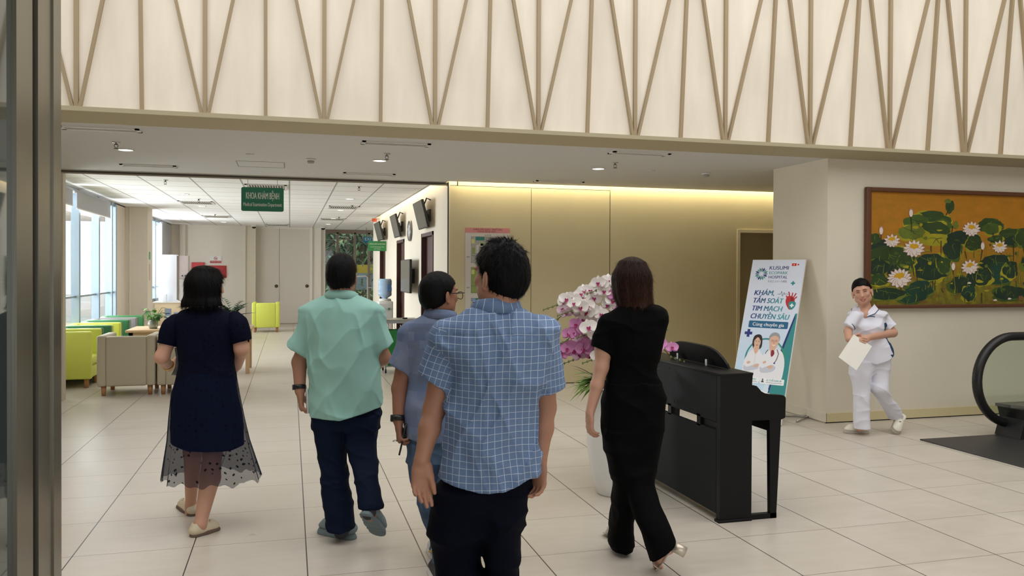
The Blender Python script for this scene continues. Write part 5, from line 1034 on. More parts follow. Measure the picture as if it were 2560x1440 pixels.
def collar_ring(parent, c, rt, fw, m, rx=.072, ry=.066, hgt=.045, drop=.03, gap=.5, fold=.018, uvs=24):
    """folded shirt collar around the neck, open at the front by gap radians"""
    mb = MB(); n = 40; o = np.array(parent.location); sec = [(1.0, 0), (1.0, hgt*.98), (1.05, hgt), (1.12, hgt*.93), (1.0+fold/rx*1.35, -.004), (1.0+fold/rx*1.1, -.006)]
    vs = []
    for i in range(n+1):
        a = -math.pi/2+gap/2+(2*math.pi-gap)*i/n
        a = math.pi/2+gap/2+(2*math.pi-gap)*i/n
        for k_, z in sec:
            p = np.asarray(c)+(rt*math.cos(a)*rx+fw*math.sin(a)*ry)*k_+ZZ*(z-drop*(math.sin(a)+1)*.5); vs.append(tuple(p-o))
    q = len(sec); mb.add(vs, [(i*q+j, i*q+(j+1) % q, (i+1)*q+(j+1) % q, (i+1)*q+j) for i in range(n) for j in range(q)]+[tuple(range(q-1, -1, -1)), tuple(range(n*q, n*q+q))], m, True)
    ob = mb.obj('collar', parent); l = ob.data.uv_layers.new(name='UVMap')
    for lp in ob.data.loops: vi = lp.vertex_index; l.data[lp.index].uv = ((vi//q)/n*.42, (vi % q)*.014)
    return ob
def sock(parent, a, b, ra, rb, m):
    S_ = Shape(); S_.cone(a, b, ra, rb, 0); skin('sock', S_, m, parent, .006)
def skin_mat(name, c, k=.5): 
    m = mat(name, c, k, bump=(130, .06), var=.03); b = m.node_tree.nodes['Principled BSDF']; b.inputs['Subsurface Weight'].default_value = .12; b.inputs['Subsurface Radius'].default_value = (.012, .005, .003); b.inputs['Subsurface Scale'].default_value = .5; return m
def hair_mat(name, c, c2=None, z0=0, z1=1):
    g = N(name, .5); q = g.scale(g.co('Object'), (90, 90, 7)); n = g.noise(q, 3, 4); base = lin(c)
    if c2: base = g.mix(g.ramp(g.xyz(g.co('Object'))[2], z0, z1), lin(c2), lin(c))
    g.color(g.mix(g.ramp(n, .35, .75, 0, .5), base, lin(tuple(min(255, int(v*1.5+4)) for v in (c2 or c))))); g.bump(n, .35, .004); g.b.inputs['Specular IOR Level'].default_value = .1; return g.m
# ================================================================ the six people
SKN, SKN2, SKN3 = skin_mat('skin_tan', (166, 120, 97)), skin_mat('skin_light', (196, 150, 127)), skin_mat('skin_dark', (142, 98, 78))
HBL, HBR = hair_mat('hair_black', (8, 7, 8)), hair_mat('hair_brown', (14, 10, 10), (56, 34, 25), 1.25, 1.62)
WBK = mat('watch_black', (22, 22, 24), .35); FD_ = lambda l, z, f: (RTh[0]*l, RTh[1]*l, z, f)
LATf = lambda P, c: (P-np.asarray(c, np.float32))@RTh.astype(np.float32)
def hem(S_, c, pts):
    xs = [p[0] for p in pts]; zs = [p[1] for p in pts]; S_.cut(lambda P: (np.interp(LATf(P, c), xs, zs)-P[:, 2]).astype(np.float32))
SCK = mat('sock_dark', (62, 60, 64), .9)
def person(label, base): return thing('person', label, 'person', tuple(base))
def band(parent, a, b, t, r, w, m, face=None, nm='watch'):
    """watch strap around a wrist: centre a-b axis position t"""
    a, b = np.asarray(a), np.asarray(b); c = a+(b-a)*t-np.array(parent.location); d = unit(b-a); mb = MB(); x = unit(np.cross(d, FWh)); y = np.cross(d, x)
    mb.lathe([(r, -w/2), (r+.004, -w/2), (r+.005, 0), (r+.004, w/2), (r, w/2), (r, -w/2)], m, 28, M4(c, x, y, d)); o = mb.obj(nm, parent)
    if face is not None:
        n = unit(np.asarray(face)-d*np.dot(face, d)); f = MB(); f.box((-w*.62, -w*.62, r-.002), (w*.62, w*.62, r+.011), m, M4(c, np.cross(d, n), d, n), .004); f.obj('watch_case', o)
    return o
def cloth(name, c, rough=.75, fine=260, st=.12): return mat(name, c, rough, bump=(fine, st), var=.03, spec=.06)
# ---------------------------------------------------------------- man in the mint polo shirt
t = person('man in mint green polo shirt and dark navy trousers walking away, grey-blue trainers', V(0.340, 5.031, 0.000)); H0 = Head(V(0.307, 5.100, 1.619), FWh+.02*ZZ); B = Shape(); H0.build(B, V(0.302, 5.100, 1.461), .060)
shL, elL, wrL = V(0.146, 5.142, 1.350), V(0.058, 5.194, 1.079), V(0.060, 5.150, 0.904); shR, elR, wrR = V(0.479, 5.050, 1.351), V(0.555, 5.048, 1.112), V(0.510, 5.267, 1.008)
B.chain([shL, elL, wrL], [.050, .046, .032], .02); B.chain([shR, elR, wrR], [.050, .047, .034], .02)
tips, th = hand(B, wrL, V(0.072, 5.146, 0.776)-wrL, RTh+.25*FWh, FWh*.3+RTh*.5-ZZ*.0+FWh*.7, (35, 45, 30)); hand(B, wrR, V(0.480, 5.357, 0.959)-wrR, -RTh, ZZ, (30, 40, 25))
B.prof([(0.310, 5.098, 1.479, 0.062, 0.050), (0.310, 5.097, 1.405, 0.197, 0.070), (0.328, 5.090, 1.195, 0.167, 0.090), (0.340, 5.085, 0.948, 0.167, 0.090), (0.340, 5.082, 0.726, 0.154, 0.100)], k=.03)
kL, aL, kR, aR = V(0.265, 5.080, 0.435), V(0.324, 5.018, 0.084), V(0.422, 5.017, 0.550), V(0.452, 4.737, 0.281)
B.chain([V(0.242, 5.109, 0.726), kL, aL, V(0.297, 5.036, 0.046)], [.06, .035, .033, .034], .02); B.chain([V(0.430, 5.058, 0.726), kR, aR, V(0.456, 4.735, 0.225)], [.06, .035, .033, .032], .02)
skin('body', B, SKN, t, .005)
skin('hair', H0.short_hair(3, .016, .016), HBL, t, .004, strands=(5000, .020, .22, .0009, H0.p(0, .115, -.05), 1))
MINT = N('mint_pique', .8); g = MINT; n = g.noise(g.scale(g.co('Object'), (1, 1, .6)), 5, 3); g.color(g.mix(n, lin((140, 184, 174)), lin((152, 198, 188)))); w_ = g.t.nodes.new('ShaderNodeTexVoronoi'); w_.inputs['Scale'].default_value = 420; g.t.links.new(g.co('Object'), w_.inputs['Vector']); g.bump(w_.outputs['Distance'], .15, .002); MINT = g.m
P_ = Shape(); cu = V(0.051, 5.166, 1.164); P_.cone(shL, cu, .058, .060, 0, None, 'u', unit(cu-shL)*.9-RTh*.25); cu = V(0.558, 5.027, 1.176); P_.cone(shR, cu, .058, .058, .02, None, 'u', unit(cu-shR)*.9+RTh*.25)
P_.prof([(0.305, 5.099, 1.496, 0.086, 0.066), (0.306, 5.099, 1.479, 0.120, 0.078), (0.307, 5.098, 1.451, 0.178, 0.095), (0.310, 5.097, 1.424, 0.225, 0.108), (0.310, 5.097, 1.380, 0.234, 0.120), (0.315, 5.095, 1.269, 0.215, 0.130), (0.320, 5.092, 1.165, 0.195, 0.132), (0.327, 5.089, 1.059, 0.195, 0.130), (0.335, 5.086, 0.973, 0.199, 0.130), (0.332, 5.086, 0.830, 0.205, 0.135), (0.332, 5.085, 0.746, 0.200, 0.138), (0.331, 5.085, 0.701, 0.199, 0.138)], k=.03, n=2.2)
P_.disp(lambda P: folds(P, .013, [FD_(1, .28, 8), FD_(1, -.35, 7), FD_(.5, 1, 4)], 4)); hem(P_, V(0.330, 5.086, 0.751), [(-.22, V(0.139, 5.138, 0.757)[2]), (0, V(0.323, 5.087, 0.746)[2]), (.2, V(0.522, 5.033, 0.806)[2])])
skin('polo_shirt', P_, MINT, t, .005); collar_ring(t, V(0.305, 5.099, 1.486), RTh, FWh, MINT, .082, .074, .046, .03, .4, .024)
TR = cloth('navy_trousers', (18, 27, 46), .7); Q = Shape()
Q.prof([(0.334, 5.085, 0.812, 0.170, 0.100), (0.334, 5.084, 0.738, 0.183, 0.108), (0.337, 5.083, 0.687, 0.183, 0.102)], k=.02); Q.prof([(0.250, 5.107, 0.750, 0.095, 0.100), (0.246, 5.108, 0.701, 0.094, 0.100), (0.256, 5.093, 0.508, 0.074, 0.085), (0.273, 5.066, 0.309, 0.075, 0.080), (0.296, 5.037, 0.161, 0.079, 0.080), (0.306, 5.024, 0.084, 0.073, 0.080)], k=.02)
Q.prof([(0.430, 5.058, 0.751, 0.091, 0.100), (0.427, 5.058, 0.665, 0.084, 0.095), (0.417, 5.029, 0.580, 0.077, 0.085), (0.426, 5.005, 0.535, 0.078, 0.085), (0.443, 4.875, 0.415, 0.062, 0.075), (0.453, 4.767, 0.282, 0.055, 0.072)], k=.012)
Q.disp(lambda P: folds(P, .010, [FD_(.3, 1, 6), FD_(-.3, 1, 5), FD_(1, .3, 5)], 12)+folds(P, .005, [FD_(.5, 1, 13)], 3)); skin('trousers', Q, TR, t, .005)
for a, b in ((aL, V(0.302, 5.035, 0.051)), (aR, V(0.441, 4.719, 0.250))): sock(t, a+.35*(kL*0+a-b), b, .040, .042, SCK)
SHG, SHS = mat('trainer_grey_blue', (122, 138, 142), .7, bump=(120, .3)), mat('trainer_sole', (110, 124, 128), .75, bump=(60, .4))
def grooves(B_, pt, s, f, u):
    for y in (.12, .26, .40, .62, .76): B_.cone(pt(-.06, y, -.002), pt(.06, y+.05, -.002), .008, .008, .003, None, 's')
def ribs(B_, pt, s, f, u):
    for y in (.10, .2, .3, .42, .6, .72): B_.cone(pt(-.07, y, .016), pt(-.07, y+.1, .03), .012, .012, .004, None, 's')
shoe(t, V(0.390, 5.026, 0.000), V(0.185, 5.245, 0.000), ZZ, SHG, SHS, sole=.04, hgt=.075, extra=ribs); shoe(t, V(0.407, 4.666, 0.261), V(0.516, 4.841, 0.070), ZZ, SHG, SHS, sole=.04, hgt=.07, extra=grooves)
band(t, elL, wrL, .86, .034, .026, WBK, -RTh+FWh*-.3)
tag(MB().box((-.006, -.036, -.075), (.006, .036, .075), mat('phone_white', (206, 204, 206), .25), M4(V(0.103, 5.133, 0.848), unit(RTh+.35*FWh), unit(FWh-.35*RTh), (-.05, 0, 1)), .004).obj('phone'), None, 'pale phone held in the hand of the man in mint green', 'phone')
# ---------------------------------------------------------------- woman in the navy dotted dress
t = person('woman with black bob in navy polka-dot dress walking away, cream loafers', V(-0.567, 5.465, 0.000)); ZA = 5.2; tr = unit(FWh*.75+RTh*.65); H0 = Head(V(-0.517, 5.532, 1.540), tr); B = Shape(); H0.build(B, V(-0.527, 5.534, 1.391), .052, True)
shL, elL, wrL = V(-0.705, 5.582, 1.313), V(-0.787, 5.571, 1.090), V(-0.767, 5.762, 1.004); shR, elR, wrR = V(-0.334, 5.480, 1.328), V(-0.299, 5.469, 1.143), V(-0.333, 5.643, 1.014)
B.chain([shL, elL, wrL], [.050, .043, .029], .025); B.chain([shR, elR, wrR], [.050, .043, .029], .025)
hand(B, wrL, V(-0.745, 5.901, 1.022)-wrL, RTh-ZZ*.3, ZZ+FWh*.3, (30, 40, 20), .92); hand(B, wrR, V(-0.363, 5.713, 0.961)-wrR, -RTh, ZZ, (35, 45, 30), .92)
B.prof([(-0.520, 5.532, 1.391, 0.064, 0.050), (-0.519, 5.531, 1.327, 0.154, 0.070), (-0.517, 5.528, 1.122, 0.144, 0.090), (-0.522, 5.527, 0.852, 0.176, 0.100)], k=.03)
B.chain([V(-0.608, 5.571, 0.810), V(-0.611, 5.652, 0.457), V(-0.642, 5.822, 0.065), V(-0.650, 5.824, 0.012)], [.085, .058, .034, .03], .02); B.chain([V(-0.444, 5.506, 0.814), V(-0.471, 5.458, 0.492), V(-0.485, 5.429, 0.334), V(-0.535, 5.357, 0.068), V(-0.534, 5.367, 0.028)], [.085, .058, .062, .036, .032], .02)
skin('body', B, SKN2, t, .005)
def bob(Hh, secs, front, seed, mtl, par, cz=.05, n=2.1, flip=0):
    """chin-length hair: crown plus a hanging curtain, open over the face"""
    S_ = Shape(); z = Hh.z; S_.ell(Hh.p(0, .020, -.018), (.094*z, .106*z, .110*z), Hh.ax, 0); S_.prof(secs, RTh, n, .05)
    S_.cut(lambda P: (np.minimum(Hh.loc(P)[:, 2]-np.interp(Hh.loc(P)[:, 1], [-.2, -.05, .03, .07, .12], [front, front, front+.012, .085, .14]), 1)*z).astype(np.float32))
    def st(P):
        q = Hh.loc(P); a = np.arctan2(q[:, 0], -q[:, 2]); n = vnoise(np.stack([a*22, q[:, 1]*6, q[:, 1]*0], 1).astype(np.float32)+seed); m_ = vnoise(np.stack([a*7, q[:, 1]*5, q[:, 1]*0], 1).astype(np.float32)+2*seed); return (-.0030*(n-.5)-.012*(m_-.5)*np.clip(.3-q[:, 1]*7, 0, 1)).astype(np.float32)
    S_.disp(st); return skin('hair', S_, mtl, par, .004, strands=(6000, .055, .015, .0011, Hh.p(0, .12, -.03), seed))
bob(H0, [(-0.511, 5.532, 1.645, 0.055, 0.070), (-0.516, 5.532, 1.584, 0.099, 0.105), (-0.523, 5.534, 1.527, 0.114, 0.110), (-0.528, 5.535, 1.481, 0.124, 0.110), (-0.532, 5.525, 1.450, 0.132, 0.110), (-0.530, 5.514, 1.418, 0.133, 0.100)], .035, 2, HBL, t)
NVD, NVS = N('navy_chiffon', .7), None
g = NVD; c = g.co('Object'); n = g.noise(g.scale(c, (60, 60, 4)), 2, 3)
vo = g.t.nodes.new('ShaderNodeTexVoronoi'); vo.inputs['Scale'].default_value = 30; vo.inputs['Randomness'].default_value = .55; g.t.links.new(c, vo.inputs['Vector']); dot = g.math('LESS_THAN', vo.outputs['Distance'], .19)
g.color(g.mix(dot, g.mix(n, lin((7, 10, 27)), lin((12, 16, 36))), lin((4, 5, 14)))); g.bump(n, .4, .004); g.b.inputs['Specular IOR Level'].default_value = .06; NVD = g.m
def sheer(name, c, a, da):
    m = bpy.data.materials.new(name); m.use_nodes = True; tt = m.node_tree; b = tt.nodes['Principled BSDF']; b.inputs['Roughness'].default_value = .7; b.inputs['Specular IOR Level'].default_value = .08
    tc = tt.nodes.new('ShaderNodeTexCoord'); vo = tt.nodes.new('ShaderNodeTexVoronoi'); vo.inputs['Scale'].default_value = 27; vo.inputs['Randomness'].default_value = .5; tt.links.new(tc.outputs['UV'], vo.inputs['Vector'])
    mp = tt.nodes.new('ShaderNodeMath'); mp.operation = 'LESS_THAN'; mp.inputs[1].default_value = .2; tt.links.new(vo.outputs['Distance'], mp.inputs[0])
    mr = tt.nodes.new('ShaderNodeMapRange'); mr.inputs['To Min'].default_value = a; mr.inputs['To Max'].default_value = da; tt.links.new(mp.outputs[0], mr.inputs['Value']); tt.links.new(mr.outputs[0], b.inputs['Alpha'])
    mx = tt.nodes.new('ShaderNodeMix'); mx.data_type = 'RGBA'; mx.inputs[6].default_value = lin(c); mx.inputs[7].default_value = lin((6, 8, 22)); tt.links.new(mp.outputs[0], mx.inputs[0]); tt.links.new(mx.outputs[2], b.inputs['Base Color']); return m
P_ = Shape(); P_.prof([(-0.525, 5.533, 1.409, 0.069, 0.060), (-0.529, 5.534, 1.399, 0.105, 0.072), (-0.526, 5.533, 1.371, 0.160, 0.090), (-0.522, 5.532, 1.327, 0.190, 0.105), (-0.519, 5.530, 1.250, 0.187, 0.115), (-0.517, 5.529, 1.147, 0.177, 0.115), (-0.513, 5.527, 1.058, 0.168, 0.110), (-0.515, 5.526, 0.968, 0.181, 0.118), (-0.520, 5.527, 0.852, 0.196, 0.121), (-0.514, 5.524, 0.737, 0.213, 0.126), (-0.510, 5.521, 0.608, 0.219, 0.130), (-0.508, 5.520, 0.511, 0.221, 0.132)], k=.02, n=2.2)
P_.disp(lambda P: folds(P, .008, [FD_(1, .2, 5), FD_(.3, 1, 4)], 21)*.6); hem(P_, V(-0.511, 5.521, 0.557), [(-.26, V(-0.729, 5.581, 0.556)[2]), (0, V(-0.555, 5.533, 0.490)[2]), (.12, V(-0.407, 5.492, 0.486)[2]), (.24, V(-0.290, 5.461, 0.527)[2])])
skin('dress', P_, NVD, t, .006)
def sheet(name, rows, m, parent, amp, k, seed=0, ripple=.01, n=360):
    """hanging gathered cloth: rows of (cx,cy,z,w,dp) from top to bottom, ruffled by amp at the hem"""
    mb = MB(); o = np.array(parent.location); rr = random.Random(seed); ph = [rr.uniform(0, 6.28) for _ in range(6)]; q = len(rows); vs = []; uvs = []
    for j, (cx, cy, z, w, dp) in enumerate(rows):
        u = j/(q-1)
        for i in range(n):
            a = 2*math.pi*i/n; f = 1+.006*math.sin(41*a+3*u)+.005*math.sin(67*a-2*u)+amp*u**1.3*(math.sin(k*a+ph[0])+.6*math.sin((k*2-1)*a+ph[1]+1.2*u)+.35*math.sin((k*3+2)*a+ph[2]))
            x = math.cos(a)*w*f; y = math.sin(a)*dp*f; p = np.array((cx, cy, z))+RTh*x+FWh*y+ZZ*(ripple*u**4*(math.sin(k*1.3*a+ph[3])+.6*math.sin(3*k*a+ph[4]))); vs.append(tuple(p-o)); uvs.append((a*.24, z))
    fs = [(j*n+i, j*n+(i+1) % n, (j+1)*n+(i+1) % n, (j+1)*n+i) for j in range(q-1) for i in range(n)]; mb.add(vs, fs, m, True); ob = mb.obj(name, parent); l = ob.data.uv_layers.new(name='UVMap')
    for p in ob.data.polygons:
        w_ = any(v % n == 0 for v in p.vertices) and any(v % n == n-1 for v in p.vertices)
        for li in p.loop_indices:
            v = ob.data.loops[li].vertex_index; uu = uvs[v]; l.data[li].uv = (uu[0]+(2*math.pi*.24 if w_ and v % n == 0 else 0), uu[1])
    return ob
rows = [(-0.514, 5.526, 0.993, 0.183, 0.122), (-0.516, 5.526, 0.929, 0.195, 0.135), (-0.521, 5.527, 0.852, 0.213, 0.146), (-0.514, 5.524, 0.711, 0.234, 0.162), (-0.502, 5.519, 0.557, 0.258, 0.175), (-0.491, 5.515, 0.429, 0.287, 0.200), (-0.479, 5.510, 0.313, 0.312, 0.225)]
sheet('skirt_overlay', rows, sheer('navy_sheer', (15, 23, 48), .62, .97), t, .035, 7, 5, .012)
m = sheer('navy_sheer_sleeve', (30, 34, 60), .72, .98)
for s, sh, pts in ((-1, shL, (V(-0.685, 5.576, 1.319), V(-0.722, 5.586, 1.280), V(-0.740, 5.590, 1.228), V(-0.753, 5.583, 1.178))), (1, shR, (V(-0.354, 5.486, 1.333), V(-0.329, 5.478, 1.297), V(-0.314, 5.474, 1.246), V(-0.301, 5.470, 1.200)))):
    S_ = Shape(); S_.chain(pts, [.044, .058, .058, .054], .03); S_.cut(lambda P, a=pts: ((P-a[3].astype(np.float32))@unit(a[3]-a[2]).astype(np.float32))); S_.disp(lambda P: folds(P, .008, [FD_(1, .5, 9), FD_(1, -.4, 8)], 31)); skin('puff_sleeve', S_, NVD, t, .005)
    d = unit(pts[3]-pts[2]); mb = MB(); x = unit(np.cross(d, FWh)); mb.lathe([(.056, -.012), (.064, -.012), (.066, 0), (.063, .012), (.056, .012)], NVD, 30, M4(pts[3]-np.array(t.location), x, np.cross(d, x), d)); mb.obj('sleeve_cuff', t)
CRM2, BRS = mat('loafer_cream', (206, 192, 166), .5, bump=(90, .1)), mat('loafer_sole', (104, 84, 74), .7)
for a, b in ((V(-0.580, 5.325, 0.000), V(-0.450, 5.459, 0.000)), (V(-0.610, 5.761, 0.000), V(-0.732, 6.069, 0.000))):
    o, pt, s, f, u = shoe(t, a, b, ZZ, CRM2, BRS, w=.042, hgt=.06, sole=.014, wedge=.024, open_=.036); q = np.array(t.location); mb = MB()
    for sx in (-1, 1): mb.tube([tuple(pt(0, .62, .070)-q), tuple(pt(sx*.02, .66, .078)-q), tuple(pt(sx*.03, .60, .072)-q), tuple(pt(0, .62, .070)-q)], .003, CRM2, 6); mb.tube([tuple(pt(0, .62, .07)-q), tuple(pt(sx*.02, .70, .066)-q)], .003, CRM2, 6)
    mb.obj('bow', o)
band(t, elL, wrL, .75, .036, .008, mat('gold', (206, 176, 110), .25, 1), None, 'bracelet')
mb = MB(); q = [V(-0.689, 5.565, 1.148), V(-0.680, 5.552, 1.090), V(-0.685, 5.553, 1.026), V(-0.712, 5.580, 0.969)]
for k in range(5):
    off = -RTh*.006*k; a = [p+off for p in q]; b = [p+FWh*.17+off for p in a]; mb.add([tuple(p) for p in a+b], [(i, i+1, i+5, i+4) for i in range(3)], mat('paper_white', (216, 214, 208), .6) if k % 2 else mat('paper_grey', (176, 176, 172), .6))
tag(mb.obj('booklet'), None, 'folded white booklet tucked under the arm of the woman in navy', 'booklet')
# ---------------------------------------------------------------- man in the slate patchwork shirt and jeans
t = person('man in slate blue patchwork shirt and blue jeans, wearing glasses, face turned aside', V(0.773, 4.435, 0.000)); tr = unit(FWh*.62+RTh*.78); H0 = Head(V(0.821, 4.543, 1.517), tr); B = Shape(); H0.build(B, V(0.813, 4.545, 1.388), .060)
shL, elL, wrL = V(0.664, 4.584, 1.283), V(0.603, 4.598, 0.983), V(0.587, 4.539, 0.808); shR, elR, wrR = V(0.992, 4.598, 1.276), V(1.030, 4.637, 0.986), V(1.040, 4.735, 0.757)
B.chain([shL, elL, wrL], [.058, .046, .031], .02); B.chain([shR, elR, wrR], [.058, .046, .032], .02); hand(B, wrL, V(0.593, 4.515, 0.660)-wrL, RTh+.2*FWh, FWh, (40, 50, 30)); hand(B, wrR, V(0, 0, -1), -RTh, FWh)
B.prof([(0.818, 4.543, 1.381, 0.053, 0.050), (0.816, 4.543, 1.324, 0.142, 0.070), (0.811, 4.542, 1.075, 0.125, 0.090), (0.812, 4.538, 0.689, 0.125, 0.100)], k=.03)
B.chain([V(0.752, 4.554, 0.688), V(0.787, 4.563, 0.377), V(0.834, 4.651, 0.081), V(0.834, 4.650, 0.030)], [.06, .04, .034, .03], .02); B.chain([V(0.888, 4.517, 0.689), V(0.859, 4.418, 0.354), V(0.809, 4.326, 0.101), V(0.805, 4.327, 0.036)], [.06, .04, .034, .03], .02)
skin('body', B, SKN3, t, .005); skin('hair', H0.short_hair(5, .012, .010, 0, -.082), HBL, t, .004, strands=(4500, .014, .18, .0009, H0.p(0, .115, -.05), 2))
g = N('patchwork_cotton', .8); uv = g.co('UV'); br = g.t.nodes.new('ShaderNodeTexBrick'); g.t.links.new(uv, br.inputs['Vector']); br.inputs['Scale'].default_value = 9; br.inputs['Mortar Size'].default_value = 0; br.inputs['Color1'].default_value = lin((76, 92, 122)); br.inputs['Color2'].default_value = lin((126, 138, 164)); br.inputs['Bias'].default_value = -.1; br.inputs['Brick Width'].default_value = .62; br.inputs['Row Height'].default_value = .42
b2 = g.t.nodes.new('ShaderNodeTexBrick'); g.t.links.new(g.scale(uv, (1.3, .8, 1)), b2.inputs['Vector']); b2.inputs['Scale'].default_value = 7; b2.inputs['Mortar Size'].default_value = 0; b2.inputs['Color1'].default_value = lin((84, 106, 150)); b2.inputs['Color2'].default_value = lin((112, 116, 134))
wv = g.noise(g.scale(uv, (500, 30, 1)), 1, 2); g.color(g.mix(.2, g.mix(.45, br.outputs['Color'], b2.outputs['Color']), g.mix(wv, lin((84, 98, 126)), lin((120, 134, 162))))); g.bump(wv, .15, .002); PATCH = g.m
def shirt_uv(shL, cuL, shR, cuR, c, rt=RTh):
    """cloth coordinates: one map for the body, one for each sleeve; faces choose by where they lie"""
    c3 = np.asarray(c)
    def body(P):
        l = (P-c3)@rt; fw = (P-c3)@FWh; wb = (vnoise((P*5).astype(np.float32))-.5)*.03
        return np.stack([l+np.sign(l)*np.maximum(0, fw+.02)*.6+wb, P[:, 2]+(vnoise((P*6+7).astype(np.float32))-.5)*.024], 1)
    def sleeve(a, b):
        ax = unit(b-a); s_ = unit(rt-ax*(rt@ax)); o_ = np.cross(ax, s_)
        def f(P): t_ = (P-a)@ax; return np.stack([(P-a)@s_*1.15+.5*((P-a)@FWh), -t_+.01*(vnoise((P*7).astype(np.float32))-.5)], 1)
        return f
    def cls(C):
        k = np.zeros(len(C), int)
        for i, (a, b) in enumerate(((shL, cuL), (shR, cuR))):
            ax = unit(b-a); t_ = (C-a)@ax; pe = np.linalg.norm(C-a-t_[:, None]*ax, axis=1); l = np.abs((C-c3)@rt); k[(t_ > -.02) & (pe < .095) & (l > .165+.1*np.maximum(0, -t_))] = i+1
        return k
    return [body, sleeve(shL, cuL), sleeve(shR, cuR)], cls
cuL, cuR = V(0.607, 4.598, 1.105), V(1.052, 4.632, 1.104); P_ = Shape(); P_.cone(shL, cuL, .056, .060, 0, None, 'u', unit(cuL-shL)-RTh*.2); P_.cone(shR, cuR, .056, .060, .02, None, 'u', True)
P_.prof([(0.821, 4.542, 1.401, 0.077, 0.066), (0.819, 4.543, 1.379, 0.116, 0.085), (0.821, 4.552, 1.344, 0.171, 0.105), (0.823, 4.562, 1.309, 0.207, 0.115), (0.825, 4.561, 1.254, 0.201, 0.125), (0.828, 4.559, 1.129, 0.171, 0.130), (0.823, 4.559, 1.015, 0.166, 0.128), (0.817, 4.539, 0.893, 0.174, 0.130), (0.817, 4.538, 0.779, 0.183, 0.135), (0.819, 4.536, 0.666, 0.185, 0.137)], k=.03, n=2.2)
P_.disp(lambda P: folds(P, .009, [FD_(1, .3, 5), FD_(1, -.3, 6), FD_(.2, 1, 3)], 41)); hem(P_, V(0.812, 4.538, 0.700), [(-.2, V(0.643, 4.585, 0.724)[2]), (-.1, V(0.713, 4.565, 0.702)[2]), (.1, V(0.910, 4.511, 0.698)[2])])
skin('shirt', P_, PATCH, t, .005, shirt_uv(shL, cuL, shR, cuR, V(0.817, 4.541, 1.143))); collar_ring(t, V(0.824, 4.542, 1.390), unit(RTh*.9-FWh*.3), unit(FWh*.9+RTh*.3), PATCH, .082, .076, .046, .03, .4, .022)
g = N('denim', .8); n = g.noise(g.scale(g.co('Object'), (12, 12, 3)), 2, 5); g.color(g.mix(g.ramp(n, .3, .7), lin((44, 66, 94)), lin((74, 100, 132)))); g.bump(g.noise(g.scale(g.co('Object'), (300, 300, 80)), 1, 2), .2, .002); DEN = g.m
Q = Shape(); Q.prof([(0.818, 4.537, 0.757, 0.177, 0.118), (0.819, 4.536, 0.677, 0.176, 0.122), (0.816, 4.536, 0.575, 0.166, 0.115)], k=.02); Q.prof([(0.736, 4.559, 0.666, 0.090, 0.100), (0.750, 4.564, 0.511, 0.086, 0.098), (0.780, 4.575, 0.333, 0.073, 0.088), (0.833, 4.621, 0.149, 0.062, 0.075), (0.848, 4.636, 0.047, 0.051, 0.070)], k=.02); Q.prof([(0.901, 4.513, 0.666, 0.086, 0.100), (0.884, 4.475, 0.517, 0.082, 0.098), (0.853, 4.399, 0.338, 0.071, 0.088), (0.827, 4.343, 0.181, 0.063, 0.075), (0.817, 4.323, 0.053, 0.056, 0.072)], k=.012)
Q.disp(lambda P: folds(P, .010, [FD_(.3, 1, 6), FD_(-.4, 1, 7)], 43)); skin('jeans', Q, DEN, t, .006)
SNW, SNB = mat('sneaker_white', (214, 212, 206), .5), mat('sneaker_black', (40, 38, 42), .6); o, pt, s, f, u = shoe(t, V(0.831, 4.471, 0.000), V(0.824, 4.743, 0.000), ZZ, SNW, SNW, w=.048, sole=.03); mb = MB(); q = np.array(t.location)
mb.tube([tuple(pt(-.044, .3, .05)-q), tuple(pt(-.05, .5, .035)-q)], .010, mat('sneaker_mustard', (196, 156, 80), .6), 8, flat=(.6, 1.2)); mb.obj('side_patch', o)
o, pt, s, f, u = shoe(t, V(0.779, 4.140, 0.000), V(0.775, 4.410, 0.000), ZZ, SNB, SNW, w=.048, sole=.03); mb = MB()
for k in range(4): mb.tube([tuple(pt(-.03, .40+.09*k, .082-.012*k)-q), tuple(pt(0, .43+.09*k, .092-.012*k)-q), tuple(pt(.03, .40+.09*k, .082-.012*k)-q)], .004, WBK, 6)
mb.obj('laces', o)
band(t, elL, wrL, .93, .033, .030, WBK, -RTh); band(t, V(0.567, 4.522, 0.709), V(0.569, 4.522, 0.691), .5, .0105, .005, mat('silver', (214, 212, 208), .2, 1), None, 'ring')
mb = MB(); q = np.array(t.location); e = lambda x, y, z: H0.p(x, y, z)-q
for s in (-1, 1): mb.tube([e(s*.078, .004, .0), e(s*.077, .006, .05), e(s*.070, .006, .108)], .0028, WBK, 6); mb.tube([e(s*.034+.030*math.cos(a), -.008+.020*math.sin(a), .112-.010*abs(math.cos(a))) for a in np.linspace(0, 6.28, 20)[:-1]], .0022, WBK, 6, True)
mb.tube([e(-.008, 0, .112), e(0, .003, .114), e(.008, 0, .112)], .002, WBK, 6); mb.obj('eyeglasses', t)
t2 = thing('sunglasses', 'folded black sunglasses in the hand of the man in jeans', 'sunglasses', tuple(V(0.608, 4.491, 0.731))); o = np.array(t2.location); m = MB(); m.tube([V(0.618, 4.488, 0.791)-o, V(0.610, 4.490, 0.731)-o, V(0.586, 4.496, 0.624)-o], [.007, .006, .005], WBK, 8); m.obj('temple', t2)
m = MB(); m.tube([V(0.624, 4.497, 0.796)-o, V(0.630, 4.506, 0.749)-o, V(0.617, 4.498, 0.711)-o], [.008, .013, .009], WBK, 10); m.obj('lenses', t2)
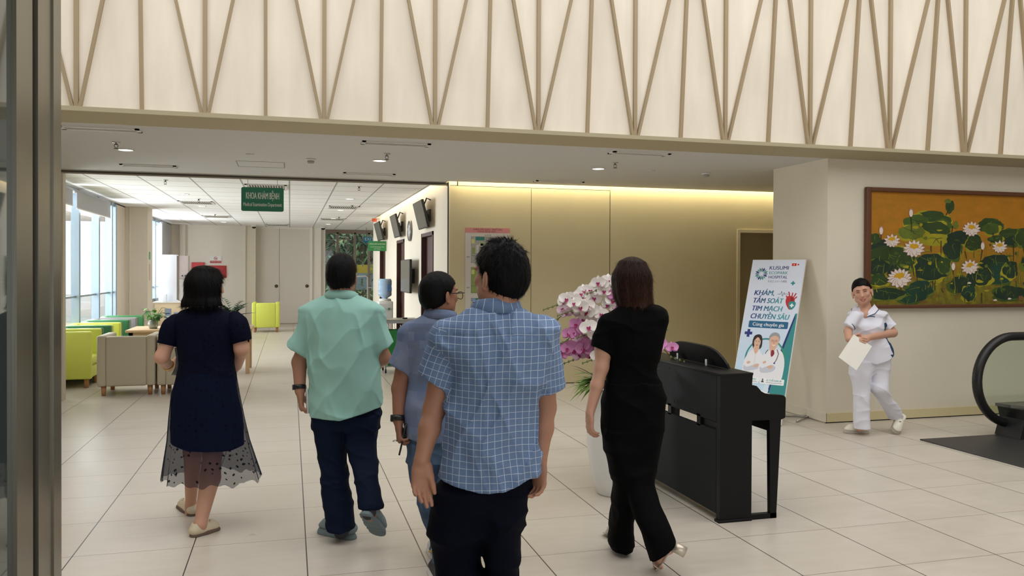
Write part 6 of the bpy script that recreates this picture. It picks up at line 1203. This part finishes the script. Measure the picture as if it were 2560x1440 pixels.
# ---------------------------------------------------------------- man in the pale blue windowpane shirt, nearest
t = person('nearest man in light blue windowpane check shirt, dark trousers, seen from behind', V(0.819, 3.149, 0.000)); ZD = 3.2; tr = unit(FWh*.66-RTh*.75); H0 = Head(V(0.797, 3.100, 1.630), tr, (0.02, 0, 1), 1.0); B = Shape(); H0.build(B, V(0.784, 3.081, 1.485), .064)
shL, elL, wrL = V(0.614, 3.147, 1.395), V(0.551, 3.162, 1.107), V(0.490, 3.094, 0.918); shR, elR, wrR = V(0.967, 3.071, 1.395), V(0.989, 3.104, 1.102), V(0.958, 3.069, 0.899)
B.chain([shL, elL*.5+shL*.5, elL, elL*.6+wrL*.4, wrL], [.060, .053, .043, .041, .029], .02); B.chain([shR, elR*.5+shR*.5, elR, elR*.6+wrR*.4, wrR], [.060, .053, .044, .041, .029], .02)
hand(B, wrL, V(0.485, 3.073, 0.772)-wrL, -FWh*.9+RTh*.3, RTh+.2*FWh, ((16, 20, 14), (22, 24, 16), (30, 28, 18), (36, 30, 20)), 1.0, .05, (.95, .24, .2), 10); hand(B, wrR, V(0.950, 3.070, 0.740)-wrR, -FWh*.6-RTh*.6, -RTh+.4*FWh, ((50, 45, 30), (42, 42, 30), (34, 38, 26), (28, 34, 24)), 1.0, .05, (.95, .35, .2), 10)
B.prof([(0.792, 3.099, 1.480, 0.047, 0.055), (0.789, 3.100, 1.432, 0.162, 0.075), (0.793, 3.097, 1.219, 0.126, 0.095), (0.759, 3.102, 0.824, 0.130, 0.100)], k=.03)
B.chain([V(0.656, 3.130, 0.776), V(0.659, 3.178, 0.426), V(0.638, 2.922, 0.224), V(0.633, 2.902, 0.160)], [.05, .04, .035, .034], .02); B.chain([V(0.824, 3.084, 0.777), V(0.819, 3.103, 0.422), V(0.819, 3.100, 0.104), V(0.819, 3.099, 0.025)], [.05, .04, .035, .034], .02)
skin('body', B, SKN, t, .0045)
SD = H0.short_hair(8, .016, .020, .9, -.088); HD_ = skin('hair', SD, HBL, t, .0032, strands=(9000, .022, .30, .0008, H0.p(0, .118, -.055), 3))
g = N('windowpane_cotton', .8); uv = g.co('UV'); c = g.xyz(uv); n = g.noise(g.scale(uv, (700, 60, 1)), 1, 2); n2 = g.noise(g.scale(uv, (60, 700, 1)), 1, 2); sp = .0262
def ln(a, w): return g.math('LESS_THAN', g.math('ABSOLUTE', g.math('SUBTRACT', g.math('FRACT', g.math('DIVIDE', a, sp)), .5)), w)
L_ = g.math('MAXIMUM', ln(c[0], .035), ln(c[1], .035)); base = g.mix(g.math('MULTIPLY', g.math('ADD', n, n2), .5), lin((80, 104, 142)), lin((112, 136, 172))); g.color(g.mix(g.math('MULTIPLY', L_, .82), base, lin((190, 204, 220)))); g.bump(n, .12, .002); WPC = g.m
cuL, cuR = V(0.560, 3.161, 1.215), V(0.989, 3.084, 1.186); P_ = Shape(); P_.cone(shL, cuL, .056, .066, 0, None, 'u', unit(cuL-shL)*.8-RTh*.25); P_.cone(shR, cuR, .056, .060, .02, None, 'u', unit(cuR-shR)*.8+RTh*.12)
P_.prof([(0.785, 3.102, 1.510, 0.069, 0.068), (0.788, 3.101, 1.494, 0.101, 0.085), (0.788, 3.101, 1.472, 0.145, 0.103), (0.786, 3.101, 1.446, 0.188, 0.118), (0.786, 3.100, 1.415, 0.213, 0.126), (0.786, 3.100, 1.361, 0.207, 0.134), (0.793, 3.097, 1.266, 0.169, 0.138), (0.784, 3.099, 1.187, 0.166, 0.135), (0.775, 3.101, 1.108, 0.166, 0.132), (0.766, 3.102, 0.993, 0.167, 0.132), (0.759, 3.103, 0.919, 0.170, 0.134), (0.751, 3.105, 0.840, 0.170, 0.136), (0.750, 3.104, 0.785, 0.170, 0.136)], k=.03, n=2.25)
P_.disp(lambda P: folds(P, .017, [FD_(1, .35, 8), FD_(1, -.45, 8), FD_(.15, 1, 5)], 52)+folds(P, .004, [FD_(1, .6, 10)], 55)-.0035*np.exp(-((P[:, 2]-(V(0.770, 3.105, 1.404)[2]))/.004)**2)*(np.abs(LATf(P, V(0.777, 3.103, 1.404))) < .155)*-1)
hem(P_, V(0.751, 3.105, 0.824), [(-.18, V(0.588, 3.149, 0.844)[2]), (-.02, V(0.732, 3.109, 0.811)[2]), (.08, V(0.824, 3.084, 0.818)[2]), (.17, V(0.914, 3.060, 0.853)[2])])
skin('shirt', P_, WPC, t, .0045, shirt_uv(shL, cuL, shR, cuR, V(0.779, 3.101, 1.298))); collar_ring(t, V(0.785, 3.102, 1.494), unit(RTh*.98+FWh*.1), unit(FWh*.98-RTh*.1), WPC, .084, .078, .052, .034, .45, .024)
TR2 = cloth('ink_trousers', (11, 14, 26), .75); Q = Shape(); Q.prof([(0.749, 3.105, 0.875, 0.152, 0.100), (0.746, 3.106, 0.827, 0.164, 0.118), (0.733, 3.108, 0.726, 0.168, 0.118), (0.728, 3.109, 0.638, 0.161, 0.085)], k=.03)
Q.prof([(0.658, 3.130, 0.776, 0.088, 0.118), (0.649, 3.151, 0.591, 0.095, 0.108), (0.649, 3.160, 0.497, 0.086, 0.100), (0.653, 3.128, 0.437, 0.084, 0.095), (0.650, 3.024, 0.345, 0.076, 0.080), (0.645, 2.920, 0.165, 0.059, 0.075)], k=.06); Q.prof([(0.817, 3.086, 0.777, 0.088, 0.118), (0.813, 3.085, 0.611, 0.068, 0.105), (0.806, 3.086, 0.508, 0.062, 0.095), (0.808, 3.085, 0.437, 0.058, 0.090), (0.814, 3.082, 0.256, 0.060, 0.085), (0.816, 3.079, 0.051, 0.065, 0.080)], k=.02)
Q.disp(lambda P: folds(P, .011, [FD_(.3, 1, 5), FD_(-.4, 1, 6), FD_(1, .5, 4)], 61)); skin('trousers', Q, TR2, t, .006)
for a, b in ((V(0.688, 3.113, 0.000), V(0.729, 3.384, 0.000)), (V(0.810, 3.040, 0.000), V(0.890, 3.341, 0.000))): shoe(t, a, b, ZZ, SNB, SNB, h=.006)
# ---------------------------------------------------------------- woman in black
t = person('woman in black T-shirt and wide black trousers walking past the orchids, silver heels', V(1.933, 4.261, 0.000)); H0 = Head(V(1.907, 4.330, 1.600), unit(FWh*.95+RTh*.3)); B = Shape(); H0.build(B, V(1.910, 4.307, 1.435), .052, True)
shL, elL, wrL = V(1.759, 4.347, 1.342), V(1.721, 4.334, 1.101), V(1.650, 4.331, 0.843); shR, elR, wrR = V(2.054, 4.308, 1.392), V(2.152, 4.529, 1.252), V(2.095, 4.557, 1.495)
B.chain([shL, shL*.4+elL*.6, elL, elL*.6+wrL*.4, wrL], [.056, .050, .040, .036, .026], .02); B.chain([shR, elR, wrR], [.054, .042, .027], .02); hand(B, wrL, V(1.652, 4.339, 0.709)-wrL, RTh*.9+FWh*.4, FWh, (22, 32, 22), .92); hand(B, wrR, V(2.124, 4.530, 1.623)-wrR, -RTh*.6+FWh*.3, -FWh, (25, 40, 30), .92)
B.prof([(1.912, 4.306, 1.428, 0.057, 0.050), (1.902, 4.308, 1.371, 0.132, 0.070), (1.916, 4.302, 1.141, 0.100, 0.085), (1.909, 4.302, 0.865, 0.126, 0.100)], k=.03)
B.chain([V(1.842, 4.320, 0.841), V(1.829, 4.278, 0.461), V(1.885, 4.404, 0.084), V(1.887, 4.445, 0.045)], [.06, .035, .032, .03], .02); B.chain([V(1.964, 4.286, 0.842), V(1.912, 4.276, 0.445), V(1.986, 4.025, 0.164), V(1.995, 4.022, 0.138)], [.06, .035, .032, .030], .02)
B.chain([V(1.986, 4.025, 0.164), V(1.985, 3.984, 0.189)], [.032, .030], .015); B.chain([V(1.985, 3.994, 0.183), V(1.970, 4.070, 0.071), V(1.962, 4.113, 0.017)], [.029, .024, .017], .015)
for k in range(4): B.cone(V(1.967, 4.112, 0.022)+(RTh*.009-ZZ*.0035)*k, V(1.963, 4.133, -0.006)+(RTh*.009-ZZ*.0035)*k, .010, .008, .004)
skin('body', B, SKN2, t, .005)
bob(H0, [(1.909, 4.330, 1.688, 0.055, 0.070), (1.903, 4.331, 1.635, 0.098, 0.105), (1.907, 4.330, 1.577, 0.111, 0.108), (1.910, 4.328, 1.520, 0.114, 0.108), (1.919, 4.325, 1.473, 0.107, 0.100), (1.921, 4.314, 1.442, 0.094, 0.092)], .045, 7, HBR, t)
BT, BT2 = cloth('black_knit', (9, 9, 10), .8), cloth('black_crepe', (8, 8, 9), .75, 300, .06)
cu = V(1.727, 4.344, 1.203); P_ = Shape(); P_.cone(shL, cu, .054, .060, 0, None, 'u', unit(cu-shL)*.9-RTh*.25); P_.cone(shR, shR*.45+elR*.55, .054, .056, .02, None, 'u', True)
P_.prof([(1.919, 4.304, 1.456, 0.074, 0.062), (1.926, 4.302, 1.440, 0.113, 0.075), (1.918, 4.304, 1.407, 0.151, 0.090), (1.906, 4.307, 1.366, 0.175, 0.105), (1.911, 4.305, 1.290, 0.164, 0.115), (1.919, 4.302, 1.210, 0.138, 0.118), (1.909, 4.304, 1.129, 0.128, 0.112), (1.903, 4.305, 1.072, 0.130, 0.110), (1.910, 4.303, 0.989, 0.148, 0.122), (1.911, 4.301, 0.911, 0.156, 0.128)], k=.03, n=2.2)
P_.disp(lambda P: folds(P, .008, [FD_(.3, 1, 8), FD_(-.3, 1, 6), FD_(1, .4, 5)], 71)); hem(P_, V(1.909, 4.302, 0.945), [(-.2, V(1.764, 4.342, 0.951)[2]), (.2, V(2.053, 4.263, 0.948)[2])]); skin('t_shirt', P_, BT, t, .005)
Q = Shape(); Q.prof([(1.908, 4.303, 1.003, 0.149, 0.115), (1.907, 4.303, 0.943, 0.158, 0.120), (1.904, 4.302, 0.810, 0.166, 0.128), (1.898, 4.293, 0.701, 0.154, 0.125), (1.893, 4.282, 0.580, 0.129, 0.115), (1.893, 4.271, 0.481, 0.107, 0.100)], k=.03)
Q.prof([(1.834, 4.310, 0.728, 0.085, 0.110), (1.842, 4.276, 0.584, 0.082, 0.105), (1.861, 4.269, 0.445, 0.072, 0.100), (1.864, 4.309, 0.331, 0.063, 0.095), (1.861, 4.350, 0.208, 0.056, 0.092), (1.872, 4.398, 0.087, 0.059, 0.092), (1.881, 4.415, 0.036, 0.055, 0.092)], k=.02)
Q.prof([(1.947, 4.279, 0.706, 0.101, 0.110), (1.919, 4.254, 0.564, 0.084, 0.100), (1.901, 4.217, 0.471, 0.077, 0.095), (1.901, 4.154, 0.384, 0.072, 0.090), (1.913, 4.088, 0.298, 0.077, 0.088), (1.938, 4.039, 0.219, 0.076, 0.088), (1.954, 4.013, 0.154, 0.080, 0.090), (1.960, 4.000, 0.105, 0.074, 0.090)], k=.012)
Q.plane(V(1.956, 4.002, 0.150), unit(-ZZ*.83-RTh*.42+FWh*.1)) if False else Q.cut(lambda P: np.where(LATf(P, V(1.866, 4.089, 0.132)) > -.01, (P-V(1.956, 4.002, 0.161).astype(np.float32))@unit(RTh*.56-ZZ*.83).astype(np.float32), -1).astype(np.float32))
Q.disp(lambda P: folds(P, .012, [FD_(1, .2, 4), FD_(.7, 1, 4), FD_(-.5, 1, 5)], 77)); skin('trousers', Q, BT2, t, .006)
SLV = mat('sandal_silver', (206, 196, 180), .32, .55)
def sandal(heel, toe, upv, hh):
    heel = np.asarray(heel); toe = np.asarray(toe); f = unit(toe-heel); u = unit(upv-f*np.dot(upv, f)); s = np.cross(f, u); L = np.linalg.norm(toe-heel); pt = lambda x, y, z: heel+s*x+f*y*L+u*z; S_ = Shape()
    S_.cone(pt(0, .1, .006), pt(0, .5, .004), .030, .026, .01, (u, .25)); S_.cone(pt(0, .5, .004), pt(0, .88, .004), .028, .040, .01, (u, .2)); o = skin('sandal', S_, SLV, t, .004)
    q = np.array(t.location); mb = MB(); d = -u*hh; b = pt(0, .12, .0); mb.tube([b-q, b+d*.5-q, b+d-q], [.029, .028, .030], SLV, 14); mb.obj('block_heel', o)
    mb = MB(); mb.tube([pt(-.040, .74, .004)-q, pt(-.03, .72, .04)-q, pt(0, .70, .052)-q, pt(.03, .72, .04)-q, pt(.040, .74, .004)-q], .011, SLV, 8, flat=(.35, 1.3)); mb.obj('toe_strap', o); mb = MB(); mb.tube([pt(-.034, .2, .01)-q, pt(-.04, .12, .05)-q, pt(0, -.03, .07)-q, pt(.04, .12, .05)-q, pt(.034, .2, .01)-q], .007, SLV, 8, flat=(.5, 1.3)); mb.obj('ankle_strap', o)
sandal(V(2.005, 3.958, 0.191), V(1.971, 4.131, -0.021), ZZ*.6-RTh*.79, .068); sandal(V(1.961, 4.519, 0.050), V(1.913, 4.723, 0.012), ZZ, .05)
# ---------------------------------------------------------------- nurse
t = person('nurse in white uniform with navy side panels walking in front of the painting wall', V(5.826, 7.077, 0.000)); nf = unit(-FWh*.86-RTh*.5); H0 = Head(V(5.595, 6.989, 1.455), unit(nf*.96-ZZ*.18+RTh*.12), unit(ZZ-RTh*.20-.0*nf), 1.06); B = Shape(); H0.build(B, V(5.657, 7.022, 1.274), .052, True)
shL, elL, wrL = V(5.474, 6.947, 1.219), V(5.393, 6.937, 1.060), V(5.307, 6.814, 0.991); shR, elR, wrR = V(5.889, 7.020, 1.207), V(5.940, 6.952, 1.034), V(5.503, 6.782, 1.006)
B.chain([shL, elL, wrL], [.026, .042, .031], .01); B.chain([shR, shR*.5+elR*.5, elR, wrR], [.022, .032, .045, .031], .012)
hand(B, wrL, V(5.350, 6.751, 0.988)-wrL, ZZ*-.3+FWh*.8, ZZ, (15, 25, 15), .95, k=.005); hand(B, wrR, V(5.343, 6.742, 0.958)-wrR, FWh*.7-ZZ*.4, ZZ*.8-RTh*.3, (25, 30, 20), .98, k=.005)
B.prof([(5.657, 7.022, 1.266, 0.041, 0.050), (5.681, 7.015, 1.205, 0.122, 0.070), (5.679, 7.013, 1.001, 0.092, 0.085), (5.739, 6.995, 0.756, 0.133, 0.100)], k=.03)
B.chain([V(5.617, 7.007, 0.738), V(5.597, 6.979, 0.457), V(5.601, 6.974, 0.092), V(5.564, 6.963, 0.067)], [.06, .04, .034, .03], .02); B.chain([V(5.829, 7.001, 0.733), V(5.759, 6.914, 0.481), V(6.082, 7.050, 0.139), V(6.068, 7.033, 0.097)], [.06, .04, .034, .03], .02)
B.cone(V(5.647, 7.004, 1.279), V(5.602, 6.964, 1.217), .055, .06, .03)
skin('body', B, SKN2, t, .004)
S_ = Shape(); z = H0.z; S_.ell(H0.p(0, .022, -.014), (.084*z, .100*z, .106*z), H0.ax, 0); S_.ell(H0.p(0, -.01, -.11), (.045*z, .045*z, .040*z), H0.ax, .02)
S_.cut(lambda P: ((np.interp(H0.loc(P)[:, 2], [-.18, -.08, -.03, -.005, .012, .03, .055, .075, .12], [-.075, -.07, -.030, .0, .022, .036, .050, .060, .070])-H0.loc(P)[:, 1])*z*.7).astype(np.float32)); S_.disp(lambda P: (-.0015*np.sin(120*H0.loc(P)[:, 0]+20*H0.loc(P)[:, 1])).astype(np.float32)); skin('hair', S_, HBL, t, .004)
q = np.array(t.location); e = lambda x, y, zz: tuple(H0.p(x, y, zz)-q); LIP, TEE = mat('lips', (176, 92, 84), .4), mat('teeth', (236, 230, 222), .3)
mb = MB(); mb.tube([e(-.028, -.052, .082), e(-.015, -.060, .091), e(0, -.062, .094), e(.015, -.060, .091), e(.028, -.052, .082)], [.002, .0045, .005, .0045, .002], LIP, 8); mb.tube([e(-.026, -.054, .081), e(-.013, -.071, .088), e(0, -.074, .090), e(.013, -.071, .088), e(.026, -.054, .081)], [.002, .004, .005, .004, .002], LIP, 8); mb.obj('lips', t)
mb = MB(); mb.tube([e(-.022, -.057, .083), e(0, -.067, .092), e(.022, -.057, .083)], [.003, .0055, .003], TEE, 8); mb.obj('teeth', t)
for s in (-1, 1):
    mb = MB(); mb.tube([e(s*.016, .004, .0895), e(s*.030, .0075, .0905), e(s*.046, .003, .080)], [.0016, .0032, .0014], mat('eye_dark', (40, 28, 26), .3), 8); mb.obj('eye', t)
    mb = MB(); mb.tube([e(s*.014, .0235, .0935), e(s*.024, .0275, .0935), e(s*.036, .0285, .0905), e(s*.050, .023, .0815)], [.0018, .0024, .0022, .0010], mat('brow_brown', (58, 40, 34), .7), 8); mb.obj('eyebrow', t)
g = N('uniform_white', .7); n = g.noise(g.co('Object'), 6, 3); g.color(g.mix(n, lin((214, 214, 226)), lin((226, 226, 236)))); g.bump(g.noise(g.co('Object'), 300, 2), .08, .002); UW = g.m; UN = cloth('uniform_navy', (46, 72, 100), .7)
cuL, cuR = V(5.396, 6.936, 1.100), V(5.927, 6.977, 1.085); P_ = Shape(); P_.cone(shL-ZZ*.012+RTh*.012, cuL, .050, .056, 0, None, 'u', unit(cuL-shL)-RTh*.35); P_.cone(shR-ZZ*.012-RTh*.012, cuR, .052, .068, .02, None, 'u', unit(cuR-shR)+RTh*.3)
P_.prof([(5.657, 7.022, 1.295, 0.065, 0.060), (5.677, 7.016, 1.270, 0.118, 0.085), (5.685, 7.014, 1.246, 0.176, 0.110), (5.681, 7.015, 1.184, 0.171, 0.125), (5.654, 6.990, 1.105, 0.169, 0.140), (5.662, 6.987, 1.036, 0.148, 0.128), (5.699, 6.987, 0.962, 0.155, 0.125), (5.737, 6.986, 0.871, 0.179, 0.140), (5.747, 6.982, 0.798, 0.181, 0.145), (5.747, 6.981, 0.717, 0.181, 0.145)], k=.055, n=2.2); P_.cone(V(5.553, 6.917, 1.372), V(5.529, 6.881, 1.282), .055, .008, .006, None, 's')
P_.disp(lambda P: folds(P, .008, [FD_(.4, 1, 6), FD_(1, .3, 5), FD_(-.5, 1, 6)], 81)); hem(P_, V(5.745, 6.983, 0.798), [(-.18, V(5.584, 7.027, 0.765)[2]), (-.05, V(5.706, 6.993, 0.725)[2]), (.08, V(5.824, 6.961, 0.762)[2]), (.19, V(5.926, 6.934, 0.832)[2])])
def panel(C):
    l = LATf(C.astype(np.float32), V(5.745, 6.984, 0.961)); fz = (C-V(5.745, 6.984, 0.961))@FWh; y = C[:, 2]; z1, z2, z3 = V(5.800, 6.971, 1.133)[2], V(5.800, 6.970, 1.010)[2], V(5.800, 6.968, 0.839)[2]
    zz = [V(5.800, 6.968, 0.786)[2], V(5.800, 6.968, 0.823)[2], V(5.800, 6.968, 0.827)[2], V(5.800, 6.968, 0.872)[2], V(5.800, 6.969, 0.961)[2], V(5.800, 6.970, 1.010)[2], V(5.800, 6.971, 1.141)[2]]
    edge = np.interp(y, zz, [.135, .105, .145, .118, .085, .045, .052]); return ((l > edge) & (y < zz[-1]) & (np.linalg.norm(np.cross(C-shR, unit(cuR-shR)), axis=1) > .084)).astype(int)
skin('tunic', P_, [UW, UN], t, .005, slots=panel)
for c_, d_, r_ in ((cuL, cuL-shL, .057), (cuR, cuR-shR, .067)):
    d = unit(unit(d_)+RTh*(.3 if r_ > .06 else -.35)); x = unit(np.cross(d, FWh)); mb = MB(); mb.lathe([(r_, -.028), (r_+.003, -.028), (r_+.003, -.022), (r_, -.022)], UN, 30, M4(c_-q, x, np.cross(d, x), d)); mb.obj('sleeve_piping', t)
mb = MB(); nr = unit(np.cross(ZZ, nf)); col_ = []
for s in (-1, 1):
    a = [V(5.661, 7.021, 1.286)+nr*s*.075-nf*.06+ZZ*.045, V(5.661, 7.021, 1.286)+nr*s*.082+nf*.0+ZZ*.035, V(5.653, 7.023, 1.262)+nr*s*.055+nf*.085+ZZ*.01, V(5.649, 7.024, 1.237)+nr*s*.02+nf*.125-ZZ*.01]; b = [a[0]+nr*s*.03-ZZ*.05, a[1]+nr*s*.045-ZZ*.045+nf*.01, a[2]+nr*s*.055-ZZ*.035+nf*.01, a[3]+nr*s*.03-ZZ*.02+nf*.004]
    mb.add([tuple(p-q) for p in a+b], [(i, i+1, i+5, i+4) for i in range(3)], UW, True); mb.tube([tuple(p-q) for p in b], .0035, UN, 6)
mb.obj('collar', t)
mb = MB(); pc = V(5.616, 6.877, 1.193); mb.tube([tuple(V(5.576, 6.867, 1.214)-q), tuple(V(5.603, 6.860, 1.210)-q), tuple(V(5.651, 6.867, 1.205)-q)], .004, UN, 6); mb.obj('pocket_trim', t)
Q = Shape(); Q.prof([(5.726, 6.989, 0.880, 0.175, 0.120), (5.714, 6.991, 0.737, 0.179, 0.120), (5.706, 6.992, 0.635, 0.175, 0.095)], k=.03); Q.prof([(5.606, 7.000, 0.739, 0.089, 0.118), (5.589, 6.982, 0.558, 0.081, 0.095), (5.586, 6.971, 0.418, 0.069, 0.082), (5.584, 6.970, 0.296, 0.063, 0.075), (5.587, 6.968, 0.154, 0.065, 0.072), (5.594, 6.965, 0.078, 0.065, 0.072)], k=.05)
Q.prof([(5.791, 6.990, 0.735, 0.114, 0.118), (5.775, 6.952, 0.556, 0.089, 0.095), (5.760, 6.924, 0.459, 0.083, 0.088), (5.844, 6.952, 0.371, 0.069, 0.080), (5.977, 6.997, 0.243, 0.074, 0.075), (6.064, 7.035, 0.138, 0.062, 0.070)], k=.012)
Q.disp(lambda P: folds(P, .009, [FD_(.3, 1, 7), FD_(-.4, 1, 6), FD_(1, .2, 5)], 88)); skin('trousers', Q, UW, t, .005)
SH1, SH2 = mat('sneaker_cream', (222, 216, 200), .5), mat('sneaker_grey_sole', (168, 160, 146), .6); o, pt, s, f, u = shoe(t, V(5.730, 7.038, 0.000), V(5.503, 7.116, 0.000), ZZ, SH1, SH2, w=.045, sole=.03, hgt=.07); mb = MB()
for k in range(4): mb.tube([tuple(pt(-.03, .40+.08*k, .08-.010*k)-q), tuple(pt(0, .42+.08*k, .088-.011*k)-q), tuple(pt(.03, .40+.08*k, .08-.010*k)-q)], .004, SH2, 6)
mb.obj('laces', o); o, pt, s, f, u = shoe(t, V(6.139, 7.076, 0.119), V(5.936, 6.913, 0.014), unit(ZZ*.6-FWh*.8), SH1, SH2, w=.045, sole=.03, hgt=.075); mb = MB()
for k in range(4): mb.tube([tuple(pt(-.03, .40+.08*k, .08-.010*k)-q), tuple(pt(0, .42+.08*k, .088-.011*k)-q), tuple(pt(.03, .40+.08*k, .08-.010*k)-q)], .004, SH2, 6)
mb.obj('laces', o); mb = MB(); mb.prism([(.016*(1 if k % 2 else .42)*math.sin(k*.6283), .016*(1 if k % 2 else .42)*math.cos(k*.6283)) for k in range(10)], .006, SNB, M4(V(6.005, 6.916, 0.121)-q, unit(RTh), ZZ, unit(-FWh))); mb.obj('star_patch', o)
pa, pb, pc, pd = V(5.313, 6.751, 1.043), V(5.091, 6.685, 0.833), V(5.245, 6.621, 0.709), V(5.472, 6.686, 0.929); nn = unit(np.cross(pb-pa, pd-pa))*.0015
mb = MB(); mb.add([tuple(p) for p in (pa, pb, pc, pd)]+[tuple(p+nn) for p in (pa, pb, pc, pd)], [(0, 1, 2, 3), (7, 6, 5, 4), (0, 4, 5, 1), (1, 5, 6, 2), (2, 6, 7, 3), (3, 7, 4, 0)], mat('paper_sheet', (228, 226, 216), .6)); tag(mb.obj('paper_sheet'), None, 'blank white sheet of paper held slanted in the nurse\'s hands', 'paper')
